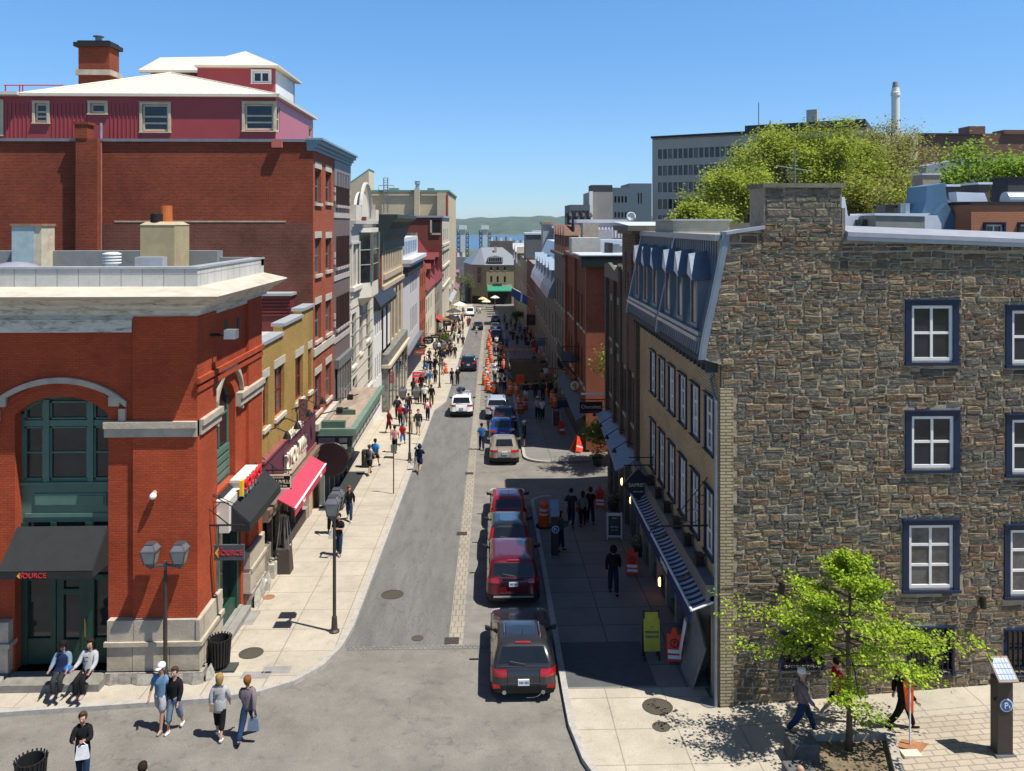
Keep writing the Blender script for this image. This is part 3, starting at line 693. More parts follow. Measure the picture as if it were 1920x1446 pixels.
CR=[(740,849,'broad person in a pink shirt with a dark cap near the thin pole','pink','black','stroll',180,1.74,'short','long','cap',None),(755,834,'child in a red top, blue legs and a yellow bag beside the pink shirt','red','blue','walk2',175,1.5,'short','capri','cap',None),(729,812,'person in a maroon dress coat pointing across the pavement','maroon','maroon','point',60,1.66,'long','capri','long','auburn'),(784,815,'person in a dark jacket and grey shorts walking towards the gate','charcoal','grey','stroll',0,1.78,'long','shorts','short','brown'),(802,788,'person in a bright red coat with a white pack walking away','red','navy','stroll',178,1.7,'long','long','short','brown'),(770,812,'person in a pale top with a teal bag behind the lantern with the bicycle','cream','tan','stroll',0,1.64,'short','long','long','brown'),(760,800,'person in a plaid maroon shirt and pale hat near the lantern','plum','grey','stroll2',5,1.66,'short','capri','hat','brown'),(751,798,'person in a red tee in the middle of the walking group','red','charcoal','stroll',2,1.66,'short','long','long','dark brown'),(745,786,'tall person in black with a backpack by the shop window','black','charcoal','stroll',180,1.8,'long','long','short',None),(766,778,'person in dark red and black behind the lantern post','maroon','black','stroll2',180,1.72,'long','long','short',None),(796,758,'person in a white tee and dark trousers walking away','white','black','stroll',178,1.74,'short','long','cap',None),(809,760,'person in a black jacket and olive trousers walking away','black','olive','stroll2',180,1.76,'long','long','short',None),(780,757,'person in black with a lime bag walking away','black','grey','stroll',176,1.68,'short','shorts','long','blond'),(787,757,'person in a brown shirt and black jeans walking away','brown','black','stroll2',180,1.7,'short','long','bun',None),(790,735,'person in a black hoodie before the red sale board','black','charcoal','stroll',178,1.7,'long','long','short','auburn'),(775,744,'person in dark grey close to the shop wall','charcoal','black','stroll2',180,1.7,'long','long','long',None),(806,727,'person in a blue jacket and cream trousers by the sale board','blue','cream','stroll',178,1.68,'long','long','short','silver'),(797,722,'person in a pale grey shirt and dark trousers by the sale board','pale grey','charcoal','stroll2',182,1.72,'long','long','short','silver'),(816,719,'person in a brown checked shirt past the sale board','brown','black','stroll',180,1.68,'long','long','long',None),(799,708,'person in a slate blue shirt near the navy shop front','blue','grey','stroll2',178,1.75,'short','long','short','brown'),(830,703,'person in a grey tee and cream shorts beside the orange drum','grey','cream','stroll',180,1.7,'short','shorts','short',None),(816,697,'person in a black coat standing in the cafe crowd','black','black','stand',120,1.72,'long','long','short',None),(801,690,'person in a white top and peach cap sitting height by the shop','white','black','stand',90,1.6,'short','long','cap',None),(853,672,'person in a charcoal coat walking at the kerb','charcoal','charcoal','walk',5,1.76,'long','long','short',None),(846,668,'person in black trousers and a grey top among the terrace crowd','grey','black','stroll',180,1.72,'long','long','short',None),(838,668,'person in a peach top among the terrace crowd','peach','charcoal','stroll2',0,1.64,'short','long','long','brown'),(832,672,'person in a cream jacket among the terrace crowd','cream','black','stand',60,1.66,'long','long','bun',None),(826,678,'person in black leaning at the terrace rail','black','denim','stand',200,1.7,'long','long','short',None),(868,650,'person in a brown jacket walking at the kerb towards the gate','brown','black','walk2',0,1.74,'long','long','short',None),(859,645,'person in a white shirt and navy trousers on the far pavement','white','navy','stroll',180,1.74,'short','long','short',None),(852,640,'person in a lime vest on the far pavement','lime','black','stand',120,1.72,'short','long','cap',None),(846,646,'person in a pale grey top by the far terrace','pale grey','charcoal','stroll2',170,1.7,'long','long','short',None),(839,652,'person in olive by the far terrace plants','olive','black','stroll',10,1.7,'long','long','long',None),(862,636,'person in black carrying a white bundle on the far pavement','black','denim','stroll',0,1.7,'long','long','short',None),(877,613,'person in red at the kerb near the coming van','red','charcoal','stroll',178,1.72,'short','long','short',None),(880,612,'person in black beside the one in red near the van','black','black','stroll2',180,1.8,'long','long','short',None),(868,618,'person in a tan jacket near the far lantern','tan','charcoal','stroll',0,1.7,'long','long','short',None),(861,612,'person in maroon near the far lantern','maroon','black','stroll2',5,1.68,'long','long','long',None),(855,622,'person in a white top near the far planters','white','grey','stroll',180,1.68,'short','long','short',None),(866,604,'person in grey far down the west pavement','grey','navy','stroll',180,1.72,'long','long','short',None),(858,606,'person in black far down the west pavement','black','black','stroll2',0,1.72,'long','long','short',None),(871,597,'person in a cream top far down the west pavement','cream','denim','stroll',178,1.68,'short','long','long',None)]
for r in CR:person(r[0],r[1],r[2],r[3],r[4],r[5],r[6],r[7],r[8],r[9],r[10],hairc=r[11],group=GP,hz=.13,fem=r[10]in('long','bun'),capc='navy' if 'dark cap' in r[2]else 'white' if r[3]=='white' else 'blue',extra=(('backpack','white','white day pack on the bright red coat'),)if 'white pack' in r[2]else(('backpack','charcoal','dark backpack on the tall walker by the shop window'),)if 'with a backpack' in r[2]else())
for r in((847,722,'long haired person in black walking in the lane','black','navy','stroll',0,1.66,'short','long','long'),(858,723,'person in a black tee with a cap walking in the lane','black','charcoal','stroll2',4,1.74,'short','long','cap'),(903,844,'person in a blue shirt and navy trousers standing beside the beige sedan','blue','navy','stroll',185,1.76,'short','long','short'),(983,838,'person in a black jacket at the kerb beside the blue sedan','black','black','stand',270,1.72,'long','shorts','cap'),(1008,786,'person in a pale shirt walking arm in arm in the shade','pale grey','navy','stroll',180,1.76,'short','long','cap'),(1017,787,'person in a lilac white shirt on the arm of another in the shade','white','black','stroll2',180,1.66,'short','long','bun'),(927,706,'person in a white tee walking between the drum lines','white','black','stroll',180,1.76,'short','long','short'),(946,734,'person in a white jacket with a red pack by the trench','white','navy','stroll2',180,1.72,'long','long','short'),(928,718,'person in a white shirt and cap queueing past the drums','white','charcoal','stroll',178,1.78,'short','long','cap'),(939,726,'person in a cream top queueing past the trench','cream','black','stroll2',180,1.7,'short','long','long'),(957,726,'person in a pale blue shirt beside the trench rail','pale denim','navy','stroll',182,1.72,'long','long','short'),(911,722,'person in a white vest behind the near drums','white','tan','stand',160,1.7,'short','long','cap'),(941,692,'person in black with a red pack between the drums and the trench','black','black','stroll',180,1.74,'long','long','short'),(940,668,'worker in an orange vest at the far end of the trench','orange','charcoal','stand',150,1.78,'short','long','cap'),(927,665,'person in a grey shirt beside the orange worker','grey','navy','stroll',180,1.74,'short','long','short'),(950,655,'person in blue with a red cap past the trench','blue','charcoal','stand',0,1.72,'long','long','cap'),(931,652,'person in white in the shade beyond the drums','white','black','stroll',0,1.74,'short','long','short'),(986,752,'person in dark clothes and a white skirt passing the trench end','charcoal','white','stroll',180,1.68,'long','shorts','short'),(1004,752,'broad person in black passing the trench end','black','plum','stroll2',180,1.8,'long','capri','short'),(1018,750,'person in a dark coat near the shaded shop fronts','charcoal','black','stroll',180,1.72,'long','long','short'),(1031,748,'person in black beside the paired drums','black','charcoal','stroll2',0,1.72,'long','long','long'),(893,632,'cyclist in a white shirt riding down the lane','white','black','ride',180,1.72,'short','shorts','cap'),(894,588,'person in grey crossing near the bend','grey','black','walk',60,1.7,'long','long','short'),(900,589,'person in white crossing near the bend','white','charcoal','walk2',60,1.7,'short','long','short'),(928,583,'dark clad person crossing at the bend','black','black','walk',90,1.74,'long','long','short'),(1042,745,'person in tan by the shaded shop doorway','tan','charcoal','stand',270,1.7,'short','long','short')):
 o=person(*r[:3],r[3],r[4],r[5],r[6],r[7],r[8],r[9],r[10],fem=r[10]in('long','bun'),capc='red' if 'red cap' in r[2]else 'white',group=None,extra=(('backpack','maroon','dark red pack on the back of the %s walker by the trench'%r[3]),)if 'red pack' in r[2]else())
R.seed(5)
for k,(px,py)in enumerate(((962,640),(970,648),(978,640),(986,650),(995,642),(957,630),(966,622),(975,628),(984,634),(950,620),(958,612),(968,610),(990,628),(1000,656),(1008,664),(946,606))):
 tc=['charcoal','navy','grey','black','maroon','pale grey','brown','blue'][k%8]
 person(px,py,'shaded walker in %s %s on the east side'%(tc,['just past the trench','under the flags'][k>=8]),tc,['black','denim','charcoal'][k%3],['stroll','stroll2','stand'][k%3],R.choice((0,180,175,10)),R.uniform(1.62,1.8),hair=R.choice(('short','long','cap')),group='walkers in the deep shade of the east side',hz=0)
GC='far figures packed along the cafe terrace of the west pavement'
R.seed(9);names=[('black','denim'),('charcoal','black'),('white','navy'),('grey','charcoal'),('navy','tan'),('maroon','black'),('olive','denim'),('pale grey','black'),('peach','navy'),('brown','charcoal')]
for k in range(40):
 t=(k+.5)/40;py=704-100*t**.75;q=G(800,py,.13);x=R.uniform(XL_+.9,KL-.3);tc,lg=names[k%10]
 person(0,0,'far figure in a %s top and %s legs in the packed terrace crowd'%(tc,lg),tc,lg,('stroll','stroll2','stand','walk')[k%4],R.choice((0,180,175,5,90,270)),R.uniform(1.6,1.82),('long','short')[k%2],'long',('short','long','short','cap')[k%4],group=GC,at=(x,q.y,gz(x,q.y)+.132),capc='navy')
for k in range(12):
 q=G(0,0,0)if False else None;y=R.uniform(70,110);x=R.choice((R.uniform(1.0,2.0),R.uniform(5.0,6.0)));tc,lg=names[(k*3+1)%10]
 person(0,0,'shaded walker in %s squeezing past the timber trench'%tc,tc,lg,('stroll','stroll2')[k%2],R.choice((0,180)),R.uniform(1.6,1.8),'long','long',('short','long')[k%2],group='walkers squeezing past the trench',at=(x,y,gz(x,y)+.02))
 # ================== LEFT SIDE
RED=brick('red_painted_brick',(.41,.076,.030),(.34,.060,.024),(.27,.048,.021),ms=.009,big=.2,bump=.4,bigscale=.7,grain=.16)
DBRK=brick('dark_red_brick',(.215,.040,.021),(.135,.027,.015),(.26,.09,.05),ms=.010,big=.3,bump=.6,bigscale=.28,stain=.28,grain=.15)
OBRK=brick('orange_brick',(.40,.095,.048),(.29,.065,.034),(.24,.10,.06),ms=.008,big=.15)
YBRK=brick('yellow_brick',(.40,.26,.075),(.33,.205,.06),(.32,.21,.085),ms=.008,big=.2,stain=.15)
GREEN=mat('green_joinery',(.085,.16,.125),rough=.5,var=.12,scale=2)
DGREEN=mat('dark_green_joinery',(.018,.055,.038),rough=.45,var=.2)
PEEL=mat('peeling_white_paint',(.60,.57,.50),rough=.7,var=.15,scale=7,streak=(.5,.5,2.2),dirt=.9,dcol=(.08,.08,.065),bump=.3)
ROOFW=mat('white_roof_metal',(.50,.46,.38),rough=.5,var=.15,scale=2.5,streak=(.6,.6,4),dirt=.6,dcol=(.36,.25,.14))
PARA=brick('white_metal_panels',(.48,.47,.44),(.54,.53,.50),(.28,.28,.27),bw=.62,bh=.55,ms=.014,big=.16,grain=.12,offs=0,bump=.3,rough=.5,smooth=0)
DECK=mat('grey_roof_membrane',(.20,.21,.215),rough=.85,var=.2,scale=1.2,bump=.2)
CAP=mat('grey_roof_cap',(.42,.44,.46),rough=.5,metal=.3,var=.12)
STONE=brick('limestone_blocks',(.40,.37,.31),(.46,.43,.37),(.30,.27,.22),bw=.9,bh=.42,ms=.014,big=.2,bump=.5)
ROUGH=mat('rock_faced_stone',(.33,.31,.27),rough=.95,var=.35,scale=4,bump=1.0,bscale=6,dirt=.4)
# ---------------- red corner building
Y1,X1=24.0,-8.75
z24=lambda py:PY(300,py,Y1).z
x24=lambda px:PY(px,420,Y1).x
sx=lambda px:PX(px,0,X1).y
zs_=lambda px,py:PX(px,py,X1).z
b=thing('corner_shop_building','red painted brick corner building with white parapet, arched green window and stone base','building',(-14,27,-1.0))
YE=sx(486)
zt=z24(600)
bw0,bw1=x24(28),x24(203)
bigh=(bw0,bw1,z24(1255),z24(742),z24(775))
sh=(sx(407),sx(441),zs_(407,925),zs_(407,728),zs_(407,765))
dh=(sx(409),sx(452),zs_(412,1195),zs_(412,965))
zt2=zt+.1
m=M();wall(m,'-Y',Y1,-24,X1,-2.2,zt2,[bigh],.5);wall(m,'+X',X1,Y1,YE,-2.2,zt2,[sh,dh],.28);wall(m,'+Y',YE+.0,-24,X1,-2.2,zt2)
m.build('wall',RED,b)
m=M();m.box(x24(252),X1+.1,Y1-.1,Y1,z24(1155),zt2);m.box(X1,X1+.1,Y1,sx(400),z24(1155),zt2)
m.box(-24,x24(-30),Y1-.1,Y1,z24(1155),zt2);m.box(X1,X1+.1,sx(461),YE,z24(1155),zt2)
m.build('pilaster',RED,b)
m=M();m.box(X1+.1,X1+.19,Y1-.19,YE,zs_(400,700),zs_(400,690));m.box(X1+.1,X1+.15,Y1-.15,YE,zs_(400,715),zs_(400,706));m.build('brick_band',RED,b)
def ring(mm,z0,z1,d,gap=True):
 """a band round the front and the street side, broken at the openings"""
 for a0,a1 in(((-24,x24(-2)),(x24(200),X1+.1))if gap else((-24,X1+.1),)):mm.box(a0,a1,Y1-.1-d,Y1+.05,z0,z1)
 for a0,a1 in(((Y1+.05,sx(406)),(sx(442),YE))if gap else((Y1+.05,YE),)):mm.box(X1-.05,X1+.1+d,a0,a1,z0,z1)
m=M();ring(m,z24(800),z24(788),.14);ring(m,z24(817),z24(800)-.003,.07);m.build('string_course',LIME,b)
def hood(mm,side,c,a0,a1,zs,za,th,d,N=18):
 for k in range(N):
  u,v=a0+(a1-a0)*k/N,a0+(a1-a0)*(k+1)/N
  zu,zv=arc(u,a0,a1,zs,za),arc(v,a0,a1,zs,za)
  lo=[pt(side,c,u,zu,-d),pt(side,c,v,zv,-d),pt(side,c,v,zv+th,-d),pt(side,c,u,zu+th,-d)]
  hi=[pt(side,c,u,zu,.02),pt(side,c,v,zv,.02),pt(side,c,v,zv+th,.02),pt(side,c,u,zu+th,.02)]
  mm.prism(lo,hi)
m=M();a0,a1=x24(-12),x24(238)
hood(m,'-Y',Y1,a0,a1,z24(762),z24(717),.17,.1);m.box(a1-.2,a1-.005,Y1-.12,Y1+.02,z24(787),z24(765));m.box(a0,a0+.2,Y1-.12,Y1+.02,z24(787),z24(765))
m.box(x24(206),x24(226),Y1-.11,Y1+.02,z24(760),z24(742));m.box(x24(-4),x24(14),Y1-.11,Y1+.02,z24(760),z24(742))
m.build('arch_hood',LIME,b)
m=M();hood(m,'-Y',Y1,bw0-.35,bw1+.35,z24(770),z24(722),.12,.05,18);m.build('brick_arch',RED,b)
m=M();hood(m,'+X',X1,sx(401),sx(450),zs_(401,765),zs_(401,706),.2,.14);m.box(X1,X1+.14,sx(401),sx(403),zs_(401,800),zs_(401,765));m.box(X1,X1+.14,sx(448),sx(450),zs_(401,800),zs_(401,765));m.build('arch_hood',LIME,b)
e=.95
def loop(mm,d0,z0,d1,z1,close=True):
 f=lambda d,z:[(-24,Y1-d,z),(X1+d,Y1-d,z),(X1+d,YE+.25,z),(X1-6,YE+.25,z)]
 p,q=f(d0,z0),f(d1,z1)
 for i in range(3):mm.poly([p[i],p[i+1],q[i+1],q[i]])
pr=[(.05,z24(600)),(.05,z24(593)),(.22,z24(588)),(.22,z24(582)),(.42,z24(576)),(.48,z24(570)),(.72,z24(563)),(.78,z24(560)),(.92,z24(556))]
m=M()
for(d0,z0),(d1,z1)in zip(pr,pr[1:]):loop(m,d0,z0,d1,z1)
m.build('cornice',PEEL,b)
m=M();m.box(-24,x24(250),Y1-.13,Y1,z24(622),z24(598));m.build('frieze_board',PEEL,b)
m=M();loop(m,.92,z24(556),1.0,z24(551));loop(m,1.0,z24(551),.95,z24(549));loop(m,.95,z24(549),.1,z24(537));m.build('eave_roof',ROOFW,b)
m=M();loop(m,.1,z24(537),.1,z24(504));m.build('parapet',PARA,b)
m=M();loop(m,.13,z24(504),.13,z24(500));loop(m,.13,z24(500),-.28,z24(500));loop(m,-.28,z24(500),-.28,z24(520));m.build('parapet_cap',CAP,b)
zr=z24(520)
m=M();m.poly([(-24,Y1,zr),(X1,Y1,zr),(X1,YE,zr),(-24,YE,zr)]);m.build('roof',DECK,b)
m=M();m.box(-24,-10.2,YE-.4,YE+.25,zr-.5,PY(300,470,YE).z);m.box(-10.2,X1+.1,YE-.1,YE+.25,zr,z24(500));m.build('roof_upstand',DECK,b)
m=M();rr=random.Random(3)
def base_run(a0,a1,front):
 a=a0
 for(z0,z1,d,w)in((z24(1195),z24(1156),.12,.95),(z24(1250),z24(1203),.14,.9)):
  a=a0
  while a<a1-.02:
   b_=min(a1,a+w*rr.uniform(.7,1.2));g=.008;dd=d+rr.uniform(-.015,.02)
   if front:m.box(a+g,b_-g,Y1-.1-dd,Y1+.1,z0+g,z1-g)
   else:m.box(X1-.1,X1+.1+dd,a+g,b_-g,z0+g,z1-g)
   a=b_
base_run(x24(207),X1+.22,True);base_run(-24,x24(25),True);base_run(Y1+.1,sx(405),False);base_run(sx(456),YE,False)
m.build('base_block',LIME,b)
m=M()
for a0,a1 in((x24(203),X1+.3),(-24,x24(29))):m.box(a0,a1,Y1-.3,Y1+.1,z24(1203),z24(1195))
m.box(X1-.1,X1+.3,Y1+.1,sx(404),z24(1203),z24(1195));m.box(X1-.1,X1+.3,sx(457),YE,z24(1203),z24(1195));m.build('base_ledge',LIME,b)
m=M()
def rough_run(a0,a1,front):
 a=a0
 while a<a1-.05:
  w=rr.uniform(.5,.95);b_=min(a1,a+w);d=.3+rr.uniform(0,.1)
  n=4
  g=[]
  for j in range(n+1):
   for i in range(n+1):
    dd=d+(rr.uniform(-.07,.07)if 0<i<n and 0<j<n else-.08)
    u=a+(b_-a)*i/n;z=-1.75+(z24(1250)+1.75)*j/n
    g.append((u,Y1-.1-dd,z)if front else(X1+.1+dd,u,z))
  k=m.add(g)
  for j in range(n):
   for i in range(n):q=k+j*(n+1)+i;m.f.append((q,q+1,q+n+2,q+n+1))
  a=b_
rough_run(x24(205),X1+.38,True);rough_run(-24,x24(22),True);rough_run(Y1-.3,sx(405),False);rough_run(sx(457),YE,False)
m.box(x24(205),X1+.3,Y1-.28,Y1+.1,-2,z24(1252));m.box(-24,x24(22),Y1-.28,Y1+.1,-2,z24(1252));m.box(X1,X1+.28,Y1,sx(404),-2,z24(1252));m.box(X1,X1+.28,sx(458),YE,-2,z24(1252))
m.build('plinth',ROUGH,b)
m=M();m.box(x24(229),x24(252),Y1-.15,Y1,z24(1222),z24(1197));m.build('brick_panel',RED,b)
zt_,zb_=z24(742),z24(908)
w=window(b,'-Y',Y1,(bw0,bw1,zb_,zt_,z24(775)),GREEN,GLASS,rev=.42,grid=(1,1),ft=.1)
m=M();ax,bx=x24(76),x24(160)
for a in(ax,bx):m.box(a-.09,a+.09,Y1+.28,Y1+.42,zb_,z24(752))
for py in(797,):m.box(bw0+.1,bw1-.1,Y1+.3,Y1+.42,z24(py)-.09,z24(py)+.09)
m.build('mullion',GREEN,w)
m=M();m.box(bw0+.1,bw1-.1,Y1+.35,Y1+.41,z24(853)-.025,z24(853)+.025)
for p0,p1 in((34,70),(82,154),(166,198)):
 for t,u in((756,790),(804,904)):
  for q in((p0,p0+3,t,u),(p1-3,p1,t,u),(p0,p1,t,t+3),(p0,p1,u-3,u)):m.box(x24(q[0]),x24(q[1]),Y1+.33,Y1+.40,z24(q[3]),z24(q[2]))
m.build('sash',GREEN,w)
m=M();m.box(bw0,bw1,Y1+.34,Y1+.44,z24(985),zb_);m.box(bw0,bw1,Y1+.24,Y1+.34,z24(913),zb_);m.box(bw0+.12,bw1-.12,Y1+.3,Y1+.34,z24(975),z24(968))
m.box(x24(52),x24(190),Y1+.3,Y1+.34,z24(955),z24(930));m.box(x24(56),x24(186),Y1+.27,Y1+.3,z24(951),z24(934));m.build('spandrel_panel',GREEN,b)
zd=z24(1253)
m=M()
for p0,p1 in((28,40),(84,94),(150,167),(198,203)):m.box(x24(p0),x24(p1),Y1+.3,Y1+.45,zd,z24(985))
m.box(bw0,bw1,Y1+.32,Y1+.44,z24(1095),z24(1085));m.box(x24(40),x24(84),Y1+.34,Y1+.44,zd,z24(1205));m.box(x24(167),x24(198),Y1+.34,Y1+.44,zd,z24(1205));m.build('shop_front',DGREEN,b)
m=M();m.poly([(bw0,Y1+.41,zd),(bw1,Y1+.41,zd),(bw1,Y1+.41,z24(985)),(bw0,Y1+.41,z24(985))]);m.build('shop_glass',GLASS,b)
d=M();d.box(x24(95),x24(108),Y1+.33,Y1+.4,zd,z24(1095));d.box(x24(138),x24(149),Y1+.33,Y1+.4,zd,z24(1095));d.box(x24(108),x24(138),Y1+.33,Y1+.4,zd,z24(1208));d.box(x24(108),x24(138),Y1+.33,Y1+.4,z24(1122),z24(1112));dr=d.build('door',DGREEN,b)
M().tube([(x24(152),Y1+.24,z24(1200)),(x24(152),Y1+.24,z24(1165))],.02).build('handle',mat('brass',(.5,.36,.12),rough=.35,metal=.9),dr)
m=M();m.box(x24(25),x24(208),23.25,Y1+.45,-1.3,z24(1255));m.box(x24(22),x24(204),22.75,23.25,-1.3,z24(1275));m.build('doorstep',mat('dark_step_stone',(.2,.19,.17),rough=.9,var=.25,scale=4,bump=.4),b)
w=window(b,'+X',X1,sh,GREEN,GLASS,rev=.3,grid=(2,3),ft=.09)
m=M();wbox(m,'+X',X1,sh[0],sh[1],sh[2],zs_(407,870),.2,.34)
for k in range(4):wbox(m,'+X',X1,sh[0]+.1,sh[1]-.1,sh[2]+.15+k*.28,sh[2]+.33+k*.28,.16,.2)
m.build('spandrel_panel',GREEN,b)
m=M();m.box(X1-.05,X1+.42,sx(404),sx(429),zs_(404,1000),zs_(404,940));m.box(X1-.05,X1+.5,sx(429),sx(457),zs_(429,965),zs_(429,905));m.box(X1+.05,X1+.56,sx(428),sx(458),zs_(429,905),zs_(429,900));m.build('lintel_stone',mat('white_stone',(.62,.59,.53),rough=.8,var=.08,dirt=.2),b)
m=M();wbox(m,'+X',X1,dh[0],dh[0]+.35,dh[2],dh[3],.05,.4);wbox(m,'+X',X1,dh[1]-.3,dh[1],dh[2],dh[3],.05,.4);wbox(m,'+X',X1,dh[0]+.35,dh[1]-.3,dh[2],dh[2]+.4,.1,.4);sf=m.build('side_shop_front',DGREEN,b)
m=M();wbox(m,'+X',X1,dh[0]+.3,dh[1]-.25,dh[2]+.4,dh[3],.3,.32);m.build('pane',GLASS,sf)
m=M();dz=lambda x,y:0
m.box(X1-.42,X1+.06,dh[0]+.004,dh[1]-.004,dh[2]-.3,dh[2]+.02)
for k in range(3):m.box(X1-.3,X1+.35+.33*k,sx(409),sx(452),-1.5,dh[2]-.02-.2*k)
m.build('side_steps',mat('grey_step_stone',(.25,.24,.22),rough=.9,var=.15),b)
for(p0,p1,t,u)in((401,405,985,1130),(464,470,900,980)):
 h=(sx(p0),sx(p1),zs_(p0,u),zs_(p0,t));window(b,'+X',X1+.1,h,GREEN,GLASS,rev=.06,grid=(1,2),ft=.05,sill=LIME,lintel=LIME)
def awning(name,label,side,c,a0,a1,zt,zb,out,val,mm,parts=(),frame=True):
 o=thing(name,label,'awning',pt(side,c,(a0+a1)/2,zb,-out/2))
 P=lambda a,z,d:pt(side,c,a,z,d)
 m=M();m.prism([P(a0,zt,0),P(a1,zt,0),P(a1,zb,-out),P(a0,zb,-out)],[P(a0,zt+.025,-.02),P(a1,zt+.025,-.02),P(a1,zb+.025,-out-.02),P(a0,zb+.025,-out-.02)])
 m.prism([P(a0,zb-val,-out),P(a1,zb-val,-out),P(a1,zb,-out),P(a0,zb,-out)],[P(a0,zb-val,-out-.02),P(a1,zb-val,-out-.02),P(a1,zb,-out-.02),P(a0,zb,-out-.02)])
 m.build('canvas',mm,o)
 return o,P
BCAN=mat('black_canvas',(.020,.021,.022),rough=.85,var=.15,bump=.3,bscale=25)
LET_R,LET_Y=mat('red_letters',(.62,.03,.04),rough=.5),mat('yellow_letters',(.75,.48,.03),rough=.5)
zaw=PY(100,1072,Y1-.95).z
aw,P=awning('shop_awning','black canvas awning with red lettering over the green shop doors','-Y',Y1,x24(30)+.05,x24(202),z24(986),zaw,.95,.2,BCAN)
m=M()
for a in(x24(30)+.05,x24(202)):m.ext([(a,Y1,z24(986)),(a,Y1-.95,zaw),(a,Y1-.95,zaw-.2),(a,Y1,zaw-.2)],(.02,0,0))
m.build('side_cheek',BCAN,aw)
yy=Y1-.99
text('SOURCE',.2,(x24(97),yy,zaw-.1),FRONT,LET_R,aw);text('la',.09,(x24(80),yy,zaw-.02),FRONT,LET_R,aw)
m=M();q=x24(73);m.ext([(q-.07,yy,zaw-.1),(q+.01,yy,zaw-.01),(q+.01,yy,zaw-.19)],(0,.01,0));m.build('emblem',LET_Y,aw)
aw,P=awning('side_awning','black box awning with raised red letters above the side door','+X',X1,sx(409),sx(474),zs_(409,915)-.25,zs_(409,915)-1.15,1.0,.25,BCAN)
m=M()
for a in(sx(409),sx(474)):m.ext([P(a,zs_(409,915)-.25,0),P(a,zs_(409,915)-1.15,-1.0),P(a,zs_(409,915)-1.4,-1.0),P(a,zs_(409,915)-1.4,0)],(0,-.02,0))
m.build('side_cheek',BCAN,aw)
text('SOURCE',.5,(X1+.62,sx(440),zs_(409,925)-.02),TOEAST,LET_R,aw,ext=.05,sx=1.0);m=M();m.box(X1+.5,X1+.6,sx(420),sx(424),zs_(409,925)-.3,zs_(409,925)+.2);m.build('emblem',LET_Y,aw)
def hang_sign(name,label,x0,x1,y,z0,z1,bg,t=.08,armz=None,wallx=None,group=None):
 o=thing(name,label,'sign',((x0+x1)/2,y,z0),group)
 m=M();m.box(x0,x1,y-t/2,y+t/2,z0,z1);m.build('board',bg,o)
 if armz:
  m=M();m.tube([(wallx,y,armz),(x1 if wallx<x0 else x0,y,armz)],.03)
  for x in(x0+.12,x1-.12):m.tube([(x,y,z1),(x,y,armz)],.016)
  m.tube([(wallx,y,armz+.5),((x0+x1)/2,y,armz)],.02);m.build('bracket',BLACK,o)
 return o
ys=24.9
p0,p1=PY(402,1050,ys),PY(458,1021,ys)
o=hang_sign('hanging_sign','grey hanging shop board with red lettering and yellow mark beside the side door',p0.x,p1.x,ys,p0.z,p1.z,mat('grey_board',(.07,.075,.085),rough=.4),armz=PY(402,985,ys).z,wallx=X1+.1)
text('SOURCE',.215,(p0.x+.5,ys-.05,(p0.z+p1.z)/2-.01),FRONT,LET_R,o,sx=.95);text('la',.1,(p0.x+.24,ys-.05,p1.z-.1),FRONT,LET_R,o)
m=M();q=p0.x+.1;zc=(p0.z+p1.z)/2;m.ext([(q-.07,ys-.05,zc),(q+.04,ys-.05,zc+.16),(q+.04,ys-.05,zc-.16)],(0,.01,0));m.build('emblem',LET_Y,o)
for i,px in enumerate((412,432,444)):
 q=PY(px,985+i*6,ys);
m=M();q=PY(403,990,ys);m.tube([(X1+.1,ys+.3,q.z+.9),(X1+.7,ys+.3,q.z+.55),(X1+1.0,ys+.3,q.z+.1)],.018)
for t in(.25,.5,.75):m.tube([(X1+.1,ys+.3,q.z+.2+t),(X1+.1+t,ys+.3,q.z+.75-.2*t)],.012)
tag(m.build('scroll_bracket',BLACK,base=(X1+.1,ys+.3,q.z)),'wrought black scroll bracket fixed above the grey hanging board','bracket')
q=PX(395,628,X1+.1)
o=thing('flood_lamp','grey box floodlight on the corner brick under the white cornice','lamp',q)
M().box(q.x+.45,q.x+.8,q.y-.15,q.y+.2,q.z-.12,q.z+.16).build('housing',GALV,o);M().tube([q,(q.x+.5,q.y,q.z)],.05).build('arm',BLACK,o)
q=PY(290,928,Y1-.1);o=thing('dome_camera','small white dome camera on the red brick pilaster above the twin lantern','camera',q)
M().ball((q.x,q.y-.12,q.z),.1,.12,.1).build('dome',WHITE,o);M().lathe([(.07,-.04),(.07,0)],(q.x,q.y,q.z+.06),axis='Y').build('mount',mat('cream_plastic',(.5,.42,.3)),o)
for px,py in((424,612),(447,607)):
 q=PX(px,py,X1);m=M();m.box(q.x,q.x+.03,q.y-.14,q.y+.14,q.z-.2,q.z+.2)
 tag(m.build('wall_vent',mat('green_vent',(.05,.08,.07)),base=q),'small dark green wall vent under the cornice, %s the corner'%('nearer' if px<430 else 'farther from'),'vent')
q=PY(295,470,29.2);o=thing('roof_chimney','beige rendered chimney stack with orange clay pot on the flat roof','chimney',(q.x,29.2,zr))
x0,x1=PY(263,0,28.7).x,PY(327,0,28.7).x;za=PY(295,422,28.7).z
M().prism([(x0,28.7,zr),(x1,28.7,zr),(x1,30.1,zr),(x0,30.1,zr)],[(x0,28.7,za),(x1,28.7,za),(x1,30.1,za),(x0,30.1,za)]).build('stack',mat('beige_render',(.36,.29,.17),rough=.9,var=.15,scale=2),o)
M().prism([(x0-.02,28.68,za),(x1+.02,28.68,za),(x1+.02,30.12,za),(x0-.02,30.12,za)],[(x0+.15,28.85,za+.12),(x1-.15,28.85,za+.12),(x1-.15,29.9,za+.12),(x0+.15,29.9,za+.12)]).build('capping',mat('beige_render2',(.40,.33,.2)),o)
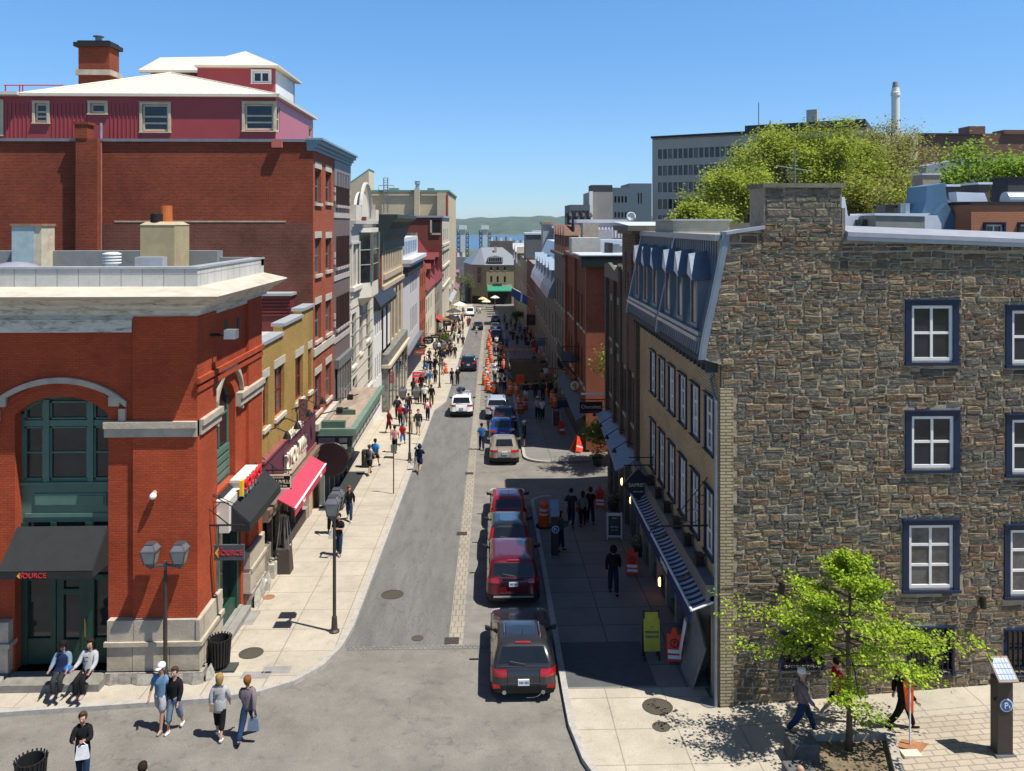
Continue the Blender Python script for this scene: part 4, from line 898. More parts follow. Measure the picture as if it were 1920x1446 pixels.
M().lathe([(.24,0),(.22,.6)],((x0+x1)/2+.05,29.3,za+.1)).build('clay_pot',mat('terracotta',(.45,.12,.03)),o);M().lathe([(.21,0),(.21,.3)],((x0+x1)/2-.14,28.98,za+.1)).build('flue',DARK,o)
m=M();m.box(x0-.02,x1-.25,28.3,28.7,zr,zr+.42);m.build('flashing',CAP,o)
q=PY(50,445,30.0);o=thing('roof_hatch','pale blue metal roof hatch box with a rusty top on the flat roof','roof hatch',(q.x,30,zr))
x0,x1=PY(22,0,29.4).x,PY(77,0,29.4).x;za=PY(50,424,29.4).z
M().box(x0,x1-.25,29.4,30.3,zr,za).build('box',mat('pale_blue_metal',(.33,.42,.44),rough=.5,dirt=.3,dcol=(.4,.3,.2)),o);M().box(x1-.25,x1,29.42,30.3,zr,za).build('side_panel',mat('rust_cream',(.5,.45,.33),dirt=.6,dcol=(.3,.12,.05)),o);M().box(x0-.04,x1+.04,29.36,30.34,za,za+.08).build('lid',mat('rust_lid',(.3,.16,.1),var=.4),o)
q=PY(210,480,27.6);o=thing('roof_vent','white louvred roof vent standing on the grey roof membrane','vent',(q.x,27.6,zr))
for k in range(4):M().lathe([(.26,0),(.3,.02),(.3,.05),(.2,.08)],(q.x,27.6,zr+.22+k*.1),n=20).build('louvre',WHITE,o)
M().lathe([(.2,0),(.2,.62)],(q.x,27.6,zr)).build('neck',WHITE,o)
q=PY(35,500,26.5);m=M();m.ball((PY(30,0,26.6).x,26.6,zr-.1),.95,.7,.45,20,10);tag(m.build('skylight',mat('grey_dome',(.28,.28,.33),rough=.25,spec=.6),smooth=True,base=(PY(30,0,26.6).x,26.6,zr)),'low translucent grey skylight dome on the flat roof by the parapet','skylight')
IRONP=mat('lamp_post_paint',(.045,.04,.035),rough=.45,var=.2)
LGLASS=mat('lantern_glass',(.30,.31,.28),rough=.12,spec=.6,var=.15)
LFRAME=mat('lantern_frame',(.10,.105,.11),rough=.4,metal=.5)
def lantern(par,x,y,z,s=1.0):
 """square tapered lantern hanging on a bracket: body > glass; z is its lower end"""
 m=M();k=.235*s;q=.15*s;h=.42*s
 lo=[(x+a*q,y+b_*q,z)for a,b_ in((-1,-1),(1,-1),(1,1),(-1,1))];hi=[(x+a*k,y+b_*k,z+h)for a,b_ in((-1,-1),(1,-1),(1,1),(-1,1))]
 tp=[(x+a*k*.55,y+b_*k*.55,z+h+.2*s)for a,b_ in((-1,-1),(1,-1),(1,1),(-1,1))]
 for i in range(4):m.tube([lo[i],hi[i],tp[i]],.018*s,5);m.tube([lo[i],lo[(i+1)%4]],.016*s,5);m.tube([hi[i],hi[(i+1)%4]],.024*s,5);m.tube([tp[i],tp[(i+1)%4]],.02*s,5)
 m.prism([(p[0],p[1],p[2])for p in tp],[(p[0],p[1],p[2]+.02)for p in tp]);m.lathe([(.13*s,-.1*s),(.16*s,0)],(x,y,z),10);m.lathe([(.05*s,-.18*s),(.08*s,-.1*s)],(x,y,z),8)
 f=m.build('lantern',LFRAME,par)
 g=M();g.prism(lo,hi);g.build('lantern_glass',LGLASS,f)
 r=M();r.prism([(p[0]*1,p[1],p[2]+.012)for p in hi],[(p[0],p[1],p[2]-.005)for p in tp]);r.build('lantern_roof',mat('lantern_roof_glass',(.13,.13,.14),rough=.2,spec=.6),f)
def lamp_post(label,px,py,h,heads,group='street lanterns on dark posts',h0=.13,s=1.0):
 p=G(px,py,h0);o=thing('street_lamp',label,'street lamp',p,group)
 M().lathe([(.17,0),(.17,.05),(.11,.1),(.085,.5),(.06,.55),(.055,h*.6),(.045,h-.75)],p,12).build('pole',IRONP,o,smooth=False)
 if heads==2:
  m=M();m.tube([(p.x-.42,p.y,p.z+h-.72),(p.x,p.y,p.z+h-.66),(p.x+.42,p.y,p.z+h-.72)],.045);m.tube([(p.x,p.y,p.z+h-.8),(p.x,p.y,p.z+h-.55)],.05);m.build('arm',LFRAME,o)
  for d in(-.42,.42):lantern(o,p.x+d,p.y,p.z+h-.6,s)
 elif heads==3:
  m=M();m.tube([(p.x,p.y-.36,p.z+h-.72),(p.x,p.y,p.z+h-.66),(p.x,p.y+.36,p.z+h-.72)],.045);m.tube([(p.x,p.y,p.z+h-.8),(p.x,p.y,p.z+h-.55)],.05);m.build('arm',LFRAME,o)
  for d in(-.36,.36):lantern(o,p.x+.02,p.y+d,p.z+h-.6,s)
 else:lantern(o,p.x,p.y,p.z+h-.62,s)
 return o
lamp_post('tall dark post with two lanterns one behind the other on the pale pavement',627,1185,4.62,3)
lamp_post('twin lantern on a thin post against the red corner wall',310,1288,4.2,2,s=.92)
# ================== LEFT SIDE, further along
X2=XL
CREAM=mat('cream_stone',(.62,.57,.48),rough=.8,var=.1,scale=1.5,bump=.2,dirt=.15,dcol=(.4,.36,.3))
BEIGE=mat('beige_stone',(.44,.36,.25),rough=.85,var=.14,scale=1.5,bump=.3,dirt=.2,dcol=(.25,.2,.14))
SILL=mat('sill_stone',(.46,.42,.35),rough=.85,var=.15)
REDW=mat('dark_red_frame',(.19,.022,.022),rough=.5)
BRNW=mat('brown_frame',(.06,.03,.024),rough=.5)
GRYW=mat('grey_frame',(.15,.155,.16),rough=.5)
BLKW=mat('black_frame',(.02,.02,.022),rough=.5)
Y=lambda px,X=X2:PX(px,0,X).y
Z=lambda px,py,X=X2:PX(px,py,X).z
YA,YB,YC,YD,YE5,YF,YG,YH,YI=Y(486),Y(587),Y(625.5),Y(656),Y(700),Y(715),Y(755),Y(786),Y(798)
# ---------------- yellow brick pub
z0=-3
wi=[pwin(X2,493,503,712,806),pwin(X2,515,533,692,786),pwin(X2,554,568,672,756),pwin(X2,578,584,655,736)]
ztp=Z(487,652)
sf=(YA+.5,YB-.4,-2.2,Z(490,950))
b=building('pub_building','low yellow brick pub with dark red windows and a purple sign band','building',-16,X2,YA+.02,YB-.02,z0,ztp,YBRK,mat('pale_roof',(.42,.44,.44),rough=.7,var=.15),{'+X':wi+[sf]},rev=.2,parapet=.5)
for h in wi:window(b,'+X',X2,h,REDW,rev=.2,grid=(2 if h[1]-h[0]>1 else 1,2),ft=.09,sill=mat('pub_sill',(.56,.50,.42)),lintel=SILL,name='window',ext=.1)
m=M()
ya,yb=Y(530),Y(566)
for a0,a1,h in((YA,ya,0),(ya,yb,.35),(yb,YB-.02,.62)):
 m.box(X2-.4,X2-.003,a0,a1,ztp-.02,ztp+h+.02)
m.build('stepped_parapet',YBRK,b)
m=M()
for a0,a1,h in((YA,ya,0),(ya,yb,.35),(yb,YB-.02,.62)):m.box(X2-.5,X2+.08,a0,a1-.003,ztp+h+.02,ztp+h+.16)
m.build('coping',CAP,b)
m=M();zb0,zb1=Z(490,948),Z(490,868)
m.box(X2,X2+.14,YA+.1,YB-.1,zb0,zb1);band=m.build('sign_band',mat('purple_board',(.115,.035,.055),rough=.6,var=.12),b)
m=M();m.box(X2,X2+.2,YA+.08,YB-.08,zb1,zb1+.1);m.box(X2,X2+.2,YA+.08,YB-.08,zb0-.1,zb0);m.build('sign_moulding',mat('plum_trim',(.25,.07,.075)),b)
m=M();m.box(X2,X2+.4,YA+.1,YB-.08,zb0-.32,zb0-.12);m.box(X2,X2+.33,YA+.1,YB-.08,zb0-.6,zb0-.32);m.build('shop_cornice',mat('brown_ledge',(.17,.12,.09),var=.2),b)
CRL=mat('cream_letters',(.74,.68,.52),rough=.5)
text('D\'YOUVILLE',.92,(X2+.2,(YA+YB)/2+.35,(zb0+zb1)/2-.12),TOEAST,CRL,band,ext=.06,sx=.78)
text('BRASSERIE',.52,(X2+.2,(YA+YB)/2+.35,zb1+.1),TOEAST,CRL,band,ext=.05)
m=M();m.box(X2+.15,X2+.22,(YA+YB)/2-1.6,(YA+YB)/2+2.2,zb0+.02,zb0+.36);m.build('lower_board',mat('cream_board',(.62,.56,.42),dirt=.3),band)
m=M();wbox(m,'+X',X2,sf[0],sf[1],sf[2],sf[3],.9,.95);m.build('shop_interior',DARK,b)
m=M()
for t in(0,.17,.3,.46,.62,.78,.97):a=sf[0]+(sf[1]-sf[0])*t;wbox(m,'+X',X2,a,a+.16,sf[2],sf[3],.04,.25)
m.build('pier',mat('brown_stone_pier',(.16,.13,.1),rough=.9,var=.4,scale=5,bump=.5),b)
m=M();wbox(m,'+X',X2,sf[0]+2.2,sf[1]-.1,sf[2],-1.05,-.06,.2);m.build('stall_riser',mat('pebble_riser',(.27,.23,.19),rough=.95,var=.4,scale=14,bump=.6),b)
m=M();wbox(m,'+X',X2,sf[0]+2.4,sf[1]-.2,-1.05,sf[3]-.1,.2,.22);m.build('shop_glass',GLASS,b)
m=M();a=YB-1.35;wbox(m,'+X',X2,a,a+.62,-2.2,zb0-.8,-.1,.2);m.build('brick_pier',mat('pale_brick_pier',(.42,.34,.27),rough=.9,var=.3,scale=8),b)
m=M();wbox(m,'+X',X2,YA+.1,YA+.95,-2.0,-.0,-.2,.1);m.build('stone_pier',mat('rubble_pier',(.19,.16,.13),rough=.95,var=.5,scale=6,bump=.8),b)
q=G(533,1072,.13);o=thing('patio_heater','tall tapered dark patio heater with steel edges on the pub terrace','heater',q)
M().prism([q+Vector((a*.3,b_*.3,0))for a,b_ in((-1,-1),(1,-1),(1,1),(-1,1))],[q+Vector((a*.24,b_*.24,.95))for a,b_ in((-1,-1),(1,-1),(1,1),(-1,1))]).build('cabinet',mat('brown_panel',(.06,.045,.04)),o)
m=M()
for a,b_ in((-1,-1),(1,-1),(1,1),(-1,1)):m.tube([q+Vector((a*.24,b_*.24,.95)),q+Vector((a*.12,b_*.12,2.25))],.022,5)
m.build('edge_rail',STEEL,o);M().tube([q+Vector((0,0,.95)),q+Vector((0,0,2.2))],.05,8).build('glass_tube',GLASS2,o);M().prism([q+Vector((a*.2,b_*.2,2.25))for a,b_ in((-1,-1),(1,-1),(1,1),(-1,1))],[q+Vector((a*.05,b_*.05,2.4))for a,b_ in((-1,-1),(1,-1),(1,1),(-1,1))]).build('hood',BLACK,o)
for i,(px,py)in enumerate(((501,808),(522,790),(547,768),(562,755),(575,745))):
 q=PX(px,py,X2);o=thing('gooseneck_lamp','black gooseneck sign lamp on the yellow brick, %s along the purple band'%('first','second','third','fourth','last')[i],'lamp',q,'gooseneck lamps over the pub sign')
 M().tube([q,(q.x+.35,q.y,q.z+.12),(q.x+.75,q.y,q.z-.05)],.022,6).build('arm',BLACK,o);M().lathe([(.17,-.28),(.1,-.1),(.04,0)],(q.x+.78,q.y,q.z-.02),10).build('shade',BLACK,o)
m=M();q=PX(556,765,X2);m.box(X2+.1,X2+.5,q.y-.06,q.y+.06,q.z-.6,q.z+.4)
tag(m.build('bottle_sign',mat('bottle_pattern',(.13,.06,.065),var=.9,scale=9),base=(X2+.1,q.y,q.z)),'small dark pictorial sign above the cream pub letters','sign')
yq0,yq1,zA,zB=31.8,37.7,1.62,1.24
aw,P=awning('pub_awning','raspberry pink sloping awning over the pub terrace front','+X',X2+.41,yq0,yq1,zA,zB,.68,.3,mat('pink_canvas',(.52,.045,.085),rough=.75,var=.08,bump=.2,bscale=8))
m=M();m.tube([P(yq0,zB+.02,-.69),P(yq1,zB+.02,-.69)],.045,8);m.build('front_bar',WHITE,aw)
for t in(.25,.8):
 text('Pub',.3,(X2+1.13,yq0+(yq1-yq0)*t,zB-.16),TOEAST,mat('pink_white',(.8,.62,.6)),aw)
ys=YA+.35;p0,p1=PY(496,917,ys),PY(547,889,ys)
o=hang_sign('pub_hanging_sign','black hanging board with cream border and lettering in front of the pub awning',p0.x,p1.x,ys,p0.z,p1.z,mat('sign_black',(.015,.012,.012),rough=.4),armz=p1.z+.16,wallx=X2)
m=M();bw=.05
for q in((p0.x,p1.x,p1.z-bw,p1.z),(p0.x,p1.x,p0.z,p0.z+bw),(p0.x,p0.x+bw,p0.z,p1.z),(p1.x-bw,p1.x,p0.z,p1.z)):m.box(q[0],q[1],ys-.06,ys-.035,q[2],q[3])
m.build('border',CRL,o)
xc,zc=(p0.x+p1.x)/2,(p0.z+p1.z)/2
text('D\'YOUVILLE',.19,(xc,ys-.05,zc),FRONT,CRL,o);text('BRASSERIE',.1,(xc,ys-.05,zc+.17),FRONT,CRL,o);text('RESTAURANT BAR',.085,(xc,ys-.05,zc-.16),FRONT,CRL,o)
# ---------------- tall red brick building with red penthouse
ztb=PY(300,266,YB).z
cols=[(590.5,602.5),(610,621.5)]
wr=[h for t,u,in((315,380),(447,516),(572,641),(705,777))for h in(pwin(X2,590.5,602,t,u),)]+[pwin(X2,610.5,621,t,u)for t,u in((321,379),(447,508),(565,628),(685,752))]
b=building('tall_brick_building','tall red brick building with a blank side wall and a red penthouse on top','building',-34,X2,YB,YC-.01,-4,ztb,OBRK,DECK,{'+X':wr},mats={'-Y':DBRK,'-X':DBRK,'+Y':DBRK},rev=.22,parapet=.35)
for h in wr:window(b,'+X',X2,h,BRNW if h[3]<4 else GRYW,rev=.22,grid=(1,2),ft=.09,sill=SILL,lintel=SILL,ext=.06)
m=M();m.box(X2,X2+.08,YB,YC-.02,Z(590,668),Z(590,653));m.box(X2-.02,X2+.28,YB,YC-.02,Z(590,800)-.15,Z(590,800)+.2);m.build('stone_band',SILL,b)
m=M();m.box(-34,X2-.3,YB-.12,YB+.4,ztb,ztb+.14);m.build('parapet_cap',mat('dark_grey_cap',(.22,.22,.25),rough=.5,metal=.3),b)
m=M()
for d,z0_,z1_ in((.1,-.42,-.25),(.22,-.25,-.08),(.38,-.08,.1),(.5,.1,.2)):m.box(X2-.3,X2+d,YB-d*.4,YD+.1,ztb+z0_,ztb+z1_)
m.build('cornice',mat('blue_grey_cornice',(.18,.27,.33),rough=.5,var=.12),b)
zy=lambda py:PY(300,py,YB).z
xy=lambda px:PY(px,0,YB).x
m=M();m.box(xy(150),xy(190),YB-.42,YB,-4,zy(262));m.build('flue_pilaster',DBRK,b)
m=M();m.box(xy(149),xy(172),YB-.46,YB+.2,zy(262),zy(236));m.box(xy(147),xy(175),YB-.5,YB+.25,zy(236),zy(231));m.build('small_chimney',DBRK,b)
m=M();m.box(xy(215),xy(536),YB-.04,YB,zy(417),zy(414));m.build('mortar_ghost_line',mat('pale_mortar',(.42,.33,.24),var=.3),b)
m=M();m.box(xy(193),X2-.1,YB-.022,YB-.001,-3,zy(418));m.build('old_wall_face',brick('weathered_brick',(.155,.048,.032),(.10,.036,.028),(.20,.10,.07),ms=.012,big=.35,bump=.6,bigscale=.4,stain=.5,grain=.15),b)
m=M();m.tube([(xy(191),YB-.08,-3),(xy(191),YB-.08,zy(268))],.05,6);m.build('downpipe',mat('red_pipe',(.3,.12,.09)),b);M().tube([(xy(184),YB+.3,zy(262)),(xy(184),YB+.3,zy(230))],.07,8).build('flue_pipe',GALV,b)
m=M();m.box(xy(512),xy(531),YB-.3,YB,zy(277),zy(263));m.build('scupper',mat('pink_scupper',(.4,.12,.1)),b)
m=M();xa,xb=-15,X2-.9;za,zb=zy(552),zy(590)
m.box(xa,xb,YB-.9,YB-.01,zb-1,za)
for k in range(6):m.box(xa,xb,YB-.96,YB-.9,zb+(za-zb)*k/6+.02,zb+(za-zb)*(k+.62)/6)
ln=m.build('lean_to',mat('maroon_siding',(.16,.03,.03),rough=.5),b);M().box(xa,xb+.1,YB-1.1,YB-.01,za,za+.12).build('capping',CAP,ln)
RMET=mat('red_cladding',(.33,.055,.06),rough=.45,var=.06,scale=1)
RMET2=mat('sunlit_red_cladding',(.46,.13,.16),rough=.4,var=.06)  # paler copy of the red cladding, sun and gloss put into its colour
WROOF=mat('cream_standing_seam',(.62,.56,.47),rough=.5,var=.06,scale=.6)
yp=YB+1.6;xp=PY(517,0,yp).x;zp0,zp1=ztb-.3,PY(300,182,yp).z;ype=PX(587,0,xp).y
ph=[(PY(a,0,yp).x,PY(c_,0,yp).x,PY(a,u,yp).z,PY(a,t,yp).z)for a,c_,t,u in((267,316,196,246),(459,513,195,244),(66,89,194,229),(170,198,194,212),(-16,2,192,252))]
sp=[(PX(a,0,xp).y,PX(c_,0,xp).y,PX(a,u,xp).z,PX(a,t,xp).z)for a,c_,t,u in((518.5,525,198,246),)]+[(ype-1.2,ype-.25,zp0+1,zp1-.6)]
m=M();wall(m,'-Y',yp,-30,xp,zp0,zp1,ph,.12);pw=m.build('penthouse',RMET,b)
m=M();wall(m,'+X',xp,yp,ype,zp0,zp1,sp,.12);m.build('penthouse_side',RMET2,pw)
for h in ph:window(b,'-Y',yp,h,mat('cream_frame',(.55,.47,.34),rough=.5),GLASS,rev=.12,grid=(1,[.55,.3]if h[3]-h[2]>.7 else 1),ft=.1,casing=(mat('cream_frame',(0,0,0)),.13,.06))
for h in sp:window(b,'+X',xp,h,mat('cream_frame',(0,0,0)),GLASS,rev=.12,grid=(1,2),ft=.09)
m=M()
for k in range(46):
 x=PY(12,0,yp).x+k*.21
 if x<PY(262,0,yp).x and not any(h[0]-.2<x<h[1]+.2 for h in ph[2:]):m.box(x,x+.05,yp-.035,yp,zp0+.25,zp1-.35)
m.build('batten',RMET,pw)
ov=.24;zr0=zp1
xr,yr,zrr=PY(322,0,yp+4.5).x,yp+4.5,PY(322,137,yp+4.5).z
m=M();EV=[(-30,yp-ov,zr0),(xp+ov,yp-ov,zr0),(xp+ov,ype+ov,zr0+.05),(-30,ype+ov,zr0)]
lft=PY(48,0,yp+.3).x
m.poly([(lft,yp-ov,zr0+.12),(xp+ov,yp-ov,zr0+.12),(xr,yr,zrr)]);m.poly([(xp+ov,yp-ov,zr0+.12),(xp+ov,ype+ov,zr0+.12),(xr,yr+2,zrr),(xr,yr,zrr)]);m.poly([(lft,yp-ov,zr0+.12),(xr,yr,zrr),(xr,yr+2,zrr),(lft-1,ype,zr0+.12)])
m.box(-30,xp+ov,yp-ov,yp,zr0,zr0+.14);m.box(xp,xp+ov,yp,ype+ov,zr0,zr0+.14);m.box(-30,lft,yp-ov-.25,yp+3,zr0+.02,zr0+.18)
m.build('penthouse_roof',WROOF,b)
m=M()
for k in range(1,26):
 x=lft+(xp+ov-lft)*k/26;t=(x-lft)/(xr-lft)if x<xr else(xp+ov-x)/(xp+ov-xr)
 m.tube([(x,yp-ov,zr0+.14),(x,yp-ov+(yr-yp+ov)*t*.98,zr0+.14+(zrr-zr0-.12)*t*.98)],.018,4,cap=False)
for q in((lft,yp-ov,zr0+.13),(xp+ov,yp-ov,zr0+.13)):m.tube([q,(xr,yr,zrr+.02)],.05,6)
m.build('roof_seam',WROOF,b)
yu=yp+6.5;xu0,xu1=PY(264,0,yu).x,PY(514,0,yu).x;zu0,zu1=zp1,PY(400,124,yu).z
uh=(PY(474,0,yu).x,PY(506,0,yu).x,PY(474,155,yu).z,PY(474,134,yu).z)
m=M();wall(m,'-Y',yu,PY(370,0,yu).x,xu1,zu0,zu1,[uh],.1);wall(m,'+X',xu1,yu,yu+5,zu0,zu1);m.box(xu0,PY(370,0,yu).x,yu+1.4,yu+5,zu0,zu1-.05);ul=m.build('roof_lantern',RMET,b)
window(b,'-Y',yu,uh,WHITE,GLASS,rev=.1,grid=(2,1),ft=.1,casing=(WHITE,.1,.04))
m=M();wbox(m,'+X',xu1,yu+.3,yu+4.6,zu0+1.0,zu1-.15,-.03,0);m.build('white_panel',WHITE,ul)
m=M();a_=PY(460,96,yu+2.5);o_=.4;L0=PY(372,0,yu).x-.1
m.poly([(L0,yu-o_,zu1),(xu1+o_,yu-o_,zu1),(a_.x,yu+2.5,a_.z)]);m.poly([(xu1+o_,yu-o_,zu1),(xu1+o_,yu+5.4,zu1),(a_.x,yu+2.5,a_.z)]);m.poly([(L0,yu-o_,zu1),(a_.x,yu+2.5,a_.z),(L0,yu+5.4,zu1)])
m.box(L0,xu1+o_,yu-o_,yu,zu1-.12,zu1);m.box(xu1,xu1+o_,yu,yu+5.4,zu1-.12,zu1)
q0,q1=PY(262,125,yu+1.2),PY(300,108,yu+3);q2=PY(420,106,yu+3)
m.poly([(q0.x,yu+1.0,zu1-.05),(L0+1,yu+1.0,zu1-.05),(q2.x,q2.y,q2.z),(q1.x,q1.y,q1.z)]);m.box(q0.x,L0+.1,yu+1.0,yu+1.3,zu1-.2,zu1-.05);m.build('lantern_roof',WROOF,b)
yc=yp+5;x0,x1=PY(147,0,yc).x,PY(187,0,yc).x;zc0,zc1=zp1,PY(170,84,yc).z
m=M();m.box(x0,x1+.55,yc,yc+1.2,zc0,zc1);ck=m.build('chimney',DBRK,b)
m=M();zz=PY(170,135,yc).z;m.box(x0-.12,x1+.67,yc-.12,yc+1.32,zz-.18,zz+.12);m.build('stone_collar',LIME,ck)
m=M();m.box(x0-.2,x1+.7,yc-.2,yc+1.4,zc1-.12,zc1+.12);m.box(x0-.05,x1+.55,yc-.05,yc+1.2,zc1+.12,zc1+.24);m.build('chimney_cap',mat('soot_cap',(.02,.018,.018)),ck);M().lathe([(.18,0),(.18,.3),(.3,.32),(.3,.36),(.1,.42)],((x0+x1)/2+.3,yc+.5,zc1+.24)).build('flue_cowl',STEEL,ck)
m=M();q0,q1=PY(8,160,yp+1),PY(118,160,yp+4)
m.tube([(q0.x,q0.y,q0.z),(q1.x,q1.y,q1.z)],.035,5)
for t in(.02,.25,.3):p=q0.lerp(q1,t);m.tube([p,(p.x,p.y,zr0)],.035,5)
m.build('roof_rail',mat('red_rail',(.3,.02,.06)),b)
# ---------------- purple grey striped office building
PURP=mat('purple_grey_panels',(.155,.115,.11),rough=.6,var=.08);PALE=mat('pale_pink_stone',(.42,.36,.34),rough=.8)
b=building('striped_building','purple grey office front with pale stripes and narrow grouped windows','building',-30,X2,YC,YD,-4,ztb-.3,PURP,DECK,{},rev=.2)
for(t,u)in((322,384),(443,502),(557,618)):
 z1,z0_=Z(630,t),Z(630,u)
 for k in range(5):
  a=YC+.75+k*.85;window(b,'+X',X2+.03,(a,a+.42,z0_,z1),BRNW,GLASS,rev=.02,grid=(1,1),ft=.05,sill=PALE,ext=.1)
 m=M();m.box(X2,X2+.05,YC+.02,YD-.02,z0_-.75,z0_-.45);m.box(X2,X2+.07,YC+.02,YC+.3,z1-1.2,z1-.9);m.box(X2,X2+.07,YC+.02,YC+.3,z0_+.2,z0_+.5);m.box(X2,X2+.07,YD-.3,YD-.02,z1-1.2,z1-.9);m.box(X2,X2+.07,YD-.3,YD-.02,z0_+.2,z0_+.5)
 m.build('pale_band',PALE,b)
m=M();m.box(X2,X2+.06,YC+.02,YD-.02,ztb-1.9,ztb-.45);m.build('top_panel',mat('lilac_grey_panel',(.20,.18,.19),rough=.5),b)
h=(YC+.5,YD-.4,Z(630,800),Z(630,690));m=M();m.box(X2+.01,X2+.25,YC+.3,YD-.2,h[3],h[3]+.5);m.build('shop_head',GRYW,b)
window(b,'+X',X2+.2,h,GRYW,GLASS2,rev=.1,grid=(5,2),ft=.09,name='shop_window')
y0,y1,zc1,zc0=40.6,51.2,2.2,1.15;xa,xb=X2+.02,-7.05
o=thing('theatre_canopy','long flat theatre canopy with green edging and brown weathered roof','canopy',((xa+xb)/2,(y0+y1)/2,zc0))
M().box(xa,xb,y0,y1,zc0+.45,zc1-.1).build('roof_slab',mat('weathered_canopy_roof',(.30,.235,.18),rough=.95,var=.25,scale=.8,dirt=.55,dcol=(.1,.08,.065),streak=(2.5,.6,1)),o)
CGRN=mat('verdigris_edge',(.13,.205,.155),rough=.6,var=.15)
m=M();m.box(xa,xb+.3,y0-.22,y0,zc1-.35,zc1);m.box(xb,xb+.3,y0,y1,zc1-.35,zc1);m.build('green_edge',CGRN,o)
m=M();m.box(xa,xb-.3,y0+.02,y0+.35,zc1-.05,zc1+.32);m.box(xa+.4,xb-.3,y0+3.2,y0+3.35,zc1-.1,zc1+.16);m.build('raised_kerb',mat('dark_green_edge',(.07,.12,.09)),o)
m=M();m.box(xa,xb+.05,y0-.1,y0,zc0-.15,zc1-.35);m.box(xb-.05,xb+.05,y0,y1,zc0-.15,zc1-.35);m.build('fascia',mat('dark_canopy_frame',(.045,.055,.05)),o)
m=M();m.box(xa+.15,xb-.75,y0-.14,y0-.1,zc0-.05,zc1-.45);m.build('sign_panel',mat('lilac_sign_panel',(.30,.29,.31),rough=.4),o)
m=M()
for k in range(9):
 y=y0+(y1-y0)*(k+.1)/9;m.box(xb+.05,xb+.1,y,y+(y1-y0)/9*.75,zc0+.02,zc1-.5)
for k in range(3):m.box(xb-.55,xb-.15,y0-.14,y0-.1,zc0+.02+k*.33,zc0+.25+k*.33)
m.build('light_panel',mat('canopy_light_panel',(.42,.42,.38),rough=.4),o)
for(t,s)in((.12,0),(.42,1)):
 yq=y0+(y1-y0)*t;q=thing('canopy_floodlight','black floodlight on a long arm above the canopy roof, %s one'%('nearer' if not s else 'farther'),'lamp',(xa,yq,zc1),'floodlights on the theatre canopy')
 M().tube([(xa,yq-.5,zc1+.5),(xa+1.4,yq,zc1+.75)],.03,6).build('arm',BLACK,q);M().box(xa+.8,xa+1.1,yq-.2,yq+.12,zc1+.48,zc1+.74).build('head',BLACK,q)
q=PY(603,862,YB-.3);m=M();m.lathe([(.02,-.06),(.82,-.06),(.86,0),(.82,.06),(.02,.06)],(X2+.95,YB-.25,q.z),32,'Y');tag(m.build('round_sign',mat('aubergine_board',(.022,.008,.012),rough=.4),base=(X2+.3,YB-.25,q.z)),'large blank round aubergine sign between the pub awning and the canopy','sign')
M().box(X2+.02,X2+.2,YB+.3,y1-1,-2.6,zc0+.1).build('entrance_front',mat('theatre_front_dark',(.05,.045,.04),rough=.6,var=.5,scale=2),o)
for k in range(6):
 y=YB+.6+k*1.3;M().box(X2+.2,X2+.42,y,y+.2,-2.6,zc0).build('entrance_post',mat('grey_green_post',(.2,.22,.19)),o)
m=M();flat(m,X2+.3,X2+1.5,YB-.3,YB+7,.136);tag(m.build('mat_pavement',mat('dark_mat',(.03,.032,.034),rough=.9)),kind='structure')
# ---------------- cream bow window building
zt5=Z(656,414)
lo5=[pwin(X2,a,c_,t,u)for a,c_,t,u in((660,668,435,540),)]+[pwin(X2,660,668,590,690),pwin(X2,674,680,560,665),pwin(X2,687,694,548,640),pwin(X2,661,670,712,790),pwin(X2,690,698,650,725)]
b=building('cream_building','cream stone commercial building with a bow window and arched roof crest','building',-22,X2,YD+.02,YE5,-5,zt5,CREAM,DECK,{'+X':lo5},rev=.25)
for h in lo5:window(b,'+X',X2,h,mat('olive_frame',(.16,.17,.14)),GLASS,rev=.25,grid=(1,2),ft=.1,sill=CREAM)
m=M()
for d,z0_,z1_ in((.15,-1.5,-1.35),(.08,-1.35,-.6),(.16,-.6,-.4),(.26,-.4,-.2),(.4,-.2,.02)):m.box(X2-.3,X2+d,YD-.1,YE5-.2,zt5+z0_,zt5+z1_)
m.build('cornice',mat('pale_grey_stone',(.46,.44,.42),var=.12),b)
yc=PX(678,0,X2).y;hh=Z(678,360)-zt5;m=M();N=18
P_=[(X2+.15,yc-2.2*cos(pi*k/N),zt5+.3+(hh-.3)*sin(pi*k/N))for k in range(N+1)]
m.ext(P_,(-.35,0,0));cr=m.build('arched_crest',CREAM,b)
m=M();m.tube([(X2+.3,yc-2.5*cos(pi*k/N),zt5+.2+(hh+.35)*sin(pi*k/N))for k in range(N+1)],.13,6);m.build('arch_rib',mat('pale_grey_stone',(0,0,0)),cr)
m=M();m.box(X2-.3,X2+.4,YD,YD+2,zt5+.02,zt5+1);m.box(X2-.3,X2+.4,YE5-1.5,YE5,zt5+.02,zt5+.85);m.build('balustrade',CREAM,b)
y0_,y1_=PX(671,0,X2).y,PX(694,0,X2).y
zb1,zb0=Z(671,436),Z(671,560)
pl=[(X2,y0_),(X2+.75,y0_+1.1),(X2+.75,y1_-1.1),(X2,y1_)]
m=M();m.prism([(x,y,zb0)for x,y in pl],[(x,y,zb0+1.0)for x,y in pl]);m.prism([(x,y,zb1)for x,y in pl],[(x,y,zb1+.3)for x,y in pl]);m.prism([(X2,y0_+1.2,zb0-.6),(X2+.1,y0_+1.3,zb0-.6),(X2+.1,y1_-1.3,zb0-.6),(X2,y1_-1.2,zb0-.6)],[(x,y,zb0)for x,y in pl]);bw=m.build('bow_window',CREAM,b)
m=M()
for i in range(4):x,y=pl[i];m.box(x-.12,x+.1,y-.12,y+.12,zb0+1,zb1)
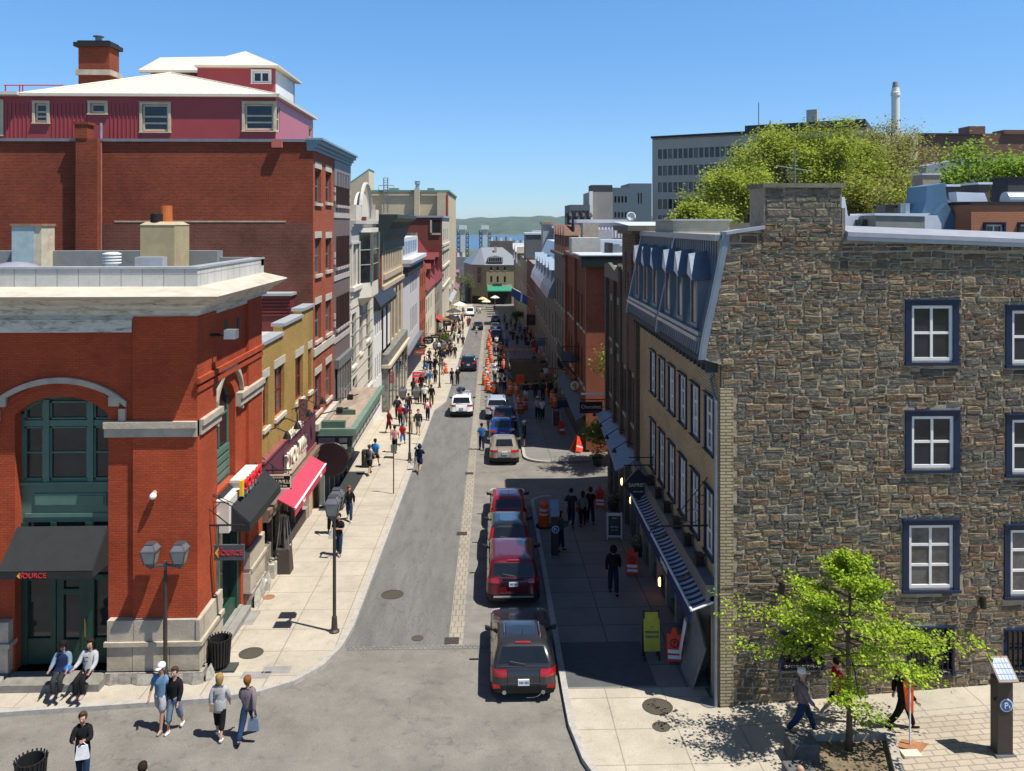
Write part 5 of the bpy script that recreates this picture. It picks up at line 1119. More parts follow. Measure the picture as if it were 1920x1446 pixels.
for z in(zb1-1.2,zb0+2.2):
 for i in range(3):m.tube([(*pl[i],z),(*pl[i+1],z)],.05,4)
m.build('bow_frame',mat('olive_frame',(0,0,0)),bw)
m=M()
for i in range(3):m.poly([(*pl[i],zb0+1),(*pl[i+1],zb0+1),(*pl[i+1],zb1),(*pl[i],zb1)])
g=m.build('pane',GLASS,bw)
for px,w_ in((657.5,.35),(671.5,.3),(697,.4)):
 y=Y(px);m=M();m.box(X2,X2+.14,y-w_/2,y+w_/2,Z(656,560),zt5-1.5);m.build('pilaster',CREAM,b)
m=M()
for k in range(9):m.box(X2,X2+.03,YD+.3,YE5-.3,Z(656,580)-k*.85-.06,Z(656,580)-k*.85)
m.build('stone_joint',mat('joint_grey',(.3,.27,.23)),b)
m=M();m.box(X2,X2+.25,YD+.05,YE5-.05,Z(656,548),Z(656,540));m.build('stone_band',CREAM,b)
# ---------------- small white house with black mansard
zt6=Z(700,583)
w6=rows(X2,[(703,705),(707,709),(711,713),(714.6,716.4)],((592,632),(672,715)),703)
b=building('white_house','small white house with a black metal mansard squeezed between taller fronts','building',-20,X2,YE5+.02,YF+6,-5,zt6,mat('white_render',(.70,.69,.67),var=.06),DECK,{'+X':w6},rev=.15)
for h in w6:window(b,'+X',X2,h,mat('blue_black_frame',(.02,.025,.045)),GLASS,rev=.15,grid=(1,2),ft=.07)
q=[(X2+.5,zt6),(X2+.55,zt6+.3),(X2-.2,zt6+1.6),(X2-1.6,zt6+2.5),(X2-4,zt6+2.7),(X2-4,zt6)]
M().ext([(x,YE5+.03,z)for x,z in q],(0,YF+5.9-YE5,0)).build('mansard',mat('black_mansard',(.02,.021,.023),rough=.45),b)
# ---------------- beige arcaded building
zt7=Z(716,402)
yF=Y(716)
up=[(yF+1.0+k*(YG-yF-2)/8,yF+1.0+k*(YG-yF-2)/8+.85,Z(716,512),Z(716,458),Z(716,458)-.5)for k in range(8)]
lw=[(yF+.9+k*(YG-yF-1.5)/5,yF+.9+k*(YG-yF-1.5)/5+1.7,Z(716,660),Z(716,550),Z(716,550)-.8)for k in range(5)]
b=building('arcaded_building','tall beige building with arched window rows and a dark green cornice','building',-18,X2,yF,YG,-6,zt7,BEIGE,mat('dark_roof',(.06,.07,.07)),{'+X':up+lw},mats={'-Y':OBRK},rev=.3,sides=('+X','-Y','+Y'))
for h in up+lw:window(b,'+X',X2,h,BLKW,GLASS,rev=.3,grid=(1,2),ft=.08)
m=M();m.box(X2,X2+.2,yF,YG,Z(716,545),Z(716,537));m.box(X2,X2+.14,yF+.8,YG-.8,Z(716,527),Z(716,516));m.build('stone_band',BEIGE,b)
pr=[(0,-3.1),(.15,-3.0),(.15,-2.2),(.35,-1.9),(.55,-1.2),(.9,-.6),(1.3,-.3),(1.3,0),(-.3,0),(-.3,-3.1)]
M().ext([(X2+x,yF-.2,zt7+z)for x,z in pr],(0,YG-yF+.3,0)).build('cornice',mat('dark_green_cornice',(.035,.05,.045),rough=.5),b)
m=M();m.box(X2+.02,X2+.5,yF-.1,YG,-3.2,Z(716,665));m.build('shop_front',mat('weathered_shopfront',(.17,.17,.15),var=.5,scale=3,rough=.7),b)
m=M();m.box(X2+.02,X2+.75,yF-.3,YG+.2,Z(716,690),Z(716,684));m.build('shop_roof',mat('beige_ledge',(.5,.43,.32)),b)
for k in range(6):
 m=M();y=yF+.6+k*2.4;m.box(X2+.5,X2+.56,y,y+1.5,-4.6,Z(716,700));m.build('shop_window',GLASS,b)
 # ---------------- white bay-topped house
BLUEW=mat('blue_white_paint',(.56,.57,.58),rough=.5,var=.06)
zt8=Z(757,500)
w8=rows(X2,[(769.5,771),(772.5,774),(775.3,776.8),(778,779.4),(780.6,782)],((512,552),(580,625),(650,690)),769.5)
b=building('white_bay_house','white fronted house with a glazed white attic above black eaves','building',-18,X2,YG+.02,YH,-7,zt8,mat('grey_white_render',(.52,.51,.52),var=.1),DECK,{'+X':w8},rev=.15)
for h in w8:window(b,'+X',X2,h,BLKW,GLASS,rev=.15,grid=(1,2),ft=.08)
m=M();m.box(X2-.6,X2+.75,YG,YH+.2,zt8,zt8+.35);m.box(X2-.3,X2+.9,YG-.1,YH+.3,zt8+.35,zt8+.75);m.build('eave',BLUEW,b)
m=M();m.box(X2+.02,X2+.5,YG+.1,YH-.1,zt8-1.0,zt8-.02);m.build('dark_frieze',mat('black_frieze',(.02,.022,.03)),b)
m=M();m.box(X2-2.5,X2-.1,YG+.4,YH-1,zt8+.75,zt8+2.9);at=m.build('attic',BLUEW,b)
m=M()
for k in range(6):y=YG+1+k*2.6;m.box(X2-.1,X2-.05,y,y+1.7,zt8+1.2,zt8+2.5)
m.build('attic_window',mat('pale_blue_glass',(.2,.27,.36),rough=.1),at)
m=M();m.box(X2+.02,X2+.25,YG+.2,YH,-4.5,-2.2+1.2);m.build('navy_shop_front',mat('navy_front',(.012,.016,.045)),b)
m=M();m.box(X2+.02,X2+.6,YG+.1,YH,-.9,-.7);m.build('shop_canopy',STEEL,b)
b=building('rubble_gable','rough brown stone gable rising behind the white attic','building',-15.5,PY(779,0,YH+.5).x,YH+.5,YH+3,-5,PY(770,437,YH+.5).z,mat('brown_rubble',(.22,.17,.12),rough=.95,var=.55,scale=2.2,bump=1,bscale=4),DECK)
zt9=Z(787,503)
w9=rows(X2,[(788.5,790),(792,793.3),(795,796.2)],((515,540),(565,590),(607,630)),788.5)
b=building('orange_brick_house','narrow orange brick house beside the white bay house','building',-17,X2,YH+.02,YI,-8,zt9,OBRK,DECK,{'+X':w9},rev=.12)
for h in w9:window(b,'+X',X2,h,BLKW,GLASS,rev=.12,grid=(1,2),ft=.08)
YJ,YK=Y(815),Y(829)
def gabled(name,label,x0,x1,y0,y1,z0,ze,zr_,wm,rm,holes=(),frame=None,dormers=0,dm=None,over=.3):
 o=thing(name,label,'building',((x0+x1)/2,(y0+y1)/2,z0))
 m=M();wall(m,'+X',x1,y0,y1,z0,ze,holes,.12);xm=(x0+x1)/2
 for y in(y0,y1):m.poly([(x0,y,z0),(x1,y,z0),(x1,y,ze),(xm,y,zr_),(x0,y,ze)])
 m.build('wall',wm,o)
 m=M()
 for s,xe in((1,x1+over),(-1,x0-over)):
  m.prism([(xe,y0-.15,ze-.15),(xe,y1+.15,ze-.15),(xm,y1+.15,zr_),(xm,y0-.15,zr_)],[(xe,y0-.15,ze),(xe,y1+.15,ze),(xm,y1+.15,zr_+.15),(xm,y0-.15,zr_+.15)])
 rf=m.build('roof',rm,o)
 for h in holes:window(o,'+X',x1,h,frame,GLASS,rev=.12,grid=(1,2),ft=.08)
 for k in range(dormers):
  y=y0+(y1-y0)*(k+.5)/dormers;xd=x1-.4;t=(zr_-ze)*.55
  m=M();m.box(xd-2.2,xd,y-.7,y+.7,ze+.2,ze+t);m.ext([(xd+.15,y-.95,ze+t),(xd+.15,y+.95,ze+t),(xd+.15,y,ze+t+.8)],(-2.6,0,0));d=m.build('dormer',dm or rm,o)
  m=M();wbox(m,'+X',xd,y-.4,y+.4,ze+.45,ze+t-.15,-.03,-.01);m.build('dormer_window',GLASS,d)
 return o
RROOF=mat('red_roof_metal',(.17,.036,.028),rough=.75,var=.1)
w10=rows(X2,[(799.5,801),(803,804.2),(806,807),(808.7,809.7)],((562,590),(605,632)),799.5)
gabled('red_roof_house','cream fronted house with a red dormered roof',-17.5,X2,YI+.02,YJ,-9,Z(799,545),Z(799,545)+4.2,mat('pale_cream_render',(.6,.55,.44),var=.08),RROOF,w10,BRNW,2)
w11=rows(X2,[(816.5,817.7),(819.5,820.5),(822.5,823.3)],((552,572),(588,606)),816.5)
gabled('stone_red_roof_house','grey stone house with a steep crimson roof near the tall maroon wall',-17.5,X2,YJ+.02,YK,-9.5,Z(816,530),Z(816,530)+6.5,mat('grey_rubble',(.24,.22,.18),rough=.95,var=.5,scale=3,bump=.6),mat('crimson_roof',(.15,.024,.026),rough=.75),w11,BRNW,2)
YL=Y(842.5)
zt11=PY(800,408,YK).z
w12=rows(X2,[(831,832.5),(835,836.3),(838.6,839.6)],((430,452),(472,492),(512,530)),831)
b=building('maroon_wall_building','tall building with a blank maroon side wall and pale classical front','building',-27,X2,YK,YL,-11,zt11,mat('pale_classical_stone',(.50,.46,.38),var=.1),DECK,{'+X':w12},mats={'-Y':mat('maroon_wall',(.165,.045,.03),rough=.8,var=.1,scale=.4)},rev=.2,coping=GALV,ch=.35,cp=.3)
for h in w12:window(b,'+X',X2,h,GRYW,GLASS,rev=.2,grid=(1,2),ft=.1)
m=M()
for py in(462,470,503,540):m.box(X2,X2+.3,YK+.3,YL-.3,Z(831,py),Z(831,py)+.45)
m.build('stone_band',mat('pale_classical_stone',(0,0,0)),b)
q0,q1=PY(810,437,YK-.05),PY(826,413,YK-.05);m=M();m.box(q0.x,q1.x,YK-.12,YK,q0.z,q1.z);m.build('side_opening',DARK,b);m=M();m.box(q0.x-.35,q0.x,YK-.2,YK,q0.z-.3,q1.z);m.box(q0.x-.35,q1.x,YK-.2,YK,q0.z-.35,q0.z);m.build('opening_frame',LIME,b)
yt=YL+.5;ztt=PY(760,360,yt).z
TB=brick('theatre_block',(.50,.42,.30),(.47,.395,.28),(.42,.35,.25),bw=.8,bh=.4,ms=.02,big=.08,bump=.1)
b=building('theatre_block','long beige windowless theatre block with rooftop ladder and chimney','building',PY(692,0,yt).x,PY(840,0,yt).x,yt,yt+40,-12,ztt,TB,DECK,coping=mat('green_copper_edge',(.12,.24,.21)),ch=.4,cp=.3)
m=M();m.box(PY(692,0,yt).x,PY(773,0,yt).x,yt-.4,yt,PY(700,367,yt).z,PY(700,364,yt).z);m.box(PY(790,0,yt).x,PY(826,0,yt).x,yt-.4,yt,PY(700,367,yt).z,PY(700,364,yt).z);m.build('wall_band',TB,b)
m=M();m.box(PY(778,0,yt).x,PY(787.5,0,yt).x,yt-1.6,yt,-5,PY(780,354,yt).z);ck=m.build('chimney_shaft',TB,b)
c_=PY(782.7,0,yt-.8).x;M().lathe([(.45,0),(.4,.8),(.62,.95),(.55,1.5),(.62,1.6)],(c_,yt-.8,PY(780,354,yt).z)).build('cowl',GALV,ck)
m=M();m.box(PY(821,0,yt).x,PY(837,0,yt).x,yt-2.5,yt,-5,ztt-.2);m.build('corner_tower',TB,b);m=M();m.box(PY(837,0,yt-2).x,PY(840,0,yt-2).x,yt-2.4,yt-.5,-4,ztt-.5);m.build('red_strip',OBRK,b)
for p0,p1,ph_ in((730,747,353),(802,814,353)):m=M();m.box(PY(p0,0,yt+5).x,PY(p1,0,yt+5).x,yt+4,yt+7,ztt-.2,PY(p0,ph_,yt+5).z);m.build('roof_unit',mat('green_unit',(.2,.26,.22)),b)
m=M();l0,l1=PY(719.5,0,yt-.8).x,PY(727,0,yt-.8).x;zt_=PY(720,334,yt).z;zl=PY(720,400,yt).z
for x in(l0,l1):m.tube([(x,yt-.8,zl),(x,yt-.8,zt_)],.12,5)
for k in range(15):z=zl+(zt_-zl)*(k+1)/15;m.tube([(l0,yt-.8,z),(l1,yt-.8,z)],.06,4)
m.tube([(l0-1.2,yt,ztt+.3),(l0-1.2,yt,ztt+1.4),(l1+1.2,yt,ztt+1.4),(l1+1.2,yt,ztt+.3)],.07,4);m.build('roof_ladder',STEEL,b)
ya=yt-4;m=M();P_=[PY(640,450,ya),PY(691,450,ya),PY(691,320.5,ya),PY(640,357,ya)]
m.ext(P_,(0,8,0));wd=m.build('stage_tower',TB,b)
m=M();m.ext([P_[2],P_[3],P_[3]+Vector((0,0,.45)),P_[2]+Vector((.1,0,.45))],(0,8,0));m.build('capping',mat('green_copper_edge',(0,0,0)),wd)
m=M();q=PY(691.2,0,ya).x;m.poly([(q,ya,P_[1].z),(q,ya+8,P_[1].z),(q,ya+8,P_[2].z),(q,ya,P_[2].z)]);m.build('lit_side',mat('sunlit_theatre',(.6,.52,.38)),wd)  # paler copy of the theatre block, sunlight put into this side's colour
w13=rows(X2,[(845,846),(848,849),(851,852)],((572,584),(590,602)),845)
gabled('grey_roof_house','yellow stone house with a pale metal roof near the bend',-20,X2+.2,YL+.1,Y(853,X2),-14,Z(845,562),Z(845,562)+4.5,mat('yellow_stone',(.42,.36,.24),var=.25),mat('pale_metal_roof',(.5,.53,.57),rough=.35,metal=.4),w13,BRNW,2,GALV)
w14=rows(-8.6,[(855.5,856.3),(858,858.8),(861,861.7)],((555,565),(572,582)),855)
gabled('mauve_roof_house','stone house with a mauve roof beside the small street tree',-20,-8.6,Y(853.5),Y(864),-14,Z(856,542,-8.6),Z(856,542,-8.6)+5,mat('olive_stone',(.3,.28,.2),var=.25),mat('mauve_roof',(.22,.12,.16),rough=.5),w14,BRNW,2)
# ---------------- the block that closes the street
ye=226;zb,zw=-11,PY(900,497,ye).z
xe0,xe1=PY(886,0,ye).x,PY(960,0,ye).x
YST=mat('yellow_end_stone',(.27,.245,.165),rough=.85,var=.15)
e9=[(PY(a,0,ye).x,PY(c_,0,ye).x,PY(a,u,ye).z,PY(a,t,ye).z)for a,c_ in((919,923),(931,935),(944.5,948.5))for t,u in((500,507),(518,530))]
b=thing('corner_stone_building','yellow stone block with a grey metal hipped roof closing the street','building',(xe0,ye+6,zb))
m=M();wall(m,'-Y',ye,PY(912,0,ye).x,xe1+3,zb,zw,e9,.2);xm_=PY(912,0,ye).x;xl_=PY(886,0,ye+5).x;xq=PY(870,0,ye+16).x
m.poly([(xl_,ye+3,zb),(xm_,ye,zb),(xm_,ye,zw),(xl_,ye+3,zw)]);m.poly([(xq,ye+18,zb),(xl_,ye+3,zb),(xl_,ye+3,zw),(xq,ye+18,zw)]);m.build('wall',YST,b)
for h in e9:window(b,'-Y',ye,h,BRNW,GLASS,rev=.2,grid=(1,2),ft=.1,sill=SILL)
zr_=PY(910,464,ye+8).z
q0,q1=PY(902,0,ye+9).x,PY(942,0,ye+9).x
m=M();o_=.4;m.poly([(xm_-o_,ye-o_,zw),(xe1+3,ye-o_,zw),(q1,ye+9,zr_),(q0,ye+9,zr_)]);m.poly([(xl_-o_,ye+3,zw),(xm_-o_,ye-o_,zw),(q0,ye+9,zr_)]);m.poly([(xq-o_,ye+18,zw),(xl_-o_,ye+3,zw),(q0,ye+9,zr_),(q0+1,ye+18,zr_)]);m.poly([(xe1+3,ye-o_,zw),(xe1+3,ye+18,zw),(q1,ye+9,zr_)])
m.build('roof',mat('grey_metal_hip',(.33,.35,.38),rough=.4,metal=.45,var=.1),b)
m=M();x0,x1=PY(915,0,ye).x,PY(943,0,ye).x;z0_=PY(920,492,ye).z;m.ext([(x0,ye-.05,z0_),(x1,ye-.05,z0_),(x1,ye-.05,z0_+1.4),((x0+x1)/2,ye-.05,z0_+1.9),(x0,ye-.05,z0_+1.4)],(0,5,0));dm=m.build('wide_dormer',GALV,b)
m=M()
for k in range(6):x=x0+.3+(x1-x0-.6)*k/6;m.box(x,x+.42,ye-.12,ye-.06,z0_+.25,z0_+1.3)
m.build('dormer_window',GLASS,dm)
m=M();x=PY(929,0,ye+6).x;m.box(x-.35,x+.35,ye+6,ye+7,zw+2,PY(929,463,ye+6).z);m.build('chimney',LIME,b)
m=M();m.box(xm_+.2,xe1,ye-.1,ye-.01,PY(920,543,ye).z,PY(920,534,ye).z);m.build('sign_fascia',mat('cream_fascia',(.5,.46,.36)),b);m=M();m.box(PY(924,0,ye).x,PY(941,0,ye).x,ye-.2,ye-.1,PY(920,536,ye).z,PY(920,532,ye).z);m.build('green_sign',mat('dark_green_sign',(.02,.07,.045)),b)
m=M();m.box(xm_+.4,xe1-.1,ye-.06,ye,zb,PY(920,545,ye).z);m.build('shop_front',DARK,b)
m=M();m.poly([(xl_-.03,ye+2.9,zb),(xm_-.03,ye-.1,zb),(xm_-.03,ye-.1,zb+3),(xl_-.03,ye+2.9,zb+3)]);m.build('corner_shop_front',DARK,b)
m=M()
for t in(.35,):
 for z_ in(PY(920,530,ye).z,PY(920,508,ye).z-1):x,y=xl_+(xm_-xl_)*t,ye+3-3*t;m.poly([(x-.02,y-.06,z_),(x+.85,y-1.0,z_),(x+.85,y-1.0,z_+1.9),(x-.02,y-.06,z_+1.9)])
m.build('corner_window',GLASS,b)
aw,P=awning('green_awning','bright green restaurant awning on the yellow stone block','-Y',ye-.1,xm_+.3,xe1-.2,PY(920,537,ye).z,PY(920,544.5,ye).z,1.6,.25,mat('green_canvas',(.02,.22,.13),rough=.7))
for px,py,c in((905,575,(.62,.45,.2)),(928,572,(.62,.6,.55)),(912,581,(.6,.52,.42))):
 p=G(px,py);o=thing('parasol','%s cafe parasol in front of the yellow stone block'%{905:'mustard',928:'white',912:'cream'}[px],'parasol',p,None)
 M().tube([p,p+Vector((0,0,2.5))],.05,6).build('pole',WHITE,o);M().lathe([(1.3,2.0),(.7,2.4),(.03,2.65)],p,10).build('canopy',mat('parasol_cloth_%d'%px,c),o)
for i,px in enumerate((868,909.5)):
 yq=760;x0=PY(px,0,yq).x;o=thing('quay_tower','white capped lattice tower on the river quay, %s of the two'%('one nearer the beige theatre' if i==0 else 'one above the hipped roof'),'tower',(x0,yq,-33));zt_=PY(px,422.5,yq).z
 m=M();m.box(x0-1.9,x0+1.9,yq-1.4,yq+1.4,-33,zt_-4);m.build('shaft',mat('tower_concrete',(.55,.55,.53)),o)
 m=M();m.box(x0-3.5,x0+3.5,yq-2.5,yq+2.5,zt_-4,zt_);m.build('head',mat('tower_head',(.62,.63,.62)),o)
 m=M()
 for sx_ in(-1,1):
  xx=x0+sx_*4.2
  for dx in(-1.3,1.3):m.tube([(xx+dx,yq,-33),(xx+dx,yq,zt_-(7 if sx_>0 else 4))],.28,4)
  for k in range(9):z=-31+k*(zt_+26)/9;m.tube([(xx-1.3,yq,z),(xx+1.3,yq,z+3.4)],.22,4);m.tube([(xx-1.3,yq,z+3.4),(xx+1.3,yq,z)],.22,4);m.box(xx-1.4,xx+1.4,yq-.6,yq+.6,z,z+.8)
 m.build('lattice',mat('tower_lattice',(.05,.05,.055)),o)
for i,(p0,p1,pt_,yq,c,lb)in enumerate(((842,862,472,330,(.5,.07,.04),'vermilion tiled roof house beyond the white roof'),(846,872,482,300,(.2,.2,.2),'low grey roofed house below the quay tower'),(884,918,470,300,(.2,.04,.04),'dark red gabled roof behind the metal hip'),(918,962,452,330,(.12,.1,.085),'long dark brick block with roof stacks in the distance'),(955,985,456,420,(.2,.22,.2),'far low block with green roof units'))):
 a,c_=PY(p0,0,yq),PY(p1,0,yq);z=PY(p0,pt_,yq).z
 o=thing('distant_house',lb,'building',((a.x+c_.x)/2,yq,-20));cm=mat('distant_%d'%i,c,var=.2,scale=.3)
 if i in(0,2):M().box(a.x,c_.x,yq,yq+10,-24,z-3.4).build('wall',mat('distant_wall',(.4,.36,.3)),o);M().ext([(a.x-.3,yq-.3,z-3.4),(c_.x+.3,yq-.3,z-3.4),((a.x*.4+c_.x*.6),yq-.3,z)],(0,11,0)).build('roof',cm,o)
 else:
  M().box(a.x,c_.x,yq,yq+12,-24,z).build('wall',cm,o)
  for k in range(5):x=a.x+(c_.x-a.x)*(k+.5)/5;M().box(x-.4,x+.4,yq+2,yq+3,z,z+1.2+.6*(k%2)).build('roof_stack',STEEL if k%2 else WHITE,o)
  # ================== RIGHT SIDE
X3=XR
GBRK=brick('buff_brick',(.52,.405,.225),(.43,.335,.185),(.24,.19,.115),ms=.014,big=.16,bump=.5,bw=.23,bh=.085)
BBRK=brick('brown_brick',(.085,.062,.046),(.06,.045,.035),(.14,.115,.09),ms=.012,big=.25,bump=.5)
RB2=brick('plain_red_brick',(.27,.075,.04),(.20,.056,.032),(.24,.11,.07),ms=.01,big=.2,bump=.3)
BLUEM=mat('blue_grey_metal',(.21,.25,.30),rough=.38,metal=.45,var=.12,scale=1.2)
BLUEL=mat('light_blue_metal',(.27,.36,.46),rough=.35,metal=.4,var=.1)
WMET=mat('white_metal',(.66,.70,.76),rough=.35,metal=.2,var=.05)
GSTONE=mat('grey_ashlar',(.135,.125,.105),rough=.85,var=.22,scale=1.6,bump=.3)
YR=lambda px,X=X3:PX(px,0,X).y
ZR=lambda px,py,X=X3:PX(px,py,X).z
# ---------------- rubble gable house (street front of buff brick)
YG0,YG1=21.95,33.8
xg=lambda px:PY(px,420,YG0).x
zg=lambda py:PY(1500,py,YG0).z
PROF=[(5.90,8.75),(5.98,9.3),(6.10,9.86),(6.24,10.5),(6.36,11.1),(6.48,11.7),(6.58,12.2)]
b=thing('stone_gable_house','rubble stone gable house with navy window casings, tall chimney and buff brick street front','building',(11,28,-1.5))
casings=[(1697,1797,562,686),(1697,1799,770,888),(1692,1798,975,1114),(1885,1990,572,692),(1885,1990,778,898),(1882,1990,986,1128)]
base_w=[(1700,1788,1178,1270),(1466,1545,1182,1256),(1884,1970,1184,1272)]
cw=.17
ops=[(xg(a)+cw,xg(c)-cw,zg(d)+.13,zg(t)-cw)for a,c,t,d in casings]+[(xg(a)+.06,xg(c)-.06,zg(d)+.08,zg(t)-.08)for a,c,t,d in base_w]
MORT=mat('lime_mortar',(.34,.29,.21),rough=.95,var=.2,scale=5,bump=.6,bscale=30)
ztop=lambda x:12.2+(x-6.58)*(.17 if x<xg(1432)else-.0385)if x<xg(1432)else 12.34-max(0,(x-xg(1575)))*.062-.12
m=M();wall(m,'-Y',YG0,xg(1352)+.02,24,-2.5,12.05,ops,.34)
m.ext([(x,YG0,z)for x,z in PROF]+[(xg(1352)+.02,YG0,12.05),(xg(1352)+.02,YG0,8.6)],(0,.45,0))
m.ext([(6.58,YG0,12.05),(xg(1432),YG0,12.05),(xg(1432),YG0,12.36),(6.58,YG0,12.2)],(0,.45,0));m.ext([(xg(1432),YG0+.001,12.05),(24,YG0+.001,12.05),(24,YG0+.001,11.3+.7),(xg(1578),YG0+.001,12.2),(xg(1432),YG0+.001,12.2)],(0,.45,0))
m.box(xg(1432),xg(1578),YG0-.02,YG0+1.2,12.0,zg(352))
m.build('mortar_wall',MORT,b)
PAL=[(.125,.098,.068),(.15,.118,.08),(.10,.09,.073),(.165,.13,.085),(.13,.09,.06),(.088,.08,.069),(.20,.165,.11),(.155,.105,.067),(.115,.108,.087)]
rs=random.Random(11)
def stones(m,x0f,x1f,z0,z1,Yf,avoid=(),hmin=.09,hmax=.26,wmin=.2,wmax=.66,dep=.032,pal=PAL,wob=0.0):
 z=z0
 while z<z1:
  h=min(rs.uniform(hmin,hmax)*(1 if rs.random()<.8 else.6),z1-z)
  if h<.05:break
  x,xe=x0f(z+h/2),x1f(z+h/2)
  while x<xe-.06:
   w=min(rs.uniform(wmin,wmax)*(.7+h*1.6),xe-x)
   if xe-x-w<.12:w=xe-x
   parts=[(z,z+h)]
   if h>.17 and rs.random()<.4:k=z+h*rs.uniform(.4,.6);parts=[(z,k),(k,z+h)]
   for(a,c_)in parts:
    if any(o[0]<x+w-.02 and o[1]>x+.02 and o[2]<c_-.02 and o[3]>a+.02 for o in avoid):
     hit=[o for o in avoid if o[0]<x+w-.02 and o[1]>x+.02 and o[2]<c_-.02 and o[3]>a+.02][0]
     if hit[0]-x>.1:xa,xb=x,hit[0]
     elif x+w-hit[1]>.1:xa,xb=hit[1],x+w
     else:continue
    else:xa,xb=x,x+w
    g=rs.uniform(.008,.017);d0=rs.uniform(.014,dep);n=4;q=3
    tl,tr=rs.uniform(-.02,.02),rs.uniform(-.02,.02)
    pts=[]
    for j in range(q+1):
     for i in range(n+1):
      u,v=(0,.09,.5,.91,1)[i],(0,.14,.86,1)[j]
      edge=i in(0,n)or j in(0,q)
      px_=xa+g+(xb-xa-2*g)*u+(rs.uniform(-.026,.026)if edge else 0);pz=a+g+(c_-a-2*g)*v+(rs.uniform(-.019,.019)if edge else 0)+(tl*(1-u)+tr*u)*.5
      corner=i in(0,n)and j in(0,q)
      if corner:px_+=(.018 if i==0 else-.018);pz+=(.015 if j==0 else-.015)
      pz+=wob*(sin(px_*1.1+pz*1.7)+.6*sin(px_*2.9-pz*2.3))
      dd=.002 if edge else d0+rs.uniform(-.011,.011)
      pts.append((px_,Yf-dd,pz))
    k=m.add(pts);c=rs.choice(pal);f=rs.uniform(.8,1.3);c=(c[0]*f*1.1,c[1]*f*1.06,c[2]*f*1.0)
    for j in range(q):
     for i in range(n):s_=k+j*(n+1)+i;m.f.append((s_,s_+1,s_+n+2,s_+n+1));m.c.append(c)
   x+=w
  z+=h
STONE_T=tinted('rubble_stones',nvar=.3,nscale=8,bump=.8,bscale=16)
av=[(o[0]-.02-cw,o[1]+.02+cw,o[2]-.14,o[3]+cw)if i<6 else(o[0]-.05,o[1]+.05,o[2]-.08,o[3]+.08)for i,o in enumerate(ops)]
def xprof(z):
 if z<8.75:return 6.40 if z>7.9 else 6.82 if int(z*3.1)%2 else 6.70
 for(xa,za),(xb,zb_)in zip(PROF,PROF[1:]):
  if za<=z<=zb_:return xa+(xb-xa)*(z-za)/(zb_-za)+.03
 return 6.6
m=M();XB=[8.6,10.9,13.2];sw=lambda k:(lambda z:XB[k]+.22*sin(z*1.9+k)+.1*sin(z*5.3))
for x0f,x1f in((xprof,sw(0)),(sw(0),sw(1)),(sw(1),sw(2)),(sw(2),lambda z:16.2)):stones(m,x0f,x1f,-1.7+rs.uniform(-.1,.1),11.72,YG0,av,wob=.022)
xcl,xcr=xg(1432),xg(1578)
stones(m,lambda z:6.62,lambda z:xcl,11.75,12.25,YG0,());stones(m,lambda z:xcl+.02-.1*(z<12.6),lambda z:xcr+.04,11.75,12.55,YG0-.03,());stones(m,lambda z:xcr,lambda z:16.2,11.75,11.95,YG0,())
stones(m,lambda z:xcl+.02,lambda z:xcr-.02,12.55,zg(352),YG0-.03,(),.14,.26,.3,.75,.03,[(.14,.125,.10),(.16,.14,.11),(.12,.11,.09)])
m.build('rubble_stone',STONE_T,b)
m=M();m.box(xcl-.06,xcr+.06,YG0-.12,YG0+1.3,zg(352),zg(344));m.build('chimney_cap',mat('mossy_cap',(.17,.16,.12),rough=.95,var=.3,bump=.5),b)
m=M();m.box(xcr-.01,xcr+.08,YG0-.05,YG0+1.2,12,zg(390));m.build('chimney_edge_stone',mat('grey_rubble_side',(.2,.18,.14),var=.4,scale=5,bump=.8),b)
M().box(X3-.005,X3+.36,YG0-.06,YG0+.02,-1.9,7.95).build('brick_quoin',brick('quoin_brick',(.42,.36,.23),(.36,.30,.18),(.15,.12,.08),ms=.016,bw=.34,bh=.09,bump=.8),b)
for i,o in enumerate(ops):
 if i<6:window(b,'-Y',YG0,o,WHITE,GLASS if i%3!=2 else GLASS2,rev=.07,grid=(2,2 if i%3!=2 else[.36,.68]),ft=.085,casing=(NAVY,cw,.045))
 else:window(b,'-Y',YG0,o,mat('navy_frame',(.012,.022,.05)),GLASS,rev=.2,grid=(2,2),ft=.07,bars=BLACK,casing=(NAVY,.09,.02))
GLASS3=mat('painted_reflection_glass',(.30,.30,.29),rough=.1,spec=.6,var=.6,scale=3)  # pale colour stands for bright buildings reflected in the panes
ws=[]
for zl,zh in((5.95,7.5),(2.98,4.8)):
 for k in range(6):yc=30.95-1.6*k;ws.append((yc-.42,yc+.42,zl,zh))
sf=(YG0+.5,YG1-.3,-2.6,1.55)
m=M();wall(m,'-X',X3,YG0+.02,YG1,-2.8,8.7,ws+[sf],.22);wall(m,'+Y',YG1,X3,14,-3,12);m.build('street_wall',GBRK,b)
for h in ws:window(b,'-X',X3,h,WHITE,GLASS3 if R.random()<.45 else GLASS,rev=.09,grid=(2,3),ft=.085,casing=(NAVY,.1,.05),ext=.05)
m=M();wbox(m,'-X',X3,sf[0],sf[1],sf[2],sf[3],.6,.62);m.build('shop_interior',DARK,b)
for k in range(8):
 a=sf[0]+(sf[1]-sf[0])*k/7.4;m=M();wbox(m,'-X',X3,a,a+.28,sf[2],sf[3],-.04,.3);m.build('shop_pillar',mat('pale_shop_pillar',(.27,.24,.19),var=.2),b)
 if k<7:m=M();wbox(m,'-X',X3,a+.28,a+1.2,sf[2],-.75,.05,.3);m.build('stall_riser',mat('dark_riser',(.06,.065,.075)),b);m=M();wbox(m,'-X',X3,a+.28,a+1.5,-.75,sf[3],.25,.27);m.build('shop_window',GLASS,b)
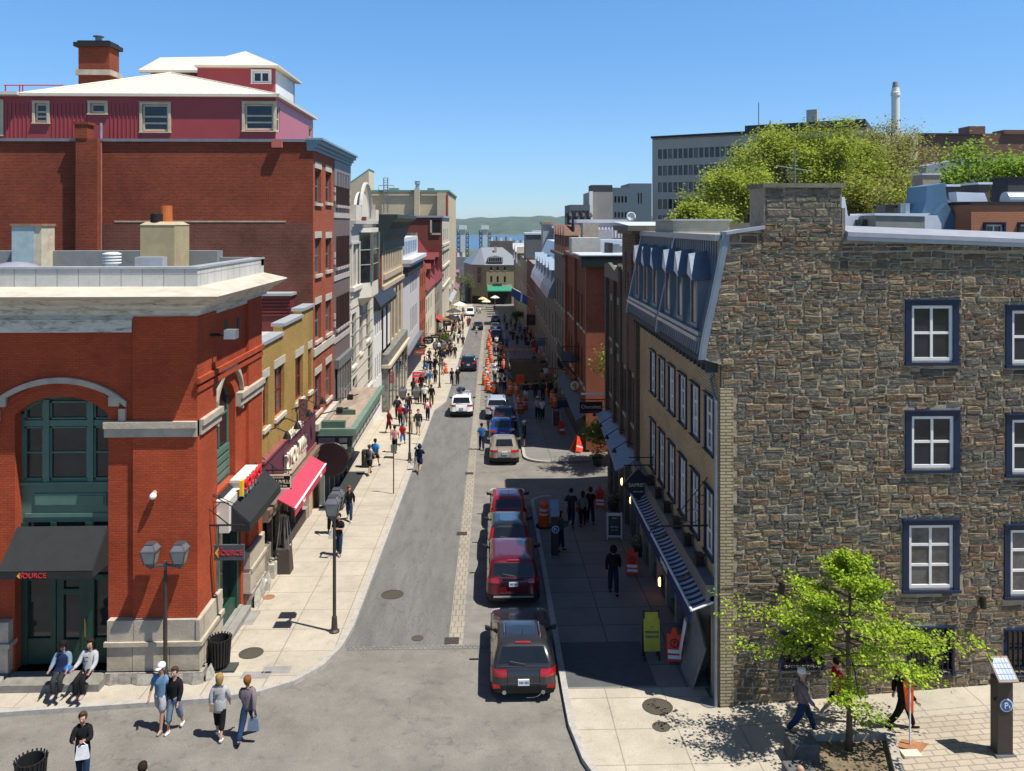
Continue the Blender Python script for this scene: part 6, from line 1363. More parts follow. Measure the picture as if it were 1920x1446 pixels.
m=M();m.box(X3-.35,X3-.002,YG0+.15,YG1,2.02,2.45);m.box(X3-.2,X3-.002,YG0+.15,YG1,1.55,2.02);m.build('shop_cornice',mat('grey_lead',(.16,.155,.15),rough=.6,var=.15),b)
for k in range(6):
 y=23.4+k*1.45;o=thing('sign_floodlight','small black floodlight above the striped awning, %s from the gable'%('first','second','third','fourth','fifth','sixth')[k],'lamp',(X3,y,2.6),'floodlights above the striped awning')
 M().box(X3-.32,X3-.08,y-.13,y+.13,2.48,2.8).build('head',BLACK,o);M().tube([(X3,y,2.75),(X3-.2,y,2.75)],.025,5).build('arm',BLACK,o)
m=M()
for(xa,za),(xb,zb_)in zip(PROF,PROF[1:]):
 m.poly([(xa,YG0+.45,za),(xa,YG1,za),(xb,YG1,zb_),(xb,YG0+.45,zb_)])
ms=m.build('mansard',BLUEM,b)
m=M();m.poly([(6.58,YG0+.4,12.2),(6.58,YG1,12.2),(14,YG1,12.0),(14,YG0+.4,12.0)]);m.build('flat_roof',mat('pale_flat_roof',(.42,.40,.35),var=.15),b)
m=M()
for y in(YG0,27.55,YG1-.22):
 m.ext([(x-.16,y,z)for x,z in PROF]+[(x+.05,y,z)for x,z in PROF[::-1]],(0,.2 if y>YG0 else-.04,0))
m.ext([(x-.12,YG0-.05,z)for x,z in PROF]+[(x+.0,YG0-.05,z)for x,z in PROF[::-1]],(0,.12,0))
m.build('party_rib',BLUEM,ms)
m=M()
for k in range(46):
 y=YG0+.6+k*.25
 if abs(y-27.6)>.25:
  m.box(6.40,6.52,y,y+.1,11.35,12.02)
  m.prism([(5.86,y,8.80),(5.86,y+.06,8.80),(6.0,y+.06,9.45),(6.0,y,9.45)],[(5.93,y,8.78),(5.93,y+.06,8.78),(6.06,y+.06,9.45),(6.06,y,9.45)])
m.build('batten',BLUEM,ms)
m=M()
for a,c_ in((YG0+.3,27.5),(27.8,YG1-.25)):
 m.box(5.82,5.98,a,c_,9.35,9.47);m.box(5.75,5.92,a,c_,9.22,9.33);m.box(6.3,6.6,a,c_,12.02,12.2)
m.build('snow_rail',GALV,ms)
m=M();m.box(5.86,X3,YG0+.05,YG1,8.62,8.78)
for k in range(26):y=YG0+.2+k*.45;m.box(6.02,X3,y,y+.12,8.35,8.62)
m.build('eave',mat('dark_eave',(.03,.04,.05)),b)
for k in range(6):
 yc=23.2+k*1.72+(.35 if k>2 else 0);x0=5.98;za,zb_=9.5,11.0
 m=M();m.box(x0,6.9,yc-.36,yc+.36,za,zb_);d=m.build('dormer',BLUEM,b)
 m=M();m.box(x0-.05,x0,yc-.38,yc-.28,za,zb_);m.box(x0-.05,x0,yc+.28,yc+.38,za,zb_);m.box(x0-.05,x0,yc-.28,yc+.28,za,za+.12);m.build('dormer_frame',mat('dormer_jamb',(.20,.235,.27),rough=.45,metal=.2),d)
 m=M();m.poly([(x0-.012,yc-.28,za+.12),(x0-.012,yc+.28,za+.12),(x0-.012,yc+.28,zb_),(x0-.012,yc-.28,zb_)]);m.build('pane',GLASS,d)
 r0,r1=(x0-.12,yc+.30,zb_+.62),(7.0,yc+.30,zb_+.80)
 m=M();m.prism([(x0-.2,yc-.48,zb_-.12),(7,yc-.48,zb_-.02),r1,r0],[(x0-.2,yc-.44,zb_-.14),(7,yc-.44,zb_-.04),(r1[0],r1[1]+.04,r1[2]-.04),(r0[0],r0[1]+.04,r0[2]-.04)]);m.build('dormer_roof',mat('dormer_blue',(.125,.16,.20),rough=.4,metal=.3),d)
 m=M();m.poly([r0,r1,(7,yc+.85,zb_+.66),(x0-.12,yc+.5,zb_+.05)]);m.poly([(x0-.2,yc-.44,zb_-.12),(x0-.12,yc+.5,zb_+.02),r0]);m.build('lit_cheek',WMET,d)  # white metal puts the sunlit slope of the blue roof into its colour
m=M();m.prism([(6.5,YG0-.12,12.2),(xcl,YG0-.12,12.36),(xcl,YG0+.5,12.36),(6.5,YG0+.5,12.2)],[(6.5,YG0-.12,12.28),(xcl,YG0-.12,12.46),(xcl,YG0+.5,12.46),(6.5,YG0+.5,12.28)])
zc=12.22
m.prism([(xcr+.08,YG0-.22,zc-.06),(24,YG0-.22,zc-.6),(24,YG0+.5,zc-.5),(xcr+.08,YG0+.5,zc)],[(xcr+.08,YG0-.22,zc+.06),(24,YG0-.22,zc-.5),(24,YG0+.5,zc-.3),(xcr+.08,YG0+.5,zc+.24)])
m.prism([(xcr+.08,YG0-.17,zc-.17),(24,YG0-.17,zc-.73),(24,YG0,zc-.73),(xcr+.08,YG0,zc-.17)],[(xcr+.08,YG0-.17,zc-.06),(24,YG0-.17,zc-.6),(24,YG0,zc-.6),(xcr+.08,YG0,zc-.06)])
m.build('coping',mat('grey_coping_metal',(.36,.37,.40),rough=.45,metal=.35,var=.1),b)
m=M();m.tube([(X3-.02,YG0+.6,8.3),(X3-.1,YG0+.6,8.1),(X3-.1,YG0+.03,7.6),(X3-.1,YG0+.03,-1.2)],.055,8);m.build('downpipe',mat('blue_grey_pipe',(.24,.28,.33),rough=.4,metal=.4),b)
for px,py in((1463,1098),(1837,1125)):
 q=PY(px,py,YG0);o=thing('wall_uplighter','black tube light fixed to the rubble gable, %s'%('nearer the buff brick corner' if px<1500 else 'below the sill line by the far window'),'lamp',q)
 M().lathe([(.075,-.16),(.075,.16)],(q.x,q.y-.16,q.z),10).build('tube',BLACK,o);M().box(q.x-.03,q.x+.03,q.y-.1,q.y,q.z-.05,q.z+.05).build('mount',BLACK,o)
q=PY(1463,1098,YG0);tag(M().tube([(xg(1356),YG0-.1,zg(1088)),(xg(1463),YG0-.1,zg(1092))],.012,4).build('wall_cable',BLACK,base=(xg(1400),YG0,zg(1090))),'thin black cable strung along the rubble gable to a tube light','cable')
q0,q1=PY(1212,440,30),PY(1368,415,30)
o=thing('roof_room','low grey green rooftop stair room with a pale coping above the blue dormers','roof room',(9,28,12));x0,x1=PY(1262,0,28).x,PY(1368,0,28).x
M().box(x0,x1,28,31,11.8,PY(1300,414,28).z).build('wall',mat('grey_green_render',(.33,.33,.27),var=.15),o);M().box(x0-.08,x1+.08,27.92,31.1,PY(1300,414,28).z,PY(1300,411,28).z).build('coping',CAP,o);M().box(x1+.1,PY(1432,0,29).x,29,29.3,11.8,PY(1400,418,29).z).build('side_wall',mat('dark_green_wall',(.12,.12,.08)),o)
m=M();q=PY(1491,345,23);m.tube([(q.x,23,13.4),(q.x,23,PY(1491,280,23).z)],.02,5);m.tube([(PY(1450,312,23).x,22.8,PY(1450,312,23).z),(PY(1530,320,23).x,23.3,PY(1530,320,23).z)],.015,5)
tag(m.build('antenna',STEEL,base=(q.x,23,13.6)),'thin television antenna standing on the rubble stone chimney','antenna')
CAW=bpy.data.materials.new('striped_canvas');CAW.use_nodes=True
n,L=CAW.node_tree.nodes,CAW.node_tree.links
g_=n.new('ShaderNodeNewGeometry');s_=n.new('ShaderNodeSeparateXYZ');L.new(g_.outputs['Position'],s_.inputs[0]);mm_=n.new('ShaderNodeMath');mm_.operation='MULTIPLY';mm_.inputs[1].default_value=3.4;L.new(s_.outputs['Y'],mm_.inputs[0]);fr=n.new('ShaderNodeMath');fr.operation='FRACT';L.new(mm_.outputs[0],fr.inputs[0]);gt=n.new('ShaderNodeMath');gt.operation='GREATER_THAN';gt.inputs[1].default_value=.5;L.new(fr.outputs[0],gt.inputs[0])
mi=n.new('ShaderNodeMixRGB');mi.inputs['Color1'].default_value=(.012,.018,.045,1);mi.inputs['Color2'].default_value=(.36,.38,.42,1);L.new(gt.outputs[0],mi.inputs['Fac']);L.new(mi.outputs[0],n['Principled BSDF'].inputs['Base Color']);n['Principled BSDF'].inputs['Roughness'].default_value=.8
o=thing('striped_awning','long navy and grey striped awning with pale roller bars over the bistro front','awning',(5.9,27,1.8))
seg=[(22.15,24.0),(24.15,27.2),(27.3,28.6),(28.7,31.6)]
for a,c_ in seg:
 m=M();N=6;P_=[]
 for i in range(N+1):t=i/N;P_.append((6.22-.6*t,2.0-.26*t-.05*sin(pi*t)))
 for(xa,za),(xb,zb_)in zip(P_,P_[1:]):m.poly([(xa,a,za),(xb,a,zb_),(xb,c_,zb_),(xa,c_,za)])
 m.build('canvas',CAW,o)
for a,c_ in((22.1,24.05),(24.12,28.6),(28.68,31.65)):
 M().tube([(6.2,a,2.05),(6.2,c_,2.05)],.1,10).build('roller',BLUEL,o)
 M().tube([(5.6,a,1.75),(5.6,c_,1.75)],.045,8).build('front_bar',mat('pale_bar',(.55,.57,.6),rough=.4),o)
M().box(5.57,5.60,22.1,31.6,1.36,1.72).build('valance',mat('navy_canvas',(.008,.022,.09),rough=.8),o)
M().tube([(5.6,22.1,1.75),(6.2,22.05,2.0)],.03,6).build('end_arm',WHITE,o)
text('SAPRISTI',.26,(5.56,25.5,1.54),(pi/2,0,-pi/2),mat('sign_cream',(.6,.55,.42)),o)
c_=PY(1196,908,31.0);hw,hh=.62,.62
o=thing('diamond_sign','dark blue diamond sign with cream lettering hanging on a black bracket','sign',c_)
m=M();m.ext([(c_.x-hw,30.95,c_.z),(c_.x,30.95,c_.z-hh),(c_.x+hw,30.95,c_.z),(c_.x,30.95,c_.z+hh)],(0,.1,0));m.build('board',mat('sign_navy',(.012,.018,.035),rough=.35),o)
text('SAPRISTI',.2,(c_.x,30.93,c_.z-.02),FRONT,mat('sign_cream',(0,0,0)),o);text('BISTRO BAR',.07,(c_.x,30.93,c_.z-.27),FRONT,mat('sign_cream',(0,0,0)),o)
m=M();zt=c_.z+hh+.12;m.tube([(X3,31,zt),(c_.x-.55,31,zt)],.025,6);m.tube([(X3,31,zt+.3),(c_.x-.35,31,zt+.3)],.02,6);m.tube([(X3-.05,31,zt+.35),(X3-.05,31,zt-1.6)],.02,6)
for x in(c_.x-.1,c_.x+.1):m.tube([(x,31,c_.z+hh-.1),(x,31,zt)],.012,5)
m.build('bracket',BLACK,o)
m=M();q=PY(1345,1000,22.6);m.tube([(X3,23.2,q.z),(4.7,23.2,q.z-.02),(4.65,23.2,q.z-.2)],.028,6)
for cx,cz,r in((5.9,.28,.2),(6.15,.75,.14),(5.6,.2,.13)):m.tube([(cx+r*cos(t*.5),23.2,q.z+cz+r*sin(t*.5))for t in range(13)],.012,5)
m.tube([(X3,23.2,q.z+1.4),(5.2,23.2,q.z)],.014,5)
tag(m.build('iron_bracket',BLACK,base=(X3,23.2,q.z)),'empty black scrolled iron bracket on the buff brick over the striped awning','bracket')
WARM=bpy.data.materials.new('warm_lamp');WARM.use_nodes=True;WARM.node_tree.nodes['Principled BSDF'].inputs['Emission Color'].default_value=(1,.45,.12,1);WARM.node_tree.nodes['Principled BSDF'].inputs['Emission Strength'].default_value=6
for i,(px,py)in enumerate(((1237,1091),(1200,972),(1183,938),(1166,903))):
 q=PX(px,py,X3-.12);o=thing('wall_lantern','small glowing wall lantern under the awnings, %s along the fronts'%('nearest the gable','second','third','last before the side street')[i],'lamp',q,'glowing wall lanterns on the shop fronts')
 M().lathe([(.03,-.16),(.05,-.1),(.06,.1),(.02,.16)],q,8).build('bulb',WARM,o);M().box(q.x+.02,q.x+.12,q.y-.06,q.y+.06,q.z-.2,q.z+.22).build('back_plate',BLACK,o)
 # ---------------- dark brick house with the tower
Y20,Y21=YG1+.05,43.1
zt=ZR(1140,497)
w2=[]
for zl,zh in((6.6,8.5),(3.7,5.7)):
 for y in(35.0,37.2,39.2,41.4):w2.append((y-.42,y+.42,zl,zh))
sf2=(Y20+.3,Y21-.3,-3,1.5)
b=building('dark_brick_house','dark brown brick house with stone sills, a square tower and scrolled gable','building',X3,15,Y20,Y21,-4,zt,BBRK,mat('green_copper_roof',(.16,.26,.16),rough=.6),{'-X':w2+[sf2]},rev=.24,parapet=.02)
for h in w2:window(b,'-X',X3,h,GRYW,GLASS,rev=.22,grid=(2,2),ft=.07,sill=mat('old_sill',(.27,.24,.19)),lintel=mat('old_sill',(0,0,0)))
for y in(Y20+.2,36.1,38.2,40.3,Y21-.25):m=M();m.box(X3-.16,X3-.003,y-.22,y+.22,2.3,zt);m.build('pilaster',BBRK,b)
m=M();wall(m,'-X',X3-.12,34.2,37.6,6,12.05,[(34.75,35.15,9.3,11.2),(36.4,36.8,9.3,11.2)],.15);wall(m,'-Y',34.2,X3-.12,8.6,6,12.05,[(6.75,7.0,9.3,11.2)],.15);wall(m,'+Y',37.6,X3-.12,8.6,6,12.05);wall(m,'+X',8.6,34.2,37.6,6,12.05);tw=m.build('tower',brick('tower_brick',(.15,.075,.05),(.11,.055,.04),(.16,.13,.1),ms=.014,bw=.3,bh=.13,bump=.7),b)
m=M();m.box(X3+.1,8.4,34.4,37.4,6,11.9);m.build('tower_core',DARK,tw)
m=M();m.box(X3-.3,8.8,34.0,37.8,12.05,12.2);m.box(X3-.5,9.0,33.85,37.95,12.2,12.42);m.build('tower_cornice',mat('brown_stone',(.13,.11,.085),var=.25),tw)
m=M();m.poly([(X3-.45,33.9,12.43),(8.95,33.9,12.43),(8.95,37.9,12.6),(X3-.45,37.9,12.6)]);m.build('tower_roof',WMET,tw)
m=M();m.ext([(X3-.2,38.2,zt-.6),(X3-.2,42.9,zt-.6),(X3-.2,42.9,zt+.1),(X3-.2,41.6,zt+.2),(X3-.2,39.4,zt-.1),(X3-.2,38.4,zt+.3)],(.19,0,0));m.build('scrolled_gable',mat('brown_stone',(0,0,0)),b)
m=M();m.prism([(5.35,Y20+.1,1.95),(X3,Y20+.1,2.4),(X3,Y21-.1,2.5),(5.75,Y21-.1,2.2)],[(5.35,Y20+.1,2.02),(X3,Y20+.1,2.47),(X3,Y21-.1,2.57),(5.75,Y21-.1,2.27)]);m.build('canopy',mat('dull_canopy_metal',(.24,.27,.31),rough=.5,metal=.3,var=.15),b)
m=M();wbox(m,'-X',X3,sf2[0],sf2[1],sf2[2],sf2[3],.4,.42);m.build('shop_interior',DARK,b)
for k in range(6):m=M();a=sf2[0]+k*1.6;wbox(m,'-X',X3,a,a+.2,sf2[2],sf2[3],-.05,.3);m.build('shop_post',mat('weathered_post',(.14,.13,.12),var=.3),b)
for k in range(4):
 y=34.6+k*2.2;o=thing('swan_lamp','black swan neck lamp over the dull metal canopy, %s from the diamond sign'%('first','second','third','fourth')[k],'lamp',(X3,y,2.9),'swan neck lamps over the metal canopy')
 M().tube([(X3,y,2.9),(5.9,y,3.05),(5.4,y,2.75)],.022,6).build('arm',BLACK,o);M().lathe([(.12,-.16),(.05,0)],(5.38,y,2.75),8).build('shade',BLACK,o)
 # ---------------- red brick house beyond the side street
Y30,Y31=51.2,YR(1063)
zt=ZR(1105,492)
w3=[]
for k,(zl,zh)in enumerate(((5.4,7.7),(1.6,4.0))):
 for y in(53.2,55.2,57.2,60.2,62.2,64.2):w3.append((y-.45,y+.45,zl,zh,zh-.4))
sd_=[(7.75,8.5,4.0,5.6),(7.75,8.5,-.2,1.4),(10.2,11,4,5.6)]
b=building('red_brick_house','red brick house with pale arched windows beyond the sunny side street','building',X3,16,Y30,Y31,-5,zt,RB2,DECK,{'-X':w3,'-Y':sd_},mats={'-X':brick('shaded_street_brick',(.16,.042,.024),(.12,.033,.02),(.16,.08,.055),big=.25)},rev=.2)  # street face is a darker copy of the brick, with shade in its colour
for h in w3:window(b,'-X',X3,h,mat('pale_frame',(.45,.44,.4)),GLASS,rev=.2,grid=(1,2),ft=.08,sill=SILL)
for h in sd_:window(b,'-Y',Y30,h,WHITE,GLASS,rev=.2,grid=(1,2),ft=.08,sill=mat('pale_frame',(0,0,0)))
for y in(Y30+.3,58.7,Y31-.3):m=M();m.box(X3-.2,X3-.003,y-.3,y+.3,-2,zt+.1);m.build('pilaster',RB2,b)
m=M();x1=16
m.box(5.75,x1,Y30-.9,Y30+.2,PY(1120,500,Y30).z,PY(1120,479,Y30).z);m.build('roof_fascia',mat('black_green_fascia',(.006,.012,.012),rough=.6),b)
m=M();m.box(5.65,x1,Y30-.95,Y30+4,PY(1120,479,Y30).z,PY(1120,477,Y30).z);m.build('roof_edge',WMET,b)
m=M();m.box(X3-.2,X3+.5,Y30,Y31,zt,zt+.25);m.build('cornice',mat('rust_cornice',(.25,.14,.08),var=.3),b)
m=M();m.box(X3+.02,6.36+.0,0,0,0,0)if False else None
m=M();m.box(X3-1.3,X3-.05,56.5,60.5,2.7,2.8);
for k in range(12):m.tube([(X3-1.25,56.5+k*.36,2.8),(X3-1.25,56.5+k*.36,3.8)],.03,4)
m.tube([(X3-1.25,56.5,3.8),(X3-1.25,60.5,3.8)],.04,5);m.tube([(X3-.05,56.5,3.8),(X3-1.25,56.5,3.8)],.04,5);m.tube([(X3,57,1.4),(X3-1.2,57,2.7)],.06,5);m.build('balcony',BLACK,b)
m=M();m.prism([(X3-.8,Y30+.3,-.3),(X3,Y30+.3,.2),(X3,Y31,.2),(X3-.8,Y31,-.3)],[(X3-.8,Y30+.3,-.2),(X3,Y30+.3,.3),(X3,Y31,.3),(X3-.8,Y31,-.2)]);m.build('shop_canopy',mat('dark_slate_canopy',(.045,.05,.06),rough=.6),b)
m=M();m.box(X3-.25,X3-.01,Y30+.25,Y31,-4,-.2);m.build('shop_front',mat('dark_shop_front',(.035,.045,.04),var=.5,scale=2),b)
for k,(p0,p1,t,u,yy)in enumerate(((1072,1126,446,477,57),(1126,1172,450,477,60),(1148,1162,458,475,54),(1162,1172,462,475,54.3),(1141,1149,456,475,53.6))):
 a,c_=PY(p0,u,yy),PY(p1,t,yy);m=M();m.box(a.x,c_.x,yy,yy+2,a.z,c_.z)
 tag(m.build('rooftop_unit',[mat('pale_unit',(.45,.46,.42)),WMET,STEEL,STEEL,BLACK][k],base=(a.x,yy,a.z)),['long pale grey screen wall on the roof of the red brick house','white rooftop plant casing beside the pale screen wall','grey louvred cooling unit on the white roof edge','small grey cooling unit beside the tower','black duct elbow standing beside the cooling units'][k],'roof unit')
 # ---------------- grey stone houses down the slope
def front(name,label,y0,y1,zt_,mm,rowz,n,frame=GRYW,w_=.9,x1=15,arch=False,z0=-12,mats={}):
 hs=[]
 for zl,zh in rowz:
  for k in range(n):yc=y0+(y1-y0)*(k+.5)/n;hs.append((yc-w_/2,yc+w_/2,zl,zh)+((zh-.35,)if arch else()))
 o=building(name,label,'building',X3,x1,y0,y1,z0,zt_,mm,DECK,{'-X':hs},rev=.2,mats=mats)
 for h in hs:window(o,'-X',X3,h,frame,GLASS,rev=.2,grid=(1,2),ft=.09,sill=SILL)
 return o
Y4=79
b=front('grey_ashlar_house','tall grey ashlar house with spiked dormers along a brown roof edge',Y31+.02,Y4,ZR(1062,478),GSTONE,((5.2,7.4),(1.4,4.0),(-2.2,0)),5,mat('pale_frame',(0,0,0)))
zq=ZR(1062,478)
for k in range(5):
 y=Y31+1.3+k*2.5;m=M();m.box(X3-.1,X3+1,y-.5,y+.5,zq,zq+1.6);m.ext([(X3-.2,y-.7,zq+1.6),(X3-.2,y+.7,zq+1.6),(X3-.2,y,zq+2.5)],(1.4,0,0));m.build('dormer',mat('rust_dormer',(.16,.08,.055),var=.3),b)
m=M();m.box(X3-.4,X3+.3,Y31,Y4,zq-.2,zq+.05);m.build('cornice',mat('brown_stone',(0,0,0)),b)
m=M();m.lathe([(.35,0),(.2,1.2),(.02,3.2)],(X3+.6,Y31+1,zq+.5),8);m.build('spire',BLACK,b)
Y5=112
zq=ZR(1024,542)
b=front('curved_roof_house','grey stone house with a bright curved metal mansard',Y4+.02,Y5,zq,GSTONE,((1.2,3.4),(-2.6,-.4)),8,GRYW)
pr=[(X3-.7,zq),(X3-.5,zq+.8),(X3+.2,zq+2.2),(X3+.9,zq+3.6),(X3+1.6,zq+5.2)]
for a,c_,mm_ in((Y4,Y4+12,BLUEM),(Y4+12.05,Y5,WMET)):
 m=M()
 for(xa,za),(xb,zb_)in zip(pr,pr[1:]):m.poly([(xa,a,za),(xb,a,zb_),(xb,c_,zb_),(xa,c_,za)])
 m.poly([(x,a,z)for x,z in pr]+[(X3+1.6,a,zq)]);m.poly([(pr[-1][0],a,pr[-1][1]),(pr[-1][0]+6,a,pr[-1][1]),(pr[-1][0]+6,c_,pr[-1][1]),(pr[-1][0],c_,pr[-1][1])]);m.build('mansard',mm_,b)
for k in range(6):
 y=Y4+3+k*5;m=M();m.box(X3-.2,X3+1.4,y-.8,y+.8,zq+.9,zq+2.7);m.ext([(X3-.35,y-1.1,zq+2.7),(X3-.35,y+1.1,zq+2.7),(X3-.35,y,zq+3.6)],(2.2,0,0));m.build('dormer',BLUEL,b)
for i,(y,xx)in enumerate(((Y4+1.5,X3+3),(Y4+8,X3+5))):M().box(xx,xx+1.6,y,y+2,zq+3,zq+7.5-i).build('chimney',LIME,b)
front('brown_brick_house','dark reddish brick front in the shade between two grey houses',Y5+.02,138,6.6,brick('shade_red_brick',(.17,.06,.045),(.13,.05,.04),(.2,.13,.1)),((2.4,4.6),(-1.4,.8),(-5,-3)),6,mat('pale_frame',(0,0,0)))
front('pedimented_house','grey stone front with pale dormers near the end of the street',138.02,168,6.0,mat('pale_ashlar',(.19,.175,.15),var=.3),((1.4,3.6),(-2.4,-.2),(-6,-4)),6,BRNW)
b=front('last_stone_house','dark stone front at the corner facing the yellow block',168.02,214,3.6,mat('dark_ashlar',(.17,.155,.13),var=.35),((-.6,1.8),(-4.4,-2.2)),8,BRNW)
for k in range(5):m=M();y=172+k*8.5;m.box(X3-.4,X3+2,y,y+3,3.6,6.2);m.ext([(X3-.6,y-.3,6.2),(X3-.6,y+3.3,6.2),(X3-.6,y+1.5,7.6)],(3,0,0));m.build('dormer',WMET if k%2 else mat('pale_ashlar',(0,0,0)),b)
for i,(p0,p1,t,u,yy,dp,mm_,lb)in enumerate(((1018,1040,421,490,118,4,mat('grey_chimney_render',(.33,.36,.37),var=.15),'broad grey chimney stack with a tan top behind the curved mansard'),(1038,1062,428,490,116,6,BLUEL,'pale blue metal roof tower behind the spiked dormers'),(1060,1084,430,452,92,5,mat('rust_dark_roof',(.10,.06,.05)),'row of dark cowled chimney flues on a brown stack'),(1084,1176,418,452,84,8,mat('white_shed',(.45,.43,.46),var=.15),'pale lilac rooftop storey with white columns'),(986,1018,440,500,150,8,mat('grey_slate',(.12,.13,.14)),'dark slate roof block down the slope'),(1000,1020,436,470,190,8,mat('pale_far_wall',(.45,.46,.47)),'pale far roof gable over the slope'))):
 a,c_=PY(p0,u,yy),PY(p1,t,yy);o=thing('roof_block',lb,'roof',((a.x+c_.x)/2,yy,a.z))
 M().box(a.x,c_.x,yy,yy+dp,a.z-6,c_.z).build('wall',mm_,o);M().box(a.x-.2,c_.x+.2,yy-.2,yy+dp,c_.z,c_.z+.35).build('coping',mat('tan_cap',(.32,.22,.13))if i==0 else WMET,o)
 if i==3:
  for k in range(15):x=a.x+(c_.x-a.x)*(k+.2)/15;M().box(x,x+.16,yy-.1,yy,PY(p0,446,yy).z,PY(p0,426,yy).z).build('column',WHITE,o)
  M().box(PY(1112,0,yy).x,PY(1143,0,yy).x,yy-2,yy,a.z,PY(1120,430,yy).z).build('stair_cabin',mat('lilac_cabin',(.42,.40,.46)),o)
 if i==2:
  for k in range(4):M().lathe([(.25,0),(.25,1.0),(.5,1.2),(.3,1.6)],(a.x+.4+k*.75,yy-.3,c_.z+.3),8).build('cowl',BLACK,o)
q=PY(1183,407,80);o=thing('satellite_dish','white satellite dish on the rooftop beyond the brown tower','satellite dish',(q.x,80,q.z-1))
M().lathe([(.02,.12),(.3,.1),(.48,-.0),(.5,-.03),(.3,.06),(.02,.08)],(q.x,80,q.z),16,'Y').build('dish',WHITE,o,smooth=True);M().tube([(q.x+.1,80.1,q.z),(q.x+.1,80.2,q.z-1.1)],.05,6).build('mast',STEEL,o);M().tube([(q.x,80,q.z-.3),(q.x+.45,79.5,q.z-.1)],.03,5).build('feed_arm',STEEL,o)
# ---------------- blue roofs and orange house above the gable coping
yy=33
o=thing('blue_roof_house','blue metal roof with a flared chimney and white sunlit slope behind the gable','roof',(17,yy,10))
pz=lambda px,py,Y_=yy:PY(px,py,Y_)
def shape(name,pts,dep,mm,Y_=yy):m=M();m.ext([pz(a,c_,Y_)for a,c_ in pts],(0,dep,0));return m.build(name,mm,o)
MBL=mat('matt_blue_metal',(.10,.19,.29),rough=.5,metal=.2,var=.1)
shape('chimney_shaft',[(1738,440),(1730,398),(1736,378),(1738,352),(1737,349),(1772,343),(1775,370),(1790,440)],1.6,MBL)
shape('slope_wall',[(1774,372),(1783,380),(1822,380),(1822,446),(1812,446)],2.5,BLUEL,yy+.1);shape('valley_roof',[(1745,446),(1757,402),(1776,380),(1812,446)],1.2,MBL,yy-.4)
shape('white_slope',[(1733,440),(1733,403),(1758,404),(1765,420),(1765,443)],1.0,WMET,yy-.7);shape('grey_cabin',[(1642,436),(1642,403),(1734,405),(1734,440)],1.5,mat('grey_cabin_render',(.24,.25,.22),var=.1),yy-1.2);shape('cabin_roof',[(1640,404),(1640,400),(1745,400),(1735,406)],2.2,WMET,yy-1.25)
shape('left_white_roof',[(1574,425),(1574,372),(1584,370),(1590,405),(1640,405),(1640,428)],2.0,WMET,yy);shape('dark_box',[(1660,400),(1660,384),(1676,384),(1676,400)],.8,BLACK,yy-1);shape('pipe',[(1698,400),(1698,381),(1706,381),(1706,400)],.4,GALV,yy-1);shape('blue_ridge',[(1706,400),(1706,383),(1738,383),(1738,400)],1,MBL,yy+1);shape('left_dark_cabin',[(1614,425),(1614,412),(1640,412),(1640,425)],1,mat('dark_green_cabin',(.06,.07,.06)),yy-.5)
yo=31.5
oh=[(PY(1848,0,yo).x,PY(1881,0,yo).x,PY(1848,452,yo).z,PY(1848,421,yo).z),(PY(1912,0,yo).x,PY(1945,0,yo).x,PY(1912,452,yo).z,PY(1912,421,yo).z)]
b=building('orange_house','orange brick upper storey with navy framed windows above the gable coping','building',PY(1821,0,yo).x,30,yo,yo+8,9,PY(1850,384,yo).z,brick('salmon_brick',(.42,.16,.085),(.37,.14,.075),(.36,.2,.13),big=.12),DECK,{'-Y':oh},rev=.12,coping=mat('black_coping',(.02,.02,.025)),ch=.12)
for h in oh:window(b,'-Y',yo,h,WHITE,GLASS,rev=.12,grid=(2,2),ft=.07,casing=(NAVY,.09,.05))
m=M();m.ext([PY(1795,378,35),PY(1852,378,35),PY(1846,362,35),PY(1793,360,35)],(0,.6,0));tag(m.build('skylight',WMET,base=PY(1820,378,35)),'row of bright white glazed roof lights behind the orange house','skylight')
m=M();q=PY(1905,375,34);m.lathe([(.35,-.5),(.35,.5)],q,14,'X');m.box(q.x-.3,q.x+.3,33.8,34.2,q.z-.8,q.z-.3);tag(m.build('roof_duct',GALV,base=q),'round galvanised duct drum on the roof of the orange house','duct')
for k,(p0,p1,t,u,Y_,mm_,lb)in enumerate(((1776,1796,350,372,37,mat('brown_box',(.09,.07,.06)),'small dark brown chimney behind the blue roof'),(1835,1856,346,378,38,mat('brown_box',(0,0,0)),'dark brown rooftop box right of the white roof lights'),(1730,1762,328,350,60,mat('tan_cabin',(.34,.29,.22)),'tan rooftop cabin with a white lid beyond the blue chimney'),(1890,1960,335,378,45,mat('dark_slope_roof',(.06,.06,.065)),'dark pitched roof beyond the galvanised duct'))):
 a,c_=PY(p0,u,Y_),PY(p1,t,Y_);o=thing('roof_cabin',lb,'roof structure',(a.x,Y_,a.z));M().box(a.x,c_.x,Y_,Y_+1.5,a.z-2,c_.z).build('body',mm_,o);M().box(a.x-.08,c_.x+.08,Y_-.08,Y_+1.6,c_.z,c_.z+.1).build('lid',WMET if k!=3 else BLACK,o)
